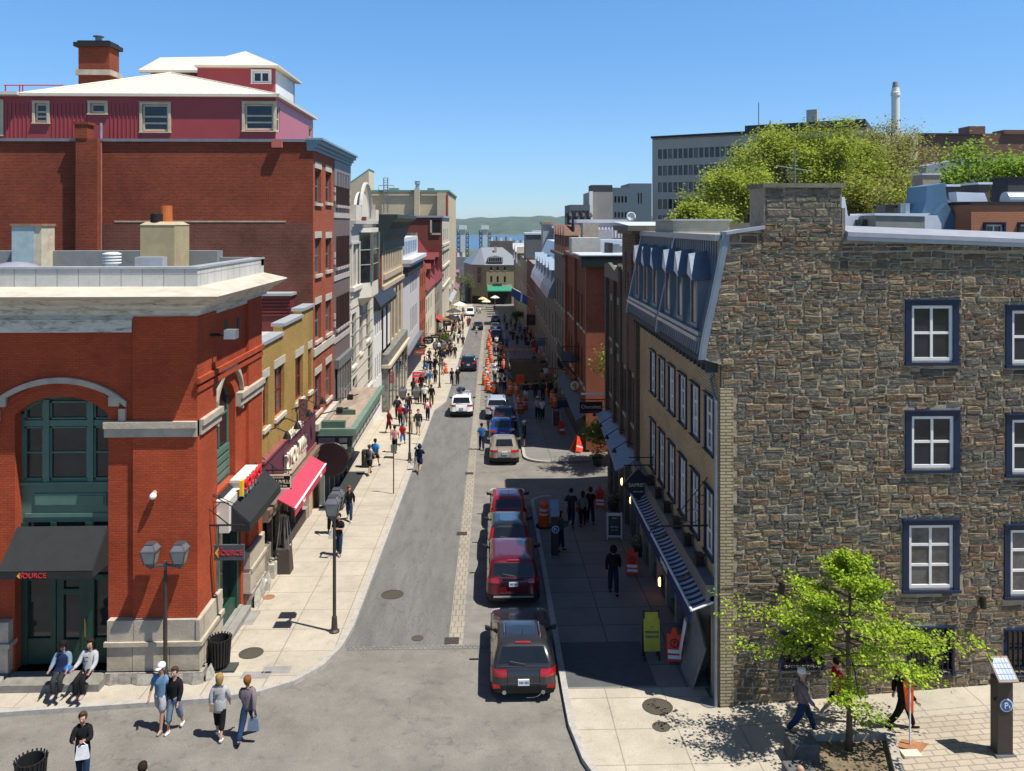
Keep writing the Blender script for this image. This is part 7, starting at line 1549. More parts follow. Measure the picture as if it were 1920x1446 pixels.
 # ---------------- large blocks on the hill
def block(name,label,px0,px1,pyt,yy,dep,mm,rows_=(),zb=-10,wmat=GLASS,side=True,pyb=420):
 a,c_=PY(px0,pyt,yy),PY(px1,pyt,yy)
 hs=[]
 for(t,u,p0,p1,n,fr_)in rows_:
  z1,z0=PY(px0,t,yy).z,PY(px0,u,yy).z
  for k in range(n):q0=PY(p0+(p1-p0)*k/n,0,yy).x;q1=PY(p0+(p1-p0)*(k+fr_)/n,0,yy).x;hs.append((q0,q1,z0,z1))
 o=building(name,label,'building',a.x,c_.x,yy,yy+dep,zb,a.z,mm,DECK,{'-Y':hs},rev=.25)
 for h in hs:window(o,'-Y',yy,h,BLKW,wmat,rev=.25,grid=(1,1),ft=.08)
 return o
HOSP=mat('hospital_concrete',(.36,.345,.31),rough=.85,var=.1,scale=.25,streak=(1,1,.15),dirt=.3,dcol=(.2,.2,.19))
yy,hw_,an=172,42.5,-radians(30)
xh=PY(1223,420,yy).x;zt=PY(1223,260,yy).z
b=thing('hospital_block','wide grey concrete block with dark window bands behind the big trees','building',(xh,yy,-10))
hs=[]
for t in(281,312,343,374,404):
 z1,z0=PY(1223,t,yy).z,PY(1223,t+18,yy).z
 for k in range(36):q0=xh+1.3+k*1.12;hs.append((q0,q0+.86,z0,z1))
m=M();wall(m,'-Y',yy,xh,xh+hw_,-10,zt,hs,.25);wall(m,'+X',xh+hw_,yy,yy+26,-10,zt);wall(m,'-X',xh,yy,yy+26,-10,zt);m.build('wall',HOSP,b)
for k,h in enumerate(hs):
 if h[0]<xh+25:window(b,'-Y',yy,h,BLKW,GLASS2 if k%5==2 else GLASS,rev=.25,grid=(1,1),ft=.08)
m=M()
for z1,z0 in{(h[3],h[2])for h in hs}:m.box(xh+26,xh+41.5,yy+.2,yy+.3,z0,z1)
m.build('window_band',GLASS,b)
M().box(xh,xh+hw_,yy,yy+26,zt-.3,zt-.1).build('roof',DECK,b)
M().box(xh-.2,xh+hw_,yy-.5,yy+.4,zt,zt+.45).build('roof_edge',mat('black_coping',(0,0,0)),b)
M().box(xh+19,xh+hw_-.5,yy+3,yy+20,zt-.5,zt+2.0).build('roof_storey',mat('dark_plant_storey',(.04,.045,.05)),b);M().box(xh+31,xh+33,yy+4,yy+7,zt+1,zt+4.6).build('lift_cabin',mat('hospital_pale',(.42,.42,.4)),b)
M().tube([(xh+22,yy+2,zt),(xh+22,yy+2,zt+6.5)],.1,5).build('mast',STEEL,b)
b.rotation_euler=(0,0,an)
rw=[(t,t+15,1636,1718,9,.5)for t in(266,297,328,358)]
block('hospital_wing','cream sunlit wing of the hospital with small paired windows',1633,1721,250,149,14,mat('cream_wing',(.66,.58,.42),var=.08),rw)
q=PY(1679,330,165);o=thing('white_flue','tall slender white chimney flue rising beside the trees','chimney',q)
h_=PY(1679,154,165).z;M().lathe([(.78,-10),(.8,h_-q.z-3),(.95,h_-q.z-2.9),(.95,h_-q.z-2.2),(.8,h_-q.z-2.1),(.7,h_-q.z-1.2)],q,16).build('shaft',WHITE,o);M().lathe([(.66,0),(.5,1.2)],(q.x,q.y,h_-1.2),12).build('tip',mat('brown_tip',(.3,.24,.22)),o)
b=block('brown_brick_hall','broad dark brown brick block on the skyline behind the hospital',1720,1990,250,190,25,mat('far_brown_brick',(.16,.075,.055),var=.12,scale=.3),(),zb=0)
for p0,p1,t in((1815,1845,237),(1880,1990,244)):m=M();m.box(PY(p0,0,190).x,PY(p1,0,190).x,189.5,194,PY(p0,252,190).z,PY(p0,t,190).z);m.build('parapet_block',mat('far_brown_brick',(0,0,0)),b)
m=M();m.box(PY(1719,0,190).x,PY(1815,0,190).x,189.4,191,PY(1700,253,190).z,PY(1700,250,190).z);m.build('roof_edge',mat('black_coping',(0,0,0)),b)
m=M();m.ext([PY(1738,360,120),PY(1738,311,120),PY(1812,296,120),PY(1960,296,120),PY(1960,360,120)],(0,10,0));tag(m.build('metal_clad_hall',mat('ribbed_grey_cladding',(.27,.30,.32),rough=.5,metal=.2,streak=(4,1,.05)),base=PY(1800,360,120)),'pale grey metal clad hall wall with a sloping top below the brown block','building')
block('blue_grey_annex','blue grey panelled block left of the concrete hospital',1180,1222,344,150,10,mat('blue_grey_panel',(.10,.14,.175),rough=.6,var=.08),((362,382,1196,1206,2,.5),),zb=-8)
block('blue_grey_annex_low','lower blue grey block with a ribbon of glass behind the pale concrete cube',1147,1182,352,146,10,mat('blue_grey_panel',(0,0,0)),((368,380,1152,1178,4,.6),(398,408,1152,1178,4,.6)),zb=-8)
b=block('pale_concrete_cube','pale grey concrete cube on the skyline beside the river view',1106,1149,360,140,10,mat('pale_grey_concrete',(.27,.255,.235),var=.12,scale=.5),(),zb=-8)
M().box(PY(1104,0,140).x,PY(1108,0,140).x+.2,139,140,4,PY(1105,359,140).z).build('edge_strip',WHITE,b);M().box(PY(1110,0,142).x,PY(1150,0,142).x,143,147,16,PY(1120,347,143).z).build('roof_plant',mat('dark_plant_storey',(0,0,0)),b)
block('glass_strip_block','low dark block with a strip of large panes at the edge of the river view',1069,1106,384,138,10,mat('slate_panel',(.10,.12,.14)),((395,407,1071,1105,5,.8),),zb=-8,wmat=GLASS2)
# ================== VEHICLES
TYRE=mat('tyre_rubber',(.014,.014,.014),rough=.85,world=False)
RIM=mat('alloy_rim',(.32,.33,.34),rough=.3,metal=.8,world=False)
TRIM=mat('car_trim',(.015,.015,.016),rough=.6,world=False)
CGLASS=mat('car_glass',(.008,.011,.013),rough=.04,spec=.8,world=False,var=.2)
TAIL=mat('tail_lens',(.32,.005,.007),rough=.15,spec=.6,world=False,coat=.6)
HEAD=mat('head_lens',(.5,.52,.54),rough=.1,spec=.7,world=False)
PLATE=mat('plate_white',(.62,.63,.66),rough=.5,world=False)
PLATEB=mat('plate_blue',(.02,.05,.18),rough=.5,world=False)
CHROME=mat('chrome',(.6,.61,.62),rough=.15,metal=1,world=False)
def carpaint(name,rgb,metal=.35):return mat(name,rgb,rough=.28,metal=metal,spec=.5,coat=.7,var=.04,scale=2,world=False)
def rring(hw,yr,yf,r,nr=9,nc=5,ns=14):
 """plan outline of the car, from the middle of the tail round by the right side; returns points and zone names"""
 P,Zn=[],[]
 def seg(a,b,n,z):
  for i in range(n):t=i/n;P.append((a[0]+(b[0]-a[0])*t,a[1]+(b[1]-a[1])*t));Zn.append(z)
 def cor(cx,cy,a0,n,z):
  for i in range(n):a=radians(a0+90*i/n);P.append((cx+r*cos(a),cy+r*sin(a)));Zn.append(z)
 seg((-hw+r,yr),(hw-r,yr),nr,'rear');cor(hw-r,yr+r,-90,nc,'rr')
 seg((hw,yr+r),(hw,yf-r),ns,'right');cor(hw-r,yf-r,0,nc,'fr')
 seg((hw-r,yf),(-hw+r,yf),nr,'front');cor(-hw+r,yf-r,90,nc,'fl')
 seg((-hw,yf-r),(-hw,yr+r),ns,'left');cor(-hw+r,yr+r,180,nc,'rl')
 return P,Zn
def car(name,label,paint,slices,px,py,rz=0,L=4.6,tail=(3,5),tailw=2,wheels=(.33,1.35,-1.38),roofpaint=None,plate_z=.62,extras=(),cat='car',at=None,group=None,facing=1,tailmat=None):
 """slices: (z rear, z front, y rear, y front, half width, corner radius, glass above?)"""
 p=at or G(px,py);p=Vector((p.x,p.y,gz(p.x,p.y)+.004))
 yo=-slices[2][2]
 rot=Matrix.Rotation(rz,3,'Z');c=p+rot@Vector((0,yo*facing,0));c.z=gz(c.x,c.y)+.006
 o=thing(name,label,cat,(0,0,0),group);OFF[o.name]=Vector((0,0,0))
 rings=[];gl=[]
 for i,s in enumerate(slices):
  P,Zn=rring(s[4],s[2],s[3],s[5])
  rings.append([(x,y,s[0]+(s[1]-s[0])*(y-s[2])/(s[3]-s[2]))for x,y in P]);gl.append(s[6]if len(s)>6 else 0)
 n=len(rings[0])
 parts={}
 def face(key,q):parts.setdefault(key,[]).append(q)
 T0=tail
 cnt={}
 for i in range(len(rings)-1):
  for k in range(n):
   k2=(k+1)%n;z=Zn[k];q=[rings[i][k],rings[i][k2],rings[i+1][k2],rings[i+1][k]]
   key='body'
   if gl[i]:
    zi=Zn[:].index(z);idx=k-zi;m_=Zn.count(z)
    if z=='rear':key='rear_window'
    elif z=='front':key='windscreen'
    elif z in('left','right')and 0<idx<m_-1 and idx not in(m_//2,):key='side_window'
   elif i<2:key='bumper'
   if T0[0]<=i<T0[1]and not gl[i]or(T0[0]<=i<T0[1]and tailw<2):
    zi=Zn.index(z);idx=k-zi
    if z in('rr','rl')and True:key='tail_light_'+z
    if z=='rear' and tailw>1 and(idx<tailw-1):key='tail_light_rl'
    if z=='rear' and tailw>1 and idx>9-tailw:key='tail_light_rr'
   if i in(3,4)and z in('fr','fl')and not gl[i]:key='headlight_'+z
   face(key,q)
 face('roof',rings[-1])
 off={'tail_light_rl':(-.006,-.012,0),'tail_light_rr':(.006,-.012,0)}
 MM={'body':paint,'roof':roofpaint or paint,'bumper':TRIM,'rear_window':CGLASS,'windscreen':CGLASS,'side_window':CGLASS,'tail_light_rl':tailmat or TAIL,'tail_light_rr':tailmat or TAIL,'headlight_fr':HEAD,'headlight_fl':HEAD}
 body=None
 for key,fs in sorted(parts.items(),key=lambda t:t[0]!='body'):
  m=M();vid={}
  d=off.get(key,(0,0,0))
  for q in fs:
   f=[]
   for v in q:
    kk=tuple(round(t,5)for t in v)
    if kk not in vid:vid[kk]=len(m.v);m.v.append((v[0]+d[0],v[1]+d[1],v[2]+d[2]))
    if not f or f[-1]!=vid[kk]:f.append(vid[kk])
   if len(set(f))>2:m.f.append(tuple(f))
  nm='tail_light' if key.startswith('tail')else 'headlight' if key.startswith('head')else key
  ob=m.build(nm,MM[key],o,smooth=True)
  if key=='body':body=ob
 m=M()
 for k in(1,8):m.tube([Vector(rings[i][k])+Vector((0,-.004,0))for i in range(2,7)],.009,4)
 m.tube([Vector(rings[2][k])+Vector((0,-.004,.05))for k in range(1,9)],.009,4);m.tube([Vector(rings[6][k])+Vector((0,-.006,0))for k in range(0,10)],.012,4);m.build('tailgate_seam',TRIM,o)
 for sx_ in(9+5,9+5+14+5+9+5):
  m=M()
  for k in(3,7,11):m.tube([Vector(rings[i][sx_+k])*1.003 for i in range(1,7)],.008,4)
  m.build('door_seam',TRIM,o)
 W=max(s[4]for s in slices)
 r_,yf,yr=wheels
 for sx in(-1,1):
  for y in(yf,yr):
   m=M();x=sx*(W-.10)
   m.lathe([(r_*.6,-.11),(r_*.96,-.11),(r_,-.07),(r_,.07),(r_*.96,.11),(r_*.6,.11)],(x,y,r_),20,'X');wh=m.build('wheel',TYRE,o)
   m=M();m.lathe([(.01,.06*sx),(r_*.25,.115*sx),(r_*.62,.10*sx),(r_*.62,-.05)],(x,y,r_),14,'X');m.build('rim',RIM,wh)
   m=M();N=16;q=W-.01
   m.ext([(sx*q,y+r_*1.18*cos(pi*t/N),r_+r_*1.12*sin(pi*t/N))for t in range(N+1)],(sx*.018,0,0));m.build('wheel_arch',TRIM,o)
  ym=slices[-4][3]+.05 if len(slices)>6 else.5
  m=M();zb=slices[6][0]+.02
  m.hexa([(sx*(W-.08),ym,zb),(sx*(W+.17),ym-.02,zb+.03),(sx*(W+.17),ym+.08,zb+.03),(sx*(W-.08),ym+.1,zb),(sx*(W-.05),ym,zb+.1),(sx*(W+.18),ym-.02,zb+.18),(sx*(W+.18),ym+.07,zb+.18),(sx*(W-.05),ym+.09,zb+.1)]);m.build('mirror',TRIM if 'trim_mirror' in extras else paint,o,bevel=.02)
 yb=min(s[2]for s in slices)
 m=M();m.box(-.16,.16,yb-.02,yb+.06,plate_z-.08,plate_z+.08);pl=m.build('number_plate',PLATE,o);m=M();m.box(-.13,.13,yb-.024,yb-.02,plate_z-.035,plate_z+.035)
 m.v,m.f=[],[]
 for k in range(6):x=-.12+k*.042+(.02 if k>2 else 0);m.box(x,x+.026,yb-.024,yb-.0195,plate_z-.03,plate_z+.035)
 m.build('plate_characters',PLATEB,pl)
 zr=slices[-1][0]
 if 'wiper' in extras:m=M();s=slices[6];m.tube([(.05,s[2]-.015,s[0]+.06),(-.38,s[2]+.0,s[0]+.14)],.014,4);m.build('rear_wiper',TRIM,o)
 if 'rails' in extras:
  for sx in(-1,1):m=M();s=slices[-2];x=sx*(s[4]-.03);m.tube([(x,s[2]+.1,s[0]-.0),(x,s[2]+.25,s[0]+.07),(x,s[3]-.2,s[0]+.07),(x,s[3]-.02,s[0]-.0)],.022,6);m.build('roof_rail',CHROME,o)
 if 'box' in extras:m=M();m.ball((-.12,-.25,zr+.24),.38,.9,.22,16,8);m.build('roof_box',carpaint('box_black',(.012,.014,.03)),o,smooth=True);m=M();m.box(-.6,.6,-.7,-.64,zr+.02,zr+.07);m.box(-.6,.6,.3,.36,zr+.02,zr+.07);m.build('roof_bar',CHROME,o)
 if 'antenna' in extras:m=M();s=slices[-2];m.tube([(0,s[2]+.25,zr-.02),(0,s[2]+.12,zr+.22)],.008,4);m.build('antenna',TRIM,o)
 if 'brakebar' in extras:m=M();s=slices[-3];m.box(-.22,.22,s[2]-.03,s[2]+.04,s[0]-.01,s[0]+.025);m.build('brake_light',TAIL,o)
 if 'exhaust' in extras:
  for sx in(-.55,.55):m=M();m.lathe([(.05,-.06),(.06,-.06),(.06,.1),(.05,.1)],(sx,yb+.02,.33),10,'Y');m.build('exhaust_tip',CHROME,o)
 if 'chrome' in extras:m=M();s=slices[4];m.box(-.38,.38,yb-.018,yb+.1,plate_z+.14,plate_z+.18);m.build('chrome_strip',CHROME,o)
 if 'silver_bumper' in extras:m=M();m.box(-.72,.72,yb-.03,yb+.05,.40,.45);m.build('bumper_strip',mat('silver_strip',(.5,.5,.52),rough=.3,metal=.6),o)
 if 'ribs' in extras:
  for x in(-.42,-.14,.14,.42):m=M();m.tube([(x,slices[-1][2]+.1,zr+.002),(x,slices[-1][3]-.1,zr+.002)],.012,4);m.build('roof_rib',paint,o)
 if 'lowlamps' in extras:
  for sx in(-1,1):m=M();m.box(sx*.74-.13,sx*.74+.13,yb+.015,yb+.12,.42,.5);m.build('reflector',TAIL,o)
 if 'badge' in extras:m=M();m.box(-.09,.09,yb+.055,yb+.12,plate_z+.2,plate_z+.25);m.build('badge',CHROME,o)
 o.location=c;o.rotation_euler=(math.atan(-SL)*1,0,rz)if abs(rz)<.5 else(math.atan(SL),0,rz)
 return o
def suv(L=4.6,H=1.68,W=.93,rake=.35,tum=.8,hood=1.02,hy=.95,back=0.0,belt=1.05):
 h=L/2;k=H
 return[(.2,.2,-h+.14,h-.2,W-.1,.22),(.3,.3,-h+.02,h-.03,W-.02,.3),(.5,.5,-h,h,W,.34),(.70,.68,-h+.04,h-.01,W+.0,.34),(.88,.82,-h+.06,h-.05,W-.005,.32),(belt-.04,hood-.1,-h+.09,h-.14,W-.02,.28),(belt+.02,hood+.06,-h+.12,hy+.22,W-.06,.2,0),(belt+.08,hood+.11,-h+.15,hy+.12,W-.08,.13,1),(k*.915,k*.925,-h+.15+rake*.82,hy-.72,W*tum+.02,.13,0),(k*.96,k*.97,-h+.15+rake,hy-.88,W*tum-.05,.24),(k*.985,k*.995,-h+.3+rake,hy-1.05,W*tum-.16,.26),(k,k*1.005,-h+.55+rake,hy-1.35,W*tum-.34,.22)]
def sedan(L=4.75,H=1.43,W=.9,deck=.72,hy=.85,rake=.62,belt=.93):
 h=L/2;k=H
 return[(.2,.2,-h+.16,h-.2,W-.1,.26),(.3,.28,-h+.03,h-.03,W-.02,.36),(.48,.46,-h,h,W,.4),(.64,.6,-h+.03,h-.02,W,.4),(.80,.70,-h+.05,h-.08,W-.01,.38),(belt-.01,.80,-h+.12,h-.18,W-.03,.34),(belt+.03,.93,-h+deck,hy+.25,W-.08,.28,0),(belt+.06,.97,-h+deck+.06,hy+.12,W-.1,.26,1),(k*.93,k*.94,-h+deck+rake*.85,hy-.7,W*.77,.22,0),(k*.97,k*.975,-h+deck+rake,hy-.85,W*.73,.24),(k*.99,k,-h+deck+rake+.15,hy-1.02,W*.63,.26),(k,k*1.005,-h+deck+rake+.35,hy-1.25,W*.4,.2)]
car('parked_car','dark grey compact SUV with silver roof rails parked nearest the corner',carpaint('paint_graphite',(.030,.030,.031)),suv(4.35,1.46,.93,rake=.45,tum=.76,hy=.75,belt=.95,hood=.92),982,1320,roofpaint=carpaint('sky_tint_graphite_roof',(.02,.03,.05)),tail=(3,5),tailw=2,plate_z=.58,extras=('wiper','rails','antenna','brakebar','exhaust','lowlamps','badge','trim_mirror'))  # roof bluer than the body: reflected sky put into its colour
car('parked_car','burgundy minivan with a ribbed roof parked behind the graphite SUV',carpaint('paint_burgundy',(.115,.006,.012)),suv(4.9,1.6,.97,rake=.28,tum=.84,hy=1.25,belt=1.02,hood=.98),963,1142,tail=(4,6),tailw=2,plate_z=.86,extras=('wiper','silver_bumper','ribs','brakebar','chrome','trim_mirror'),wheels=(.34,1.5,-1.5))
car('parked_car','black SUV with tall upright tail lamps between the minivan and the red car',carpaint('paint_black_parked',(.014,.016,.019)),suv(4.4,1.56,.89,rake=.3,belt=1.0,hood=.97),955,1062,roofpaint=carpaint('sky_tint_black_roof',(.045,.075,.12)),tail=(7,8),tailw=1,plate_z=.9,extras=('wiper','chrome','trim_mirror'))  # roof colour carries a painted blue sky reflection over the black
car('parked_car','bright red hatchback parked before the sunny side street',carpaint('paint_red',(.30,.008,.02)),suv(4.1,1.42,.86,rake=.42,tum=.82,hy=.85,belt=.93,hood=.88),954,996,tail=(4,6),tailw=2,plate_z=.5,extras=('badge','antenna','trim_mirror'))
car('parked_car','champagne beige sedan parked just beyond the side street',carpaint('paint_beige',(.30,.26,.19)),sedan(),946,874,tail=(4,5),tailw=2,plate_z=.76,extras=())
car('parked_car','royal blue sedan parked ahead of the beige sedan',carpaint('paint_blue',(.012,.05,.22)),sedan(4.6),942,834,tail=(4,5),tailw=2,plate_z=.74)
car('parked_car','dark maroon car parked between the blue sedan and the silver crossover',carpaint('paint_maroon',(.06,.008,.018)),sedan(4.4,1.45),946,808,tail=(4,5),tailw=2)
car('parked_car','silver white crossover parked by the cluster of drums',carpaint('paint_silver',(.50,.53,.56),.4),suv(4.5,1.66,.92),932,789,tail=(4,5),tailw=2,extras=('rails',))
car('moving_car','white SUV with a black roof box driving up the lane',carpaint('paint_white',(.72,.72,.72),0),suv(4.45,1.68,.9),865,784,tail=(4,5),tailw=2,plate_z=.75,extras=('rails','box','wiper','trim_mirror'),rz=0)
car('moving_car','black SUV with its lamps lit driving down the lane past two walkers',carpaint('paint_black_moving',(.012,.013,.02)),suv(4.55,1.68,.91),878,698,roofpaint=carpaint('sky_tint_black_roof',(0,0,0)),tail=(4,6),tailw=2,plate_z=.8,extras=('rails','brakebar'))  # same black roof colour with the sky's reflection painted in
car('moving_car','small black sedan far down the lane behind a white shirted cyclist',carpaint('paint_black_far',(.014,.015,.018)),sedan(),896,620,tail=(4,5),tailw=2)
car('moving_van','white van coming towards the gate near the bend',carpaint('paint_van',(.66,.67,.66),0),suv(4.7,1.95,.93,tum=.86,hy=1.5,belt=1.1),881,594,rz=pi,facing=-1,cat='van')
for i,(px,py,c,lb)in enumerate(((930,640,(.015,.018,.03),'dark car parked in the shade at the head of the drum line'),(929,622,(.05,.07,.10),'blue grey car parked second in the shaded row down the street'),(929,606,(.02,.035,.07),'navy car parked third in the shaded row down the street'))):
 car('parked_car',lb,carpaint('paint_far_%d'%i,c),sedan()if i else suv(),px,py,tail=(4,5),tailw=2)
 # ================== TREES
LEAF=tinted('young_leaves',rough=.55,nvar=.2,nscale=3,bump=0,trans=.42)
LEAF2=tinted('elm_leaves',rough=.7,nvar=.25,nscale=.6,bump=0,trans=.45)
BARK=mat('bark',(.10,.075,.055),rough=.95,var=.3,scale=9,bump=.6)
BARK2=mat('elm_bark',(.075,.062,.048),rough=.95,var=.3,scale=4)
rt=random.Random(21)
def leaf(m,p,s,col):
 d=Vector((rt.gauss(0,1),rt.gauss(0,1),rt.gauss(0,.55))).normalized();u=d.cross(Vector((rt.gauss(0,.5),rt.gauss(0,.5),1))).normalized();w=d.cross(u)
 q=p+d*s;a=p+d*s*.45+u*s*.38-w*s*.1;b=p+d*s*.45-u*s*.38-w*s*.1
 k=m.add([p,a,q,b]);f=rt.uniform(.7,1.3);c=tuple(v*f for v in col)
 m.f+=[(k,k+1,k+2),(k,k+2,k+3)];m.c+=[c,c]
def limb(m,p0,az,L,rise,r,droop=.12,n=6,wob=.06):
 pts=[Vector(p0)];d=Vector((cos(az)*cos(rise),sin(az)*cos(rise),sin(rise)))
 for i in range(n):d=(d+Vector((rt.uniform(-1,1),rt.uniform(-1,1),rt.uniform(-1,1)))*wob*3-Vector((0,0,droop/n))).normalized();pts.append(pts[-1]+d*L/n)
 m.tube(pts,[r*(1-.8*i/n)for i in range(n+1)],6);return pts
p=G(1592,1413,.05)
tr=thing('young_tree','young street tree with bright yellow green leaves in the framed planting bed','tree',p)
tm,lm=M(),M()
tm.tube([p,p+V(.01,0,1.2),p+V(-.02,.02,2.6),p+V(.03,0,3.8),p+V(.0,.02,4.7)],[.085,.07,.05,.03,.012],9)
cols=[(.30,.42,.025),(.36,.49,.035),(.25,.37,.022),(.40,.52,.04),(.17,.28,.02)]
for zt_,ln,nb,rs_ in((2.05,1.6,4,.12),(2.45,2.35,6,.12),(2.85,2.65,8,.08),(3.3,1.85,6,.16),(3.8,1.3,5,.3),(4.2,.9,5,.55),(4.55,.55,4,.95)):
 a0=rt.uniform(0,6)
 for k in range(nb):
  az=a0+2*pi*k/nb+rt.uniform(-.3,.3);L_=ln*rt.uniform(.72,1.08)
  pts=limb(tm,p+V(0,0,zt_+rt.uniform(-.15,.15)),az,L_,rs_+rt.uniform(-.1,.15),.022)
  for j in range(2,len(pts)):
   for s in range(2):
    q2=limb(tm,pts[j],az+rt.choice((-1,1))*rt.uniform(.5,1.3),L_*rt.uniform(.14,.3),rt.uniform(-.15,.35),.008,n=3)
    for q in q2[1:]+[pts[j]]:
     for _ in range(9):leaf(lm,q+V(rt.gauss(0,.085),rt.gauss(0,.085),rt.gauss(0,.045)),rt.uniform(.055,.11),rt.choice(cols))
for _ in range(60):leaf(lm,p+V(.25+rt.gauss(0,.14),rt.gauss(0,.1),.78+rt.gauss(0,.1)),rt.uniform(.07,.12),cols[2])
tm.build('trunk',BARK,tr,smooth=True);lm.build('crown',LEAF,tr)
def grow(m,tips,p,d,L,r,depth,spread=.55,up=.12):
 n=3;pts=[p]
 for i in range(n):d=(d+V(rt.uniform(-1,1),rt.uniform(-1,1),rt.uniform(-.6,1))*.14+V(0,0,up*.2)).normalized();pts.append(pts[-1]+d*L/n)
 m.tube(pts,[r*(1-.4*i/n)for i in range(n+1)],6 if depth>2 else 4,cap=False)
 if depth<=1:tips.append((pts[-1],d));tips.append((pts[-2],d))
 if depth==0:return
 for k in range(3 if depth>1 else 3):
  a=rt.uniform(0,2*pi);s=d.cross(V(cos(a),sin(a),.3)).normalized()
  grow(m,tips,pts[-1]if k<2 else pts[2],(d+s*rt.uniform(spread*.6,spread*1.4)).normalized(),L*rt.uniform(.66,.86),r*.58,depth-1,spread,up)
def big_tree(label,base,H,L0,depth,spread,cols,nleaf,ls,jit,group=None,dirs=4,bark=BARK2,name='tree',th=.33):
 b=Vector(base);o=thing(name,label,'tree',b,group);m,lf,tips=M(),M(),[]
 t=b+V(0,0,H*th);m.tube([b,b+V(.1,0,H*th*.5),t],[H*.022,H*.018,H*.016],8)
 for k in range(dirs):a=2*pi*k/dirs+rt.uniform(-.3,.3);grow(m,tips,t,V(cos(a)*.75,sin(a)*.75,1).normalized(),L0,H*.011,depth,spread)
 for q,d in tips:
  c=rt.choice(cols);n_=int(nleaf*rt.uniform(.4,1.5))
  for _ in range(n_):leaf(lf,q+V(rt.gauss(0,jit),rt.gauss(0,jit),rt.gauss(0,jit*.8)),ls*rt.uniform(.6,1.3),c)
 m.build('trunk',bark,o);lf.build('crown',LEAF2,o);return o
OL=[(.31,.36,.05),(.35,.41,.06),(.25,.30,.05),(.38,.45,.055)]
BR=[(.31,.31,.08),(.27,.27,.07),(.33,.35,.08),(.22,.20,.07)]
def crown_at(px,py,Yd):return PY(px,py,Yd)
for lb,px,pyt,Yd,L0,dp,cl,nl,th,dr in(('broad pale green tree before the concrete hospital block',1500,218,92,4.8,4,OL,34,.34,6),('tall olive half leafed tree in front of the cream hospital wing',1610,206,98,4.6,4,BR,17,.38,5),('lower leafy tree left of the rubble chimney',1395,325,80,2.7,4,OL,26,.5,4),('bushy green tree right of the rubble chimney',1660,335,80,2.6,4,OL+BR,22,.5,4),('bright green tree top at the edge of the skyline',1950,215,62,3.7,4,[(.24,.36,.04),(.28,.42,.04),(.19,.29,.035)],26,.36,4)):
 t=PY(px,pyt,Yd);zb_=2.0;H=t.z-zb_;big_tree(lb,(t.x,Yd,zb_),H,L0,dp,.6,cl,nl,.3,.62,th=th,dirs=dr)
for px,py,Yd in((1310,396,70),):
 q=PY(px,py+20,Yd);big_tree('small shrubby treetop above the blue dormers',(q.x,Yd,q.z-4),5,1.5,3,.7,OL,26,.3,.4)
big_tree('leafy tree in the sunny side street against the red brick side wall',(9.3,47.0,gz(9.3,47.0)),7.8,1.5,3,.7,[(.19,.28,.04),(.24,.32,.05),(.15,.23,.03)],16,.2,.3,th=.5)
big_tree('low green shrub at the foot of the red brick side wall',(7.3,48.6,gz(7.3,48.6)),2.6,.8,2,.8,[(.10,.16,.03),(.14,.2,.03)],60,.16,.28,name='shrub')
q=G(868,572);big_tree('thin pale street tree before the yellow stone block',q,8.5,2.2,3,.5,[(.16,.19,.08),(.19,.21,.10)],9,.25,.45)
q=G(830,655,.13);big_tree('small potted terrace shrub among the cafe crowd',q,2.2,.6,2,.7,[(.10,.15,.04),(.15,.18,.05)],16,.16,.2,name='shrub')
q=G(973,610);big_tree('dark green potted plant under the blue flags',q,2.6,.8,2,.7,[(.03,.10,.02),(.04,.13,.03)],24,.18,.25,name='shrub')
for nm,mm_,h in(('soil_ground',mat('bed_soil',(.17,.13,.085),rough=1,var=.4,scale=5,bump=.8,dirt=.4,dcol=(.1,.13,.04)),.14),):
 c=[G(*q,.14)for q in((1500,1384),(1672,1381),(1690,1475),(1490,1475))];M().poly([(v.x,v.y,gz(v.x,v.y)+h)for v in c]).build(nm,mm_)['kind']='structure'
EDG=mat('pale_bed_edging',(.33,.30,.26),rough=.9,var=.2)
for lb,a,b in(('pale stone edging along the back of the planting bed',(1500,1386),(1668,1384)),('stepped stone edging at the side of the planting bed',(1668,1384),(1692,1480))):
 a,b=G(*a,.14),G(*b,.14);d=(b-a).normalized();n_=V(-d.y,d.x,0)*.11;m=M();m.prism([a-n_-V(0,0,.2),b-n_-V(0,0,.2),b+n_-V(0,0,.2),a+n_-V(0,0,.2)],[v+V(0,0,.18)for v in(a-n_,b-n_,b+n_,a+n_)]);tag(m.build('bed_edging',EDG,base=a),lb,'edging')
GRAN=mat('dark_granite',(.10,.10,.098),rough=.9,var=.3,scale=5,bump=.7)
for lb,px,py in(('dark rough granite block, the farther of two by the planting bed',1503,1420),('dark rough granite block, the nearer of two by the planting bed',1500,1478)):
 q=G(px,py,.13);m=M();m.prism([q+V(-.36,-.3,-.1),q+V(.36,-.3,-.1),q+V(.36,.3,-.1),q+V(-.36,.3,-.1)],[q+V(-.33,-.27,.5),q+V(.34,-.28,.48),q+V(.33,.26,.5),q+V(-.34,.28,.47)]);tag(m.build('granite_block',GRAN,base=q,bevel=.04),lb,'stone block')
m=M();c=[(9.7,14),(9.9,20.6),(11,20.75),(24,21.1),(24,14)];m.poly([(x,y,gz(x,y)+.138)for x,y in c]);tag(m.build('paver_pavement',PAVER),kind='structure')
q=G(1706,1398,.14);o=thing('marker_pole','thin white marker pole with an orange flag standing on a rust brown plate','marker',q)
M().prism([q+V(-.36,-.05,0),q+V(.1,-.3,0),q+V(.5,.02,0),q+V(-.1,.22,0)],[q+V(-.36,-.05,.03),q+V(.1,-.3,.03),q+V(.5,.02,.03),q+V(-.1,.22,.03)]).build('base_plate',RUST,o);M().tube([q,q+V(0,0,2.1)],.022,6).build('pole',WHITE,o)
OFL=mat('orange_flag',(.72,.10,.015),rough=.8,var=.1)
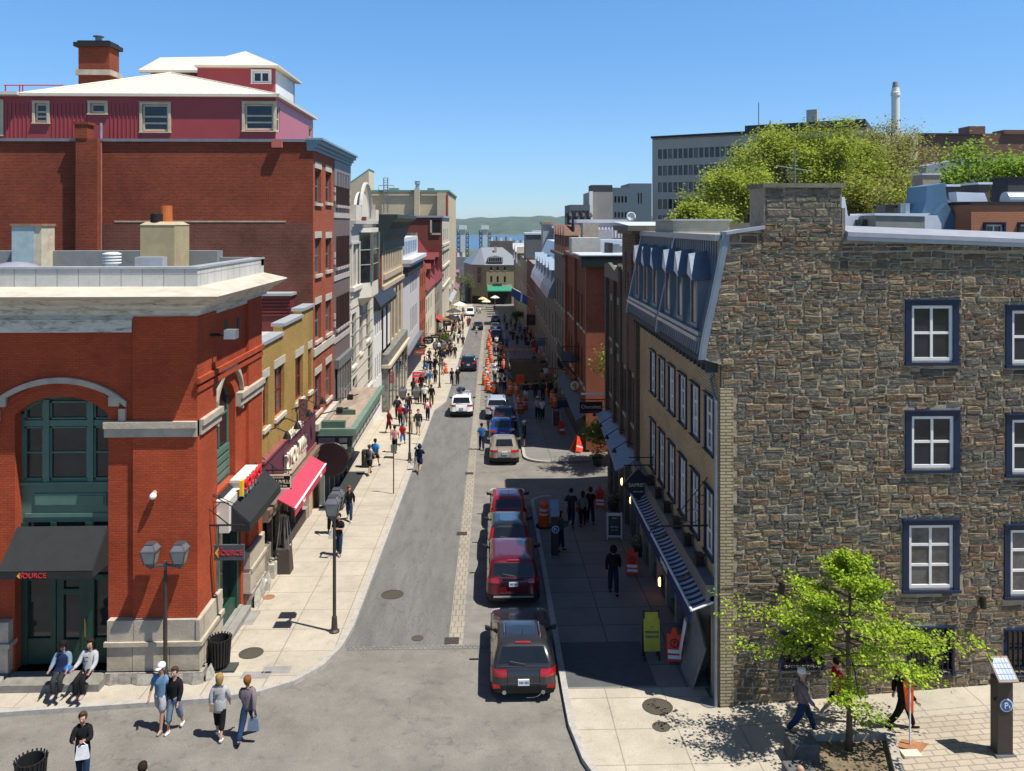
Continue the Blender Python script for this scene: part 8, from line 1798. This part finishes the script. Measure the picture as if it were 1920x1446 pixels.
m=M();m.prism([q+V(-.18,-.01,1.62),q+V(.1,.0,1.5),q+V(.1,.02,.75),q+V(-.06,.03,.85)],[q+V(-.18,.02,1.62),q+V(.1,.03,1.5),q+V(.1,.05,.75),q+V(-.06,.06,.85)]);m.build('flag',OFL,o)
q=G(1708,1416,.14);tag(M().box(q.x-.22,q.x+.22,q.y-.13,q.y+.13,q.z,q.z+.06).build('weight_plate',mat('cream_weight',(.55,.5,.4)),base=q),'cream ballast plate on the pavers beside the marker pole','plate')
# ================== STREET FURNITURE
PB=mat('pay_post_brown',(.045,.038,.034),rough=.5)
PBLUE=mat('sign_blue',(.015,.12,.33),rough=.4)
def pay_post(label,px,py,h,w,rz=0,tilt=.5):
 q=G(px,py,.135);o=thing('parking_pay_post',label,'pay station',q)
 M().box(q.x-w/2,q.x+w/2,q.y-.14,q.y+.14,q.z,q.z+h*.83).build('cabinet',PB,o,bevel=.015)
 M().box(q.x-w*.62,q.x+w*.62,q.y-.2,q.y+.2,q.z,q.z+.05).build('foot',STEEL,o)
 z=q.z+h*.83;m=M();m.prism([(q.x-w*.62,q.y-.26,z),(q.x+w*.62,q.y-.26,z),(q.x+w*.62,q.y+.2,z+tilt*.75),(q.x-w*.62,q.y+.2,z+tilt*.75)],[(q.x-w*.62,q.y-.29,z+.04),(q.x+w*.62,q.y-.29,z+.04),(q.x+w*.62,q.y+.17,z+.04+tilt*.75),(q.x-w*.62,q.y+.17,z+.04+tilt*.75)]);f=m.build('solar_head',mat('solar_frame',(.25,.2,.16)),o)
 m=M()
 for i in range(5):
  for j in range(4):
   u0,u1=q.x-w*.54+i*w*.216,q.x-w*.54+(i+.9)*w*.216;t0,t1=.08+j*.215,.08+(j+.9)*.215
   P_=lambda u,t:(u,q.y-.295+.46*t,z+.048+tilt*.75*t);m.poly([P_(u0,t0),P_(u1,t0),P_(u1,t1),P_(u0,t1)])
 m.build('solar_cell',mat('solar_cell',(.16,.24,.38),rough=.2,spec=.6),f)
 zc=q.z+h*.56;m=M();m.lathe([(.001,-.02),(.155,-.02),(.155,0)],(q.x+.02,q.y-.14,zc),24,'Y');m.build('badge_rim',WHITE,o);m=M();m.lathe([(.001,-.03),(.13,-.03),(.13,-.02)],(q.x+.02,q.y-.14,zc),24,'Y');m.build('badge',PBLUE,o);text('P',.2,(q.x,q.y-.176,zc),FRONT,WHITE,o,ext=.004);text('$',.08,(q.x+.08,q.y-.176,zc-.03),FRONT,WHITE,o,ext=.004)
 M().tube([(q.x-w*.62,q.y-.1,q.z+h*.62),(q.x-w*.55,q.y-.16,q.z+h*.62)],.05,8).build('button',BLACK,o)
pay_post('brown parking pay post with a solar head standing on the tan pavers',1878,1412,2.22,.39)
pay_post('dark parking pay post with a white edged solar head on the shaded pavement',1040,1042,2.05,.3,tilt=.75)
def litter_bin(label,px,py,h0=.13,s=1.0):
 q=G(px,py,h0);o=thing('litter_bin',label,'litter bin',q)
 M().lathe([(.26*s,.2),(.3*s,.95*s),(.27*s,.95*s),(.24*s,.3)],q,20).build('liner',mat('bin_liner',(.01,.01,.011),rough=.7),o)
 m=M()
 for k in range(22):a=2*pi*k/22;c_,s_=cos(a),sin(a);m.tube([q+V(.27*s*c_,.27*s*s_,.17),q+V(.32*s*c_,.32*s*s_,.9*s),q+V(.345*s*c_,.345*s*s_,.98*s)],.022,4)
 m.build('slat',BLACK,o);M().lathe([(.06,0),(.06,.2)],q,8).build('stem',BLACK,o)
 m=M();m.box(q.x-.35,q.x+.5,q.y-.22,q.y+.25,q.z,q.z+.07);m.build('foot',mat('bin_foot',(.05,.055,.05)),o)
litter_bin('slatted black litter bin beside the red corner building',412,1255)
litter_bin('slatted black litter bin cut by the bottom edge of the road',58,1500,0.0)
q=G(692,880,.13);tag(M().box(q.x-.5,q.x-.05,q.y+.3,q.y+.7,q.z,q.z+1.0).build('waste_cabinet',mat('waste_black',(.02,.02,.022)),base=q,bevel=.03),'black waste cabinet at the end of the theatre entrance','litter bin')
lamp_post('lantern post with a bicycle leaning at its foot',768,864,4.5,2);lamp_post('lantern post beside the orange drum on the west pavement',824,727,4.4,2);lamp_post('small far lantern post among the cafe crowd',868,626,4.4,1)
q=G(738,926,.13);o=thing('thin_pole','thin plain metal pole at the kerb line of the west pavement','pole',q);M().tube([q,q+V(0,0,2.6)],.032,8).build('shaft',mat('brown_pole',(.13,.09,.06)),o);M().box(q.x-.15,q.x+.15,q.y-.015,q.y+.015,q.z+2.2,q.z+2.6).build('plate',STEEL,o)
q=G(778,866,.13);o=thing('bicycle','grey bicycle locked against the lantern post','bicycle',q)
for dy in(-.5,.5):
 m=M();c=q+V(.05,dy,.34);m.tube([c+V(.0,.33*cos(2*pi*k/20),.33*sin(2*pi*k/20))for k in range(21)],.018,5,cap=False)
 for k in range(8):m.tube([c,c+V(0,.33*cos(pi*k/4),.33*sin(pi*k/4))],.004,3)
 m.build('wheel',BLACK,o)
m=M();A_,B_,C_,D_=q+V(.05,-.5,.34),q+V(.05,-.08,.3),q+V(.05,-.25,.85),q+V(.05,.35,.85)
for s,e in((A_,B_),(B_,C_),(C_,D_),(B_,D_),(A_,C_),(D_,q+V(.05,.5,.34))):m.tube([s,e],.018,5)
m.build('frame',STEEL,o);m=M();m.box(q.x-.02,q.x+.12,q.y-.4,q.y-.15,q.z+.88,q.z+.93);m.build('saddle',BLACK,o);m=M();m.tube([D_,q+V(.05,.35,1.0)],.015,5);m.tube([q+V(-.22,.32,1.02),q+V(.32,.32,1.02)],.015,5);m.build('handlebar',BLACK,o)
ORG=mat('drum_orange',(.72,.10,.012),rough=.55,var=.06,world=False);WST=mat('drum_white',(.62,.60,.58),rough=.4,world=False)
def drum_parts(o):
 M().lathe([(.38,0),(.38,.08),(.27,.09)],n=14).build('base',TYRE,o)
 m=M();m.lathe([(.26,.08),(.25,.3),(.245,.3),(.235,.6),(.23,.6),(.215,.9),(.21,.9),(.20,1.08),(.12,1.12),(.05,1.18)],n=14);m.build('drum',ORG,o,smooth=False)
 for z in(.34,.56,.78):M().lathe([(.252-z*.035,z),(.248-z*.035,z+.11)],n=14).build('stripe',WST,o)
DR=[(1020,988,'orange and white drum standing alone on the shaded pavement'),(927,738,'nearest orange drum of the lane side line'),(835,700,'orange drum alone on the west pavement'),(976,779,'orange drum of the cluster beside the silver crossover, in front'),(984,772,'orange drum of the cluster beside the silver crossover, at the side'),(974,765,'orange drum of the cluster beside the silver crossover, behind'),(1036,757,'orange drum by the shaded shop fronts, the farther of a pair'),(1042,765,'orange drum by the shaded shop fronts, the nearer of a pair'),(943,692,'orange drum between walkers beside the trench')]
drum=None
for i,(px,py,lb)in enumerate(DR+[(x,y,'orange drum of the road works in the lane side line or scattered by the trench')for x,y in((912,733),(913,722),(913,711),(915,700),(916,690),(917,680),(917,671),(918,663),(918,655),(919,647),(919,640),(920,633),(953,741),(967,742),(1001,661),(1012,669),(944,677),(1029,742))]):
 q=G(px,py,.13 if px in(1020,835,1036,1042)else 0)+V(rt.uniform(-.25,.25)if i>8 else 0,0,0);g='orange traffic drums of the road works'
 if not drum:drum=thing('traffic_drum',lb,'traffic drum',(0,0,0),g);drum_parts(drum);o=drum
 else:
  o=drum.copy();COL.objects.link(o)
  for ch in list(drum.children):c=ch.copy();COL.objects.link(c);c.parent=o
 o.location=q;o['label']=lb
def board(name,label,px,py,w,h,mt,rz=0,lean=.16,frame=None,h0=.135,cat='board',legs=True,leg=.1):
 q=G(px,py,h0);o=thing(name,label,cat,(0,0,0));OFF[o.name]=Vector((0,0,0))
 for s,nm in((-1,'front_panel'),(1,'back_panel')):
  y0,y1=s*lean*h,s*.02
  M().prism([(-w/2,y0,leg),(w/2,y0,leg),(w/2,y1,h),(-w/2,y1,h)],[(-w/2,y0+.025,leg),(w/2,y0+.025,leg),(w/2,y1+.025,h),(-w/2,y1+.025,h)]).build(nm,mt if s<0 else(frame or mt),o)
  for x in(-w/2,w/2-.05):M().prism([(x,y0*1.1,0),(x+.05,y0*1.1,0),(x+.05,y1,h+.03),(x,y1,h+.03)],[(x,y0*1.1+.04,0),(x+.05,y0*1.1+.04,0),(x+.05,y1+.035,h+.03),(x,y1+.035,h+.03)]).build('leg',frame or mt,o)
 o.location=q;o.rotation_euler=(0,0,rz);return o,lambda z:(-lean*h+(lean*h-.02)*(z-leg)/(h-leg))-.012
WORG=mat('warning_orange',(.62,.055,.02),rough=.6,var=.1,world=False)
INK=mat('ink_black',(.01,.01,.01));INKB=mat('ink_blue',(.02,.05,.16));INKW=mat('ink_white',(.7,.7,.7))
for k,(px,py,lb)in enumerate(((1264,1242,'orange no parking board in front of the bistro, nearest the gable'),(1185,1078,'orange no parking board near the hooded walker'),(1125,952,'orange no parking board at the edge of the sunny side street'))):
 o,yy=board('no_parking_board',lb,px,py,.46,.86,WORG,rz=-.12,lean=.17,cat='traffic sign')
 rx=pi/2-.17
 ring_=M();N=20
 for t in range(N):a,b=2*pi*t/N,2*pi*(t+1)/N;ring_.poly([(.1*cos(a),yy(.62+.1*sin(a)),.62+.1*sin(a)),(.13*cos(a),yy(.62+.13*sin(a)),.62+.13*sin(a)),(.13*cos(b),yy(.62+.13*sin(b)),.62+.13*sin(b)),(.1*cos(b),yy(.62+.1*sin(b)),.62+.1*sin(b))])
 ring_.build('prohibition_ring',INK,o);t=text('P',.16,(0,yy(.62)-.004,.62),(rx,0,0),INK,None);t.parent=o
 for z in(.34,.18):m=M();m.prism([(-.2,yy(z),z),(.2,yy(z),z),(.2,yy(z+.1),z+.1),(-.2,yy(z+.1),z+.1)],[(-.2,yy(z)-.006,z),(.2,yy(z)-.006,z),(.2,yy(z+.1)-.006,z+.1),(-.2,yy(z+.1)-.006,z+.1)]);m.build('white_stripe',INKW,o)
 m=M();m.prism([(-.11,-.03,.86),(.11,-.03,.86),(.05,-.02,1.06),(-.05,-.02,1.06)],[(-.11,.03,.86),(.11,.03,.86),(.05,.03,1.06),(-.05,.03,1.06)]);m.build('grip',WORG,o)
o,yy=board('yellow_board','tall yellow sandwich board with blue lettering on black legs',1221,1235,.5,1.45,mat('sign_yellow',(.34,.33,.035),rough=.6,world=False),lean=.1,frame=BLACK,leg=.3)
for s,z,sz in(('TERRASSE',.86,.10),('URBAINE',.73,.10),('Y',1.0,.1)):t=text(s,sz,(0,yy(z)-.004,z),(pi/2-.1,0,0),INKB,None);t.parent=o
o,yy=board('menu_board','white framed sandwich board with dark printed poster outside the bistro',1152,1010,.68,1.12,mat('board_white',(.55,.55,.55),world=False),lean=.12,rz=-.1)
m=M();m.prism([(-.27,yy(.2),.2),(.27,yy(.2),.2),(.27,yy(1.02),1.02),(-.27,yy(1.02),1.02)],[(-.27,yy(.2)-.006,.2),(.27,yy(.2)-.006,.2),(.27,yy(1.02)-.006,1.02),(-.27,yy(1.02)-.006,1.02)]);m.build('poster',mat('poster_print',(.05,.05,.055),var=.3,world=False),o)
for s,z,sz in(('MENU',.92,.08),('BISTRO',.55,.1),('MIDI  SOIR',.42,.06)):t=text(s,sz,(0,yy(z)-.012,z),(pi/2-.12,0,0),INKW,None);t.parent=o
board('menu_board','small grey sandwich board with a red patterned poster by the shaded shops',1043,800,.6,1.15,mat('poster_red',(.12,.03,.04),var=.8,scale=8,world=False),lean=.12,frame=mat('board_grey',(.35,.36,.38),world=False))
o=board('tipped_board','orange and white warning board tipped over against the shop wall',1080,848,.55,1.0,WORG,rz=.5,lean=.3)[0];m=M();m.box(-.26,.26,-.22,-.2,.3,.45);m.build('white_stripe',INKW,o);o.rotation_euler=(0,.35,.5)
o=board('tipped_board','narrow orange striped board leaning by the small sandwich board',1053,815,.4,.95,WORG,rz=.2,lean=.2)[0];m=M();m.box(-.19,.19,-.17,-.15,.3,.45);m.build('white_stripe',INKW,o)
o,yy=board('sale_board','red and white sale board on the west pavement',784,732,1.1,1.75,mat('sale_red',(.62,.06,.07),world=False),lean=.08,frame=INKW,leg=.7)
for s,z,sz in(('RABAIS',1.5,.22),('70%',1.12,.4)):t=text(s,sz,(0,yy(z)-.006,z),(pi/2-.08,0,0),INKW,None);t.parent=o
m=M();m.box(-.55,.55,-.16,-.12,.1,.68);m.build('white_panel',INKW,o)
q=G(1275,1262,.135);o=thing('leaning_panel','pale plywood panel and white strip leaning at the bistro doorway','panel',q);M().prism([q+V(.1,-.9,0),q+V(.16,-.9,0),q+V(.16,.3,0),q+V(.1,.3,0)],[q+V(.5,-.9,1.2),q+V(.56,-.9,1.2),q+V(.56,.3,1.9),q+V(.5,.3,1.9)]).build('board',mat('grey_ply',(.2,.2,.19),var=.2),o);M().prism([q+V(0,0,.5),q+V(.02,.25,.5),q+V(.2,.3,1.5),q+V(.18,0,1.5)],[q+V(.02,0,.5),q+V(.04,.25,.5),q+V(.22,.3,1.5),q+V(.2,0,1.5)]).build('white_strip',INKW,o)
TIM=mat('wet_timber',(.22,.14,.085),rough=.9,var=.35,scale=6,streak=(1,8,8))
m=M();flat(m,2.0,6.2,76.5,92.5,.014);tag(m.build('trench_ground',mat('trench_soil',(.055,.04,.03),rough=1,var=.4,scale=3,bump=.8)),kind='structure')
o=thing('timber_shoring','brown timber shoring frame around the excavated trench','shoring',(4,84,gz(4,84)))
for k in range(8):
 y=77+k*2.1;m=M();z=gz(4,y)
 for h in(.15,.55,.95):m.box(2.1,6.1,y,y+.1,z+h,z+h+.2)
 for x in(2.2,4,5.9):m.box(x,x+.12,y-.08,y,z,z+1.25)
 m.build('cross_rail',TIM,o)
m=M()
for x in(2.05,6.1):m.prism([(x,77,gz(x,77)+.9),(x+.1,77,gz(x,77)+.9),(x+.1,92,gz(x,92)+.9),(x,92,gz(x,92)+.9)],[(x,77,gz(x,77)+1.15),(x+.1,77,gz(x,77)+1.15),(x+.1,92,gz(x,92)+1.15),(x,92,gz(x,92)+1.15)])
m.build('side_rail',TIM,o)
WOOD=mat('raw_wood',(.5,.3,.13),rough=.8,world=False)
for k,(px,py,lb)in enumerate(((957,668,'orange wooden barricade at the far end of the trench, nearest the drums'),(972,668,'orange wooden barricade in the middle of the trench end'),(988,668,'orange wooden barricade at the trench end by the shop fronts'))):
 q=G(px,py);o=thing('barricade',lb,'barricade',q)
 for s in(-.55,.55):M().tube([q+V(s,-.35,0),q+V(s,0,1.1),q+V(s,.35,0)],.06,5).build('leg',ORG,o)
 M().box(q.x-.8,q.x+.8,q.y-.04,q.y+.04,q.z+.75,q.z+.95).build('beam',WOOD,o)
q=G(962,738);o=thing('barricade','wooden trestle beside the square orange sign at the near trench end','barricade',q)
for s in(-.45,.45):M().tube([q+V(s*.6-.3,0,0),q+V(s*.1-.3,0,1.3),q+V(s*.6-.0,.3,0)],.06,5).build('leg',mat('orange_wood',(.7,.25,.05)),o)
M().box(q.x-.6,q.x+2.4,q.y-.04,q.y+.04,q.z+.8,q.z+.98).build('beam',WOOD,o)
q=G(975,738);o=thing('orange_sign','square bright orange road works sign on a stake before the trench','traffic sign',q);M().box(q.x-.38,q.x+.38,q.y-.02,q.y+.02,q.z+1.0,q.z+1.75).build('panel',mat('fluo_orange',(.85,.10,.01),rough=.6),o);M().box(q.x-.04,q.x+.04,q.y+.02,q.y+.06,q.z,q.z+1.7).build('stake',WOOD,o);text('TROTTOIR',.13,(q.x,q.y-.03,q.z+1.5),FRONT,INK,o);text('BARRE',.13,(q.x,q.y-.03,q.z+1.28),FRONT,INK,o)
def bracket_sign(name,label,px,py,Yd,w,h,mt,wx,shape='box',rim=None,txt=(),tm_=None):
 c=PY(px,py,Yd);o=thing(name,label,'sign',c)
 m=M()
 if shape=='box':m.box(c.x-w/2,c.x+w/2,Yd-.05,Yd+.05,c.z-h/2,c.z+h/2)
 else:m.lathe([(.01,-.05),(w/2,-.05),(w/2,.05),(.01,.05)],c,28,'Y');m.v=[(x,y,c.z+(z-c.z)*h/w)for x,y,z in m.v]
 m.build('board',mt,o)
 if rim:m=M();N=28;m.tube([(c.x+w/2*cos(2*pi*t/N),Yd,c.z+h/2*sin(2*pi*t/N))for t in range(N+1)],.05,5,cap=False);m.build('rim',rim,o)
 m=M();zt_=c.z+h/2+.12;far=c.x-w/2 if wx>c.x else c.x+w/2;m.tube([(wx,Yd,zt_),(far,Yd,zt_)],.03,5);m.tube([(c.x-w*.3,Yd,zt_),(c.x-w*.3,Yd,zt_-.16)],.015,4);m.tube([(c.x+w*.3,Yd,zt_),(c.x+w*.3,Yd,zt_-.16)],.015,4);m.build('bracket',BLACK,o)
 for s,dx,dz,sz in txt:text(s,sz,(c.x+dx,Yd-.06,c.z+dz),FRONT,tm_ or CRL,o)
 return o,c
SB=mat('sign_black',(0,0,0));SPK=mat('sign_pink_white',(.6,.5,.48))
o,c=bracket_sign('chocolate_sign','black rectangular chocolate shop sign in looping pale letters under a white bar',1108,764,44,1.25,.62,mat('sign_black2',(.014,.010,.012)),XR,txt=(('Chocolats',0,.04,.27),),tm_=SPK)
M().tube([(c.x-.55,44,c.z+.75),(c.x+.95,44,c.z+.72)],.06,8).build('lamp_bar',WHITE,o);M().box(c.x-.1,c.x+.5,43.94,43.95,c.z-.22,c.z-.2).build('underline',mat('thin_red',(.4,.02,.02)),o)
o,c=bracket_sign('round_horse_sign','round cream sign with a gold horse head and black rim',1077,723,57,.66,.66,mat('sign_cream2',(.58,.56,.48)),XR,'round',BLACK)
M().ext([(c.x+dx,56.93,c.z+dz)for dx,dz in((-.17,-.02),(-.14,.06),(.0,.19),(.06,.2),(.14,.08),(.12,-.24),(-.02,-.24),(.02,-.04),(-.1,-.08))],(0,.012,0)).build('horse_head',mat('gold_leaf',(.28,.2,.06)),o)
o,c=bracket_sign('round_cafe_sign','large round black cafe sign with a blue centre and pale ring lettering',1061,678,66,1.42,1.42,mat('sign_black2',(0,0,0)),XR,'round',BLACK,(('Café',0,.52,.24),('BUADE',0,-.54,.16)),CRL)
M().lathe([(.01,-.07),(.42,-.07),(.42,-.05)],(c.x,66,c.z),24,'Y').build('blue_centre',mat('cafe_blue',(.03,.09,.22)),o);M().ball((c.x,65.93,c.z+.12),.17,.02,.2,12,8).build('pale_emblem',mat('cafe_pale',(.25,.33,.45)),o);M().ball((c.x,65.93,c.z-.18),.16,.02,.12,12,8).build('pale_emblem',mat('cafe_pale2',(.4,.38,.36)),o)
bracket_sign('blank_navy_sign','blank navy fascia board jutting over the shaded pavement',1060,757,58,1.2,.5,NAVY,XR)
bracket_sign('red_white_sign','tiny red and white square sign over the shaded doorway',1034,697,66,.32,.3,mat('tiny_red',(.6,.05,.04)),XR)
bracket_sign('red_round_sign','red ringed round sign down the shaded fronts',1003,645,92,.9,.9,mat('dark_red_sign',(.25,.02,.03)),XR,'round')
bracket_sign('blue_oval_sign','blue oval sign beside the red ringed one',1014,643,88,1.1,.7,mat('dim_blue_sign',(.05,.1,.17)),XR,'round')
bracket_sign('neon_sign','black sign with dull red script farther down the shaded fronts',1000,600,112,1.9,1.5,SB,XR,txt=(('Grill',0,.1,.6),),tm_=mat('dull_red',(.3,.05,.05)))
for lb,px,py,Yd,w,h,mt,tx in(('green square pharmacy sign with a white cross',761,664,84,.75,.85,mat('pharm_green',(.01,.16,.06)),(('+',0,0,.8),)),('orange red rectangular shop sign beside the green one',787,661,88,1.1,.5,mat('orange_red_sign',(.42,.06,.02)),(('MODE',0,0,.26),)),('black oval sign low over the west pavement',791,650,93,1.2,.45,SB,(('Bijoux',0,0,.24),)),('large black oval sign with white lettering',803,638,97,1.35,.95,SB,(('crêpes',0,.12,.3),('et café',0,-.18,.26))),('black rectangular sign above the red column',816,631,104,1.2,.45,SB,(('BOUTIQUE',0,0,.18),)),('black rectangular sign below the brown parasol',838,606,128,1.3,.85,SB,(('BAR',0,.1,.3),))):
 bracket_sign('shop_sign',lb,px,py,Yd,w,h,mt,XL,'box' if 'oval' not in lb else 'round',None,tx,INKW)
q=PX(819,655,XL+.3);tag(M().box(XL,XL+.5,q.y-.5,q.y+.5,gz(0,q.y),q.z+2.5).build('red_column',mat('red_column',(.35,.01,.02)),base=q),'bright red entrance column on the west fronts','column')
awning('red_awning','small red awning above the far red column','+X',XL,q.y+3,q.y+9,q.z+4.6,q.z+3.6,1.3,.3,mat('red_canvas',(.42,.03,.04)))
for px,py,lb,c,r in((833,628,'brown and ochre parasol over the cafe terrace',(.22,.11,.05),1.6),(846,622,'black tilted parasol beyond the brown one',(.012,.012,.013),1.7),(862,590,'white parasol far down the west pavement',(.66,.66,.6),1.6),(851,606,'charcoal parasol with a pale edge behind the black one',(.05,.05,.05),1.7)):
 q=G(px,py,.13);o=thing('parasol',lb,'parasol',q);M().tube([q,q+V(0,0,2.9)],.04,6).build('pole',STEEL,o);M().lathe([(r,2.2),(r*.5,2.65),(.03,2.95)],q,8).build('canopy',mat('parasol_'+lb.split()[0],c,var=.3),o)
for k in range(4):
 y=118+k*8;z=2.4-.04*(y-118)-k*.2;o=thing('flag','blue and white provincial flag on a slanted pole, %s in the shaded row'%('first','second','third','last')[k],'flag',(XR,y,z),'flags on the shaded fronts');M().tube([(XR,y,z-1),(XR-2.6,y,z+.4)],.05,5).build('pole',WHITE,o)
 m=M();m.prism([(XR-2.5,y,z+.35),(XR-.8,y,z-.55),(XR-.9,y+.3,z-1.9),(XR-2.6,y+.3,z-1.1)],[(XR-2.5,y+.03,z+.35),(XR-.8,y+.03,z-.55),(XR-.9,y+.33,z-1.9),(XR-2.6,y+.33,z-1.1)]);m.build('cloth',mat('flag_blue',(.02,.11,.34)),o);m=M();m.prism([(XR-1.8,y-.02,z-.02),(XR-1.55,y-.02,z-.15),(XR-1.65,y+.28,z-1.5),(XR-1.9,y+.28,z-1.4)],[(XR-1.8,y-.01,z-.02),(XR-1.55,y-.01,z-.15),(XR-1.65,y+.29,z-1.5),(XR-1.9,y+.29,z-1.4)]);m.build('white_bar',INKW,o)
for lb,px,py,s in(('dark flower pot on the pavement corner of the side street',1120,872,.33),('leafy pot by the bistro door',1150,958,.3),('flower pot below the striped awning',1198,1042,.3)):
 q=G(px,py,.13);o=thing('plant_pot',lb,'plant pot',q);M().lathe([(s*.7,0),(s,s*1.4),(s*.85,s*1.4)],q,14).build('pot',mat('pot_black',(.03,.032,.03)),o);m=M()
 for _ in range(160):leaf(m,q+V(rt.gauss(0,s*.5),rt.gauss(0,s*.5),s*1.5+abs(rt.gauss(0,s*.6))),rt.uniform(.09,.18),rt.choice(((.06,.12,.03),(.12,.15,.05),(.25,.22,.18))))
 m.build('foliage',LEAF2,o)
q=G(491,1108,.13);o=thing('standpipe','white standpipe with twin outlets at the foot of the corner building','standpipe',q);M().tube([q,q+V(0,0,.55)],.06,8).build('riser',WHITE,o);M().tube([q+V(-.05,-.1,.5),q+V(.2,-.1,.4)],.07,8).build('outlet',WHITE,o)
q=G(505,1082,.13);o=thing('flower_stand','small cream pot stand with white flowers beside the pub pier','plant pot',q);M().box(q.x-.25,q.x+.25,q.y-.2,q.y+.2,q.z,q.z+.55).build('stand',mat('cream_stand',(.45,.42,.35),var=.3,scale=9),o);m=M()
for _ in range(60):leaf(m,q+V(rt.gauss(0,.15),rt.gauss(0,.12),.6+abs(rt.gauss(0,.1))),.09,(.5,.5,.45))
m.build('foliage',LEAF2,o)
# ================== the air over the river
hz_=bpy.data.materials.new('haze');hz_.use_nodes=True;hz_.node_tree.nodes.clear()
pv=hz_.node_tree.nodes.new('ShaderNodeVolumePrincipled');pv.inputs['Color'].default_value=(.80,.90,1.0,1);pv.inputs['Density'].default_value=.000055;pv.inputs['Anisotropy'].default_value=.2
ou=hz_.node_tree.nodes.new('ShaderNodeOutputMaterial');hz_.node_tree.links.new(pv.outputs[0],ou.inputs['Volume'])
tag(M().box(-9100,9100,-70,9100,-41.5,66).build('haze',hz_),'thin pale haze in the air over the street and river','haze',kind='stuff')
# ================== pieces of one name that stand apart become objects of their own
def islands(me):
 par=list(range(len(me.vertices)))
 def f(a):
  while par[a]!=a:par[a]=par[par[a]];a=par[a]
  return a
 for e in me.edges:a,b=f(e.vertices[0]),f(e.vertices[1]);par[a]=b
 return[f(i)for i in range(len(par))]
def split_apart(o):
 me=o.data;isl=islands(me);bb={}
 for v,i in zip(me.vertices,isl):
  b=bb.setdefault(i,[list(v.co),list(v.co)])
  for k in range(3):b[0][k]=min(b[0][k],v.co[k]);b[1][k]=max(b[1][k],v.co[k])
 ks=list(bb)
 if len(ks)<2 or len(ks)>220:return
 cl={k:k for k in ks}
 def f(a):
  while cl[a]!=a:a=cl[a]
  return a
 sz={k:max(bb[k][1][i]-bb[k][0][i]for i in range(3))for k in ks}
 for i,a in enumerate(ks):
  for b in ks[i+1:]:
   g=math.sqrt(sum(max(0,bb[a][0][k]-bb[b][1][k],bb[b][0][k]-bb[a][1][k])**2 for k in range(3)))
   if g<=max(.02,.5*max(sz[a],sz[b])):cl[f(a)]=f(b)
 gr={}
 for k in ks:gr.setdefault(f(k),set()).add(k)
 if len(gr)<2:return
 nm=o.name.split('.')[0]
 for j,g in enumerate(gr.values()):
  ids={};vs=[];fs=[]
  for p in me.polygons:
   if isl[p.vertices[0]]in g:
    q=[]
    for v in p.vertices:
     if v not in ids:ids[v]=len(vs);vs.append(tuple(me.vertices[v].co))
     q.append(ids[v])
    fs.append(q)
  m2=bpy.data.meshes.new(nm);m2.from_pydata(vs,[],fs)
  for mt in me.materials:m2.materials.append(mt)
  if j==0:first=m2;continue
  c=o.copy();c.data=m2;COL.objects.link(c)
 o.data=first
SKIP=('rubble_stone','crown','trunk','foliage','slat','lettering','solar_cell','plate_characters','sash','grille','pane','mullion')
for o in list(COL.objects):
 if o.type=='MESH' and o.parent and o.data.users==1 and not o.children and o.parent.get('category')!='person' and not any(w in o.name for w in SKIP)and len(o.data.vertices)<4000 and not o.data.color_attributes:split_apart(o)
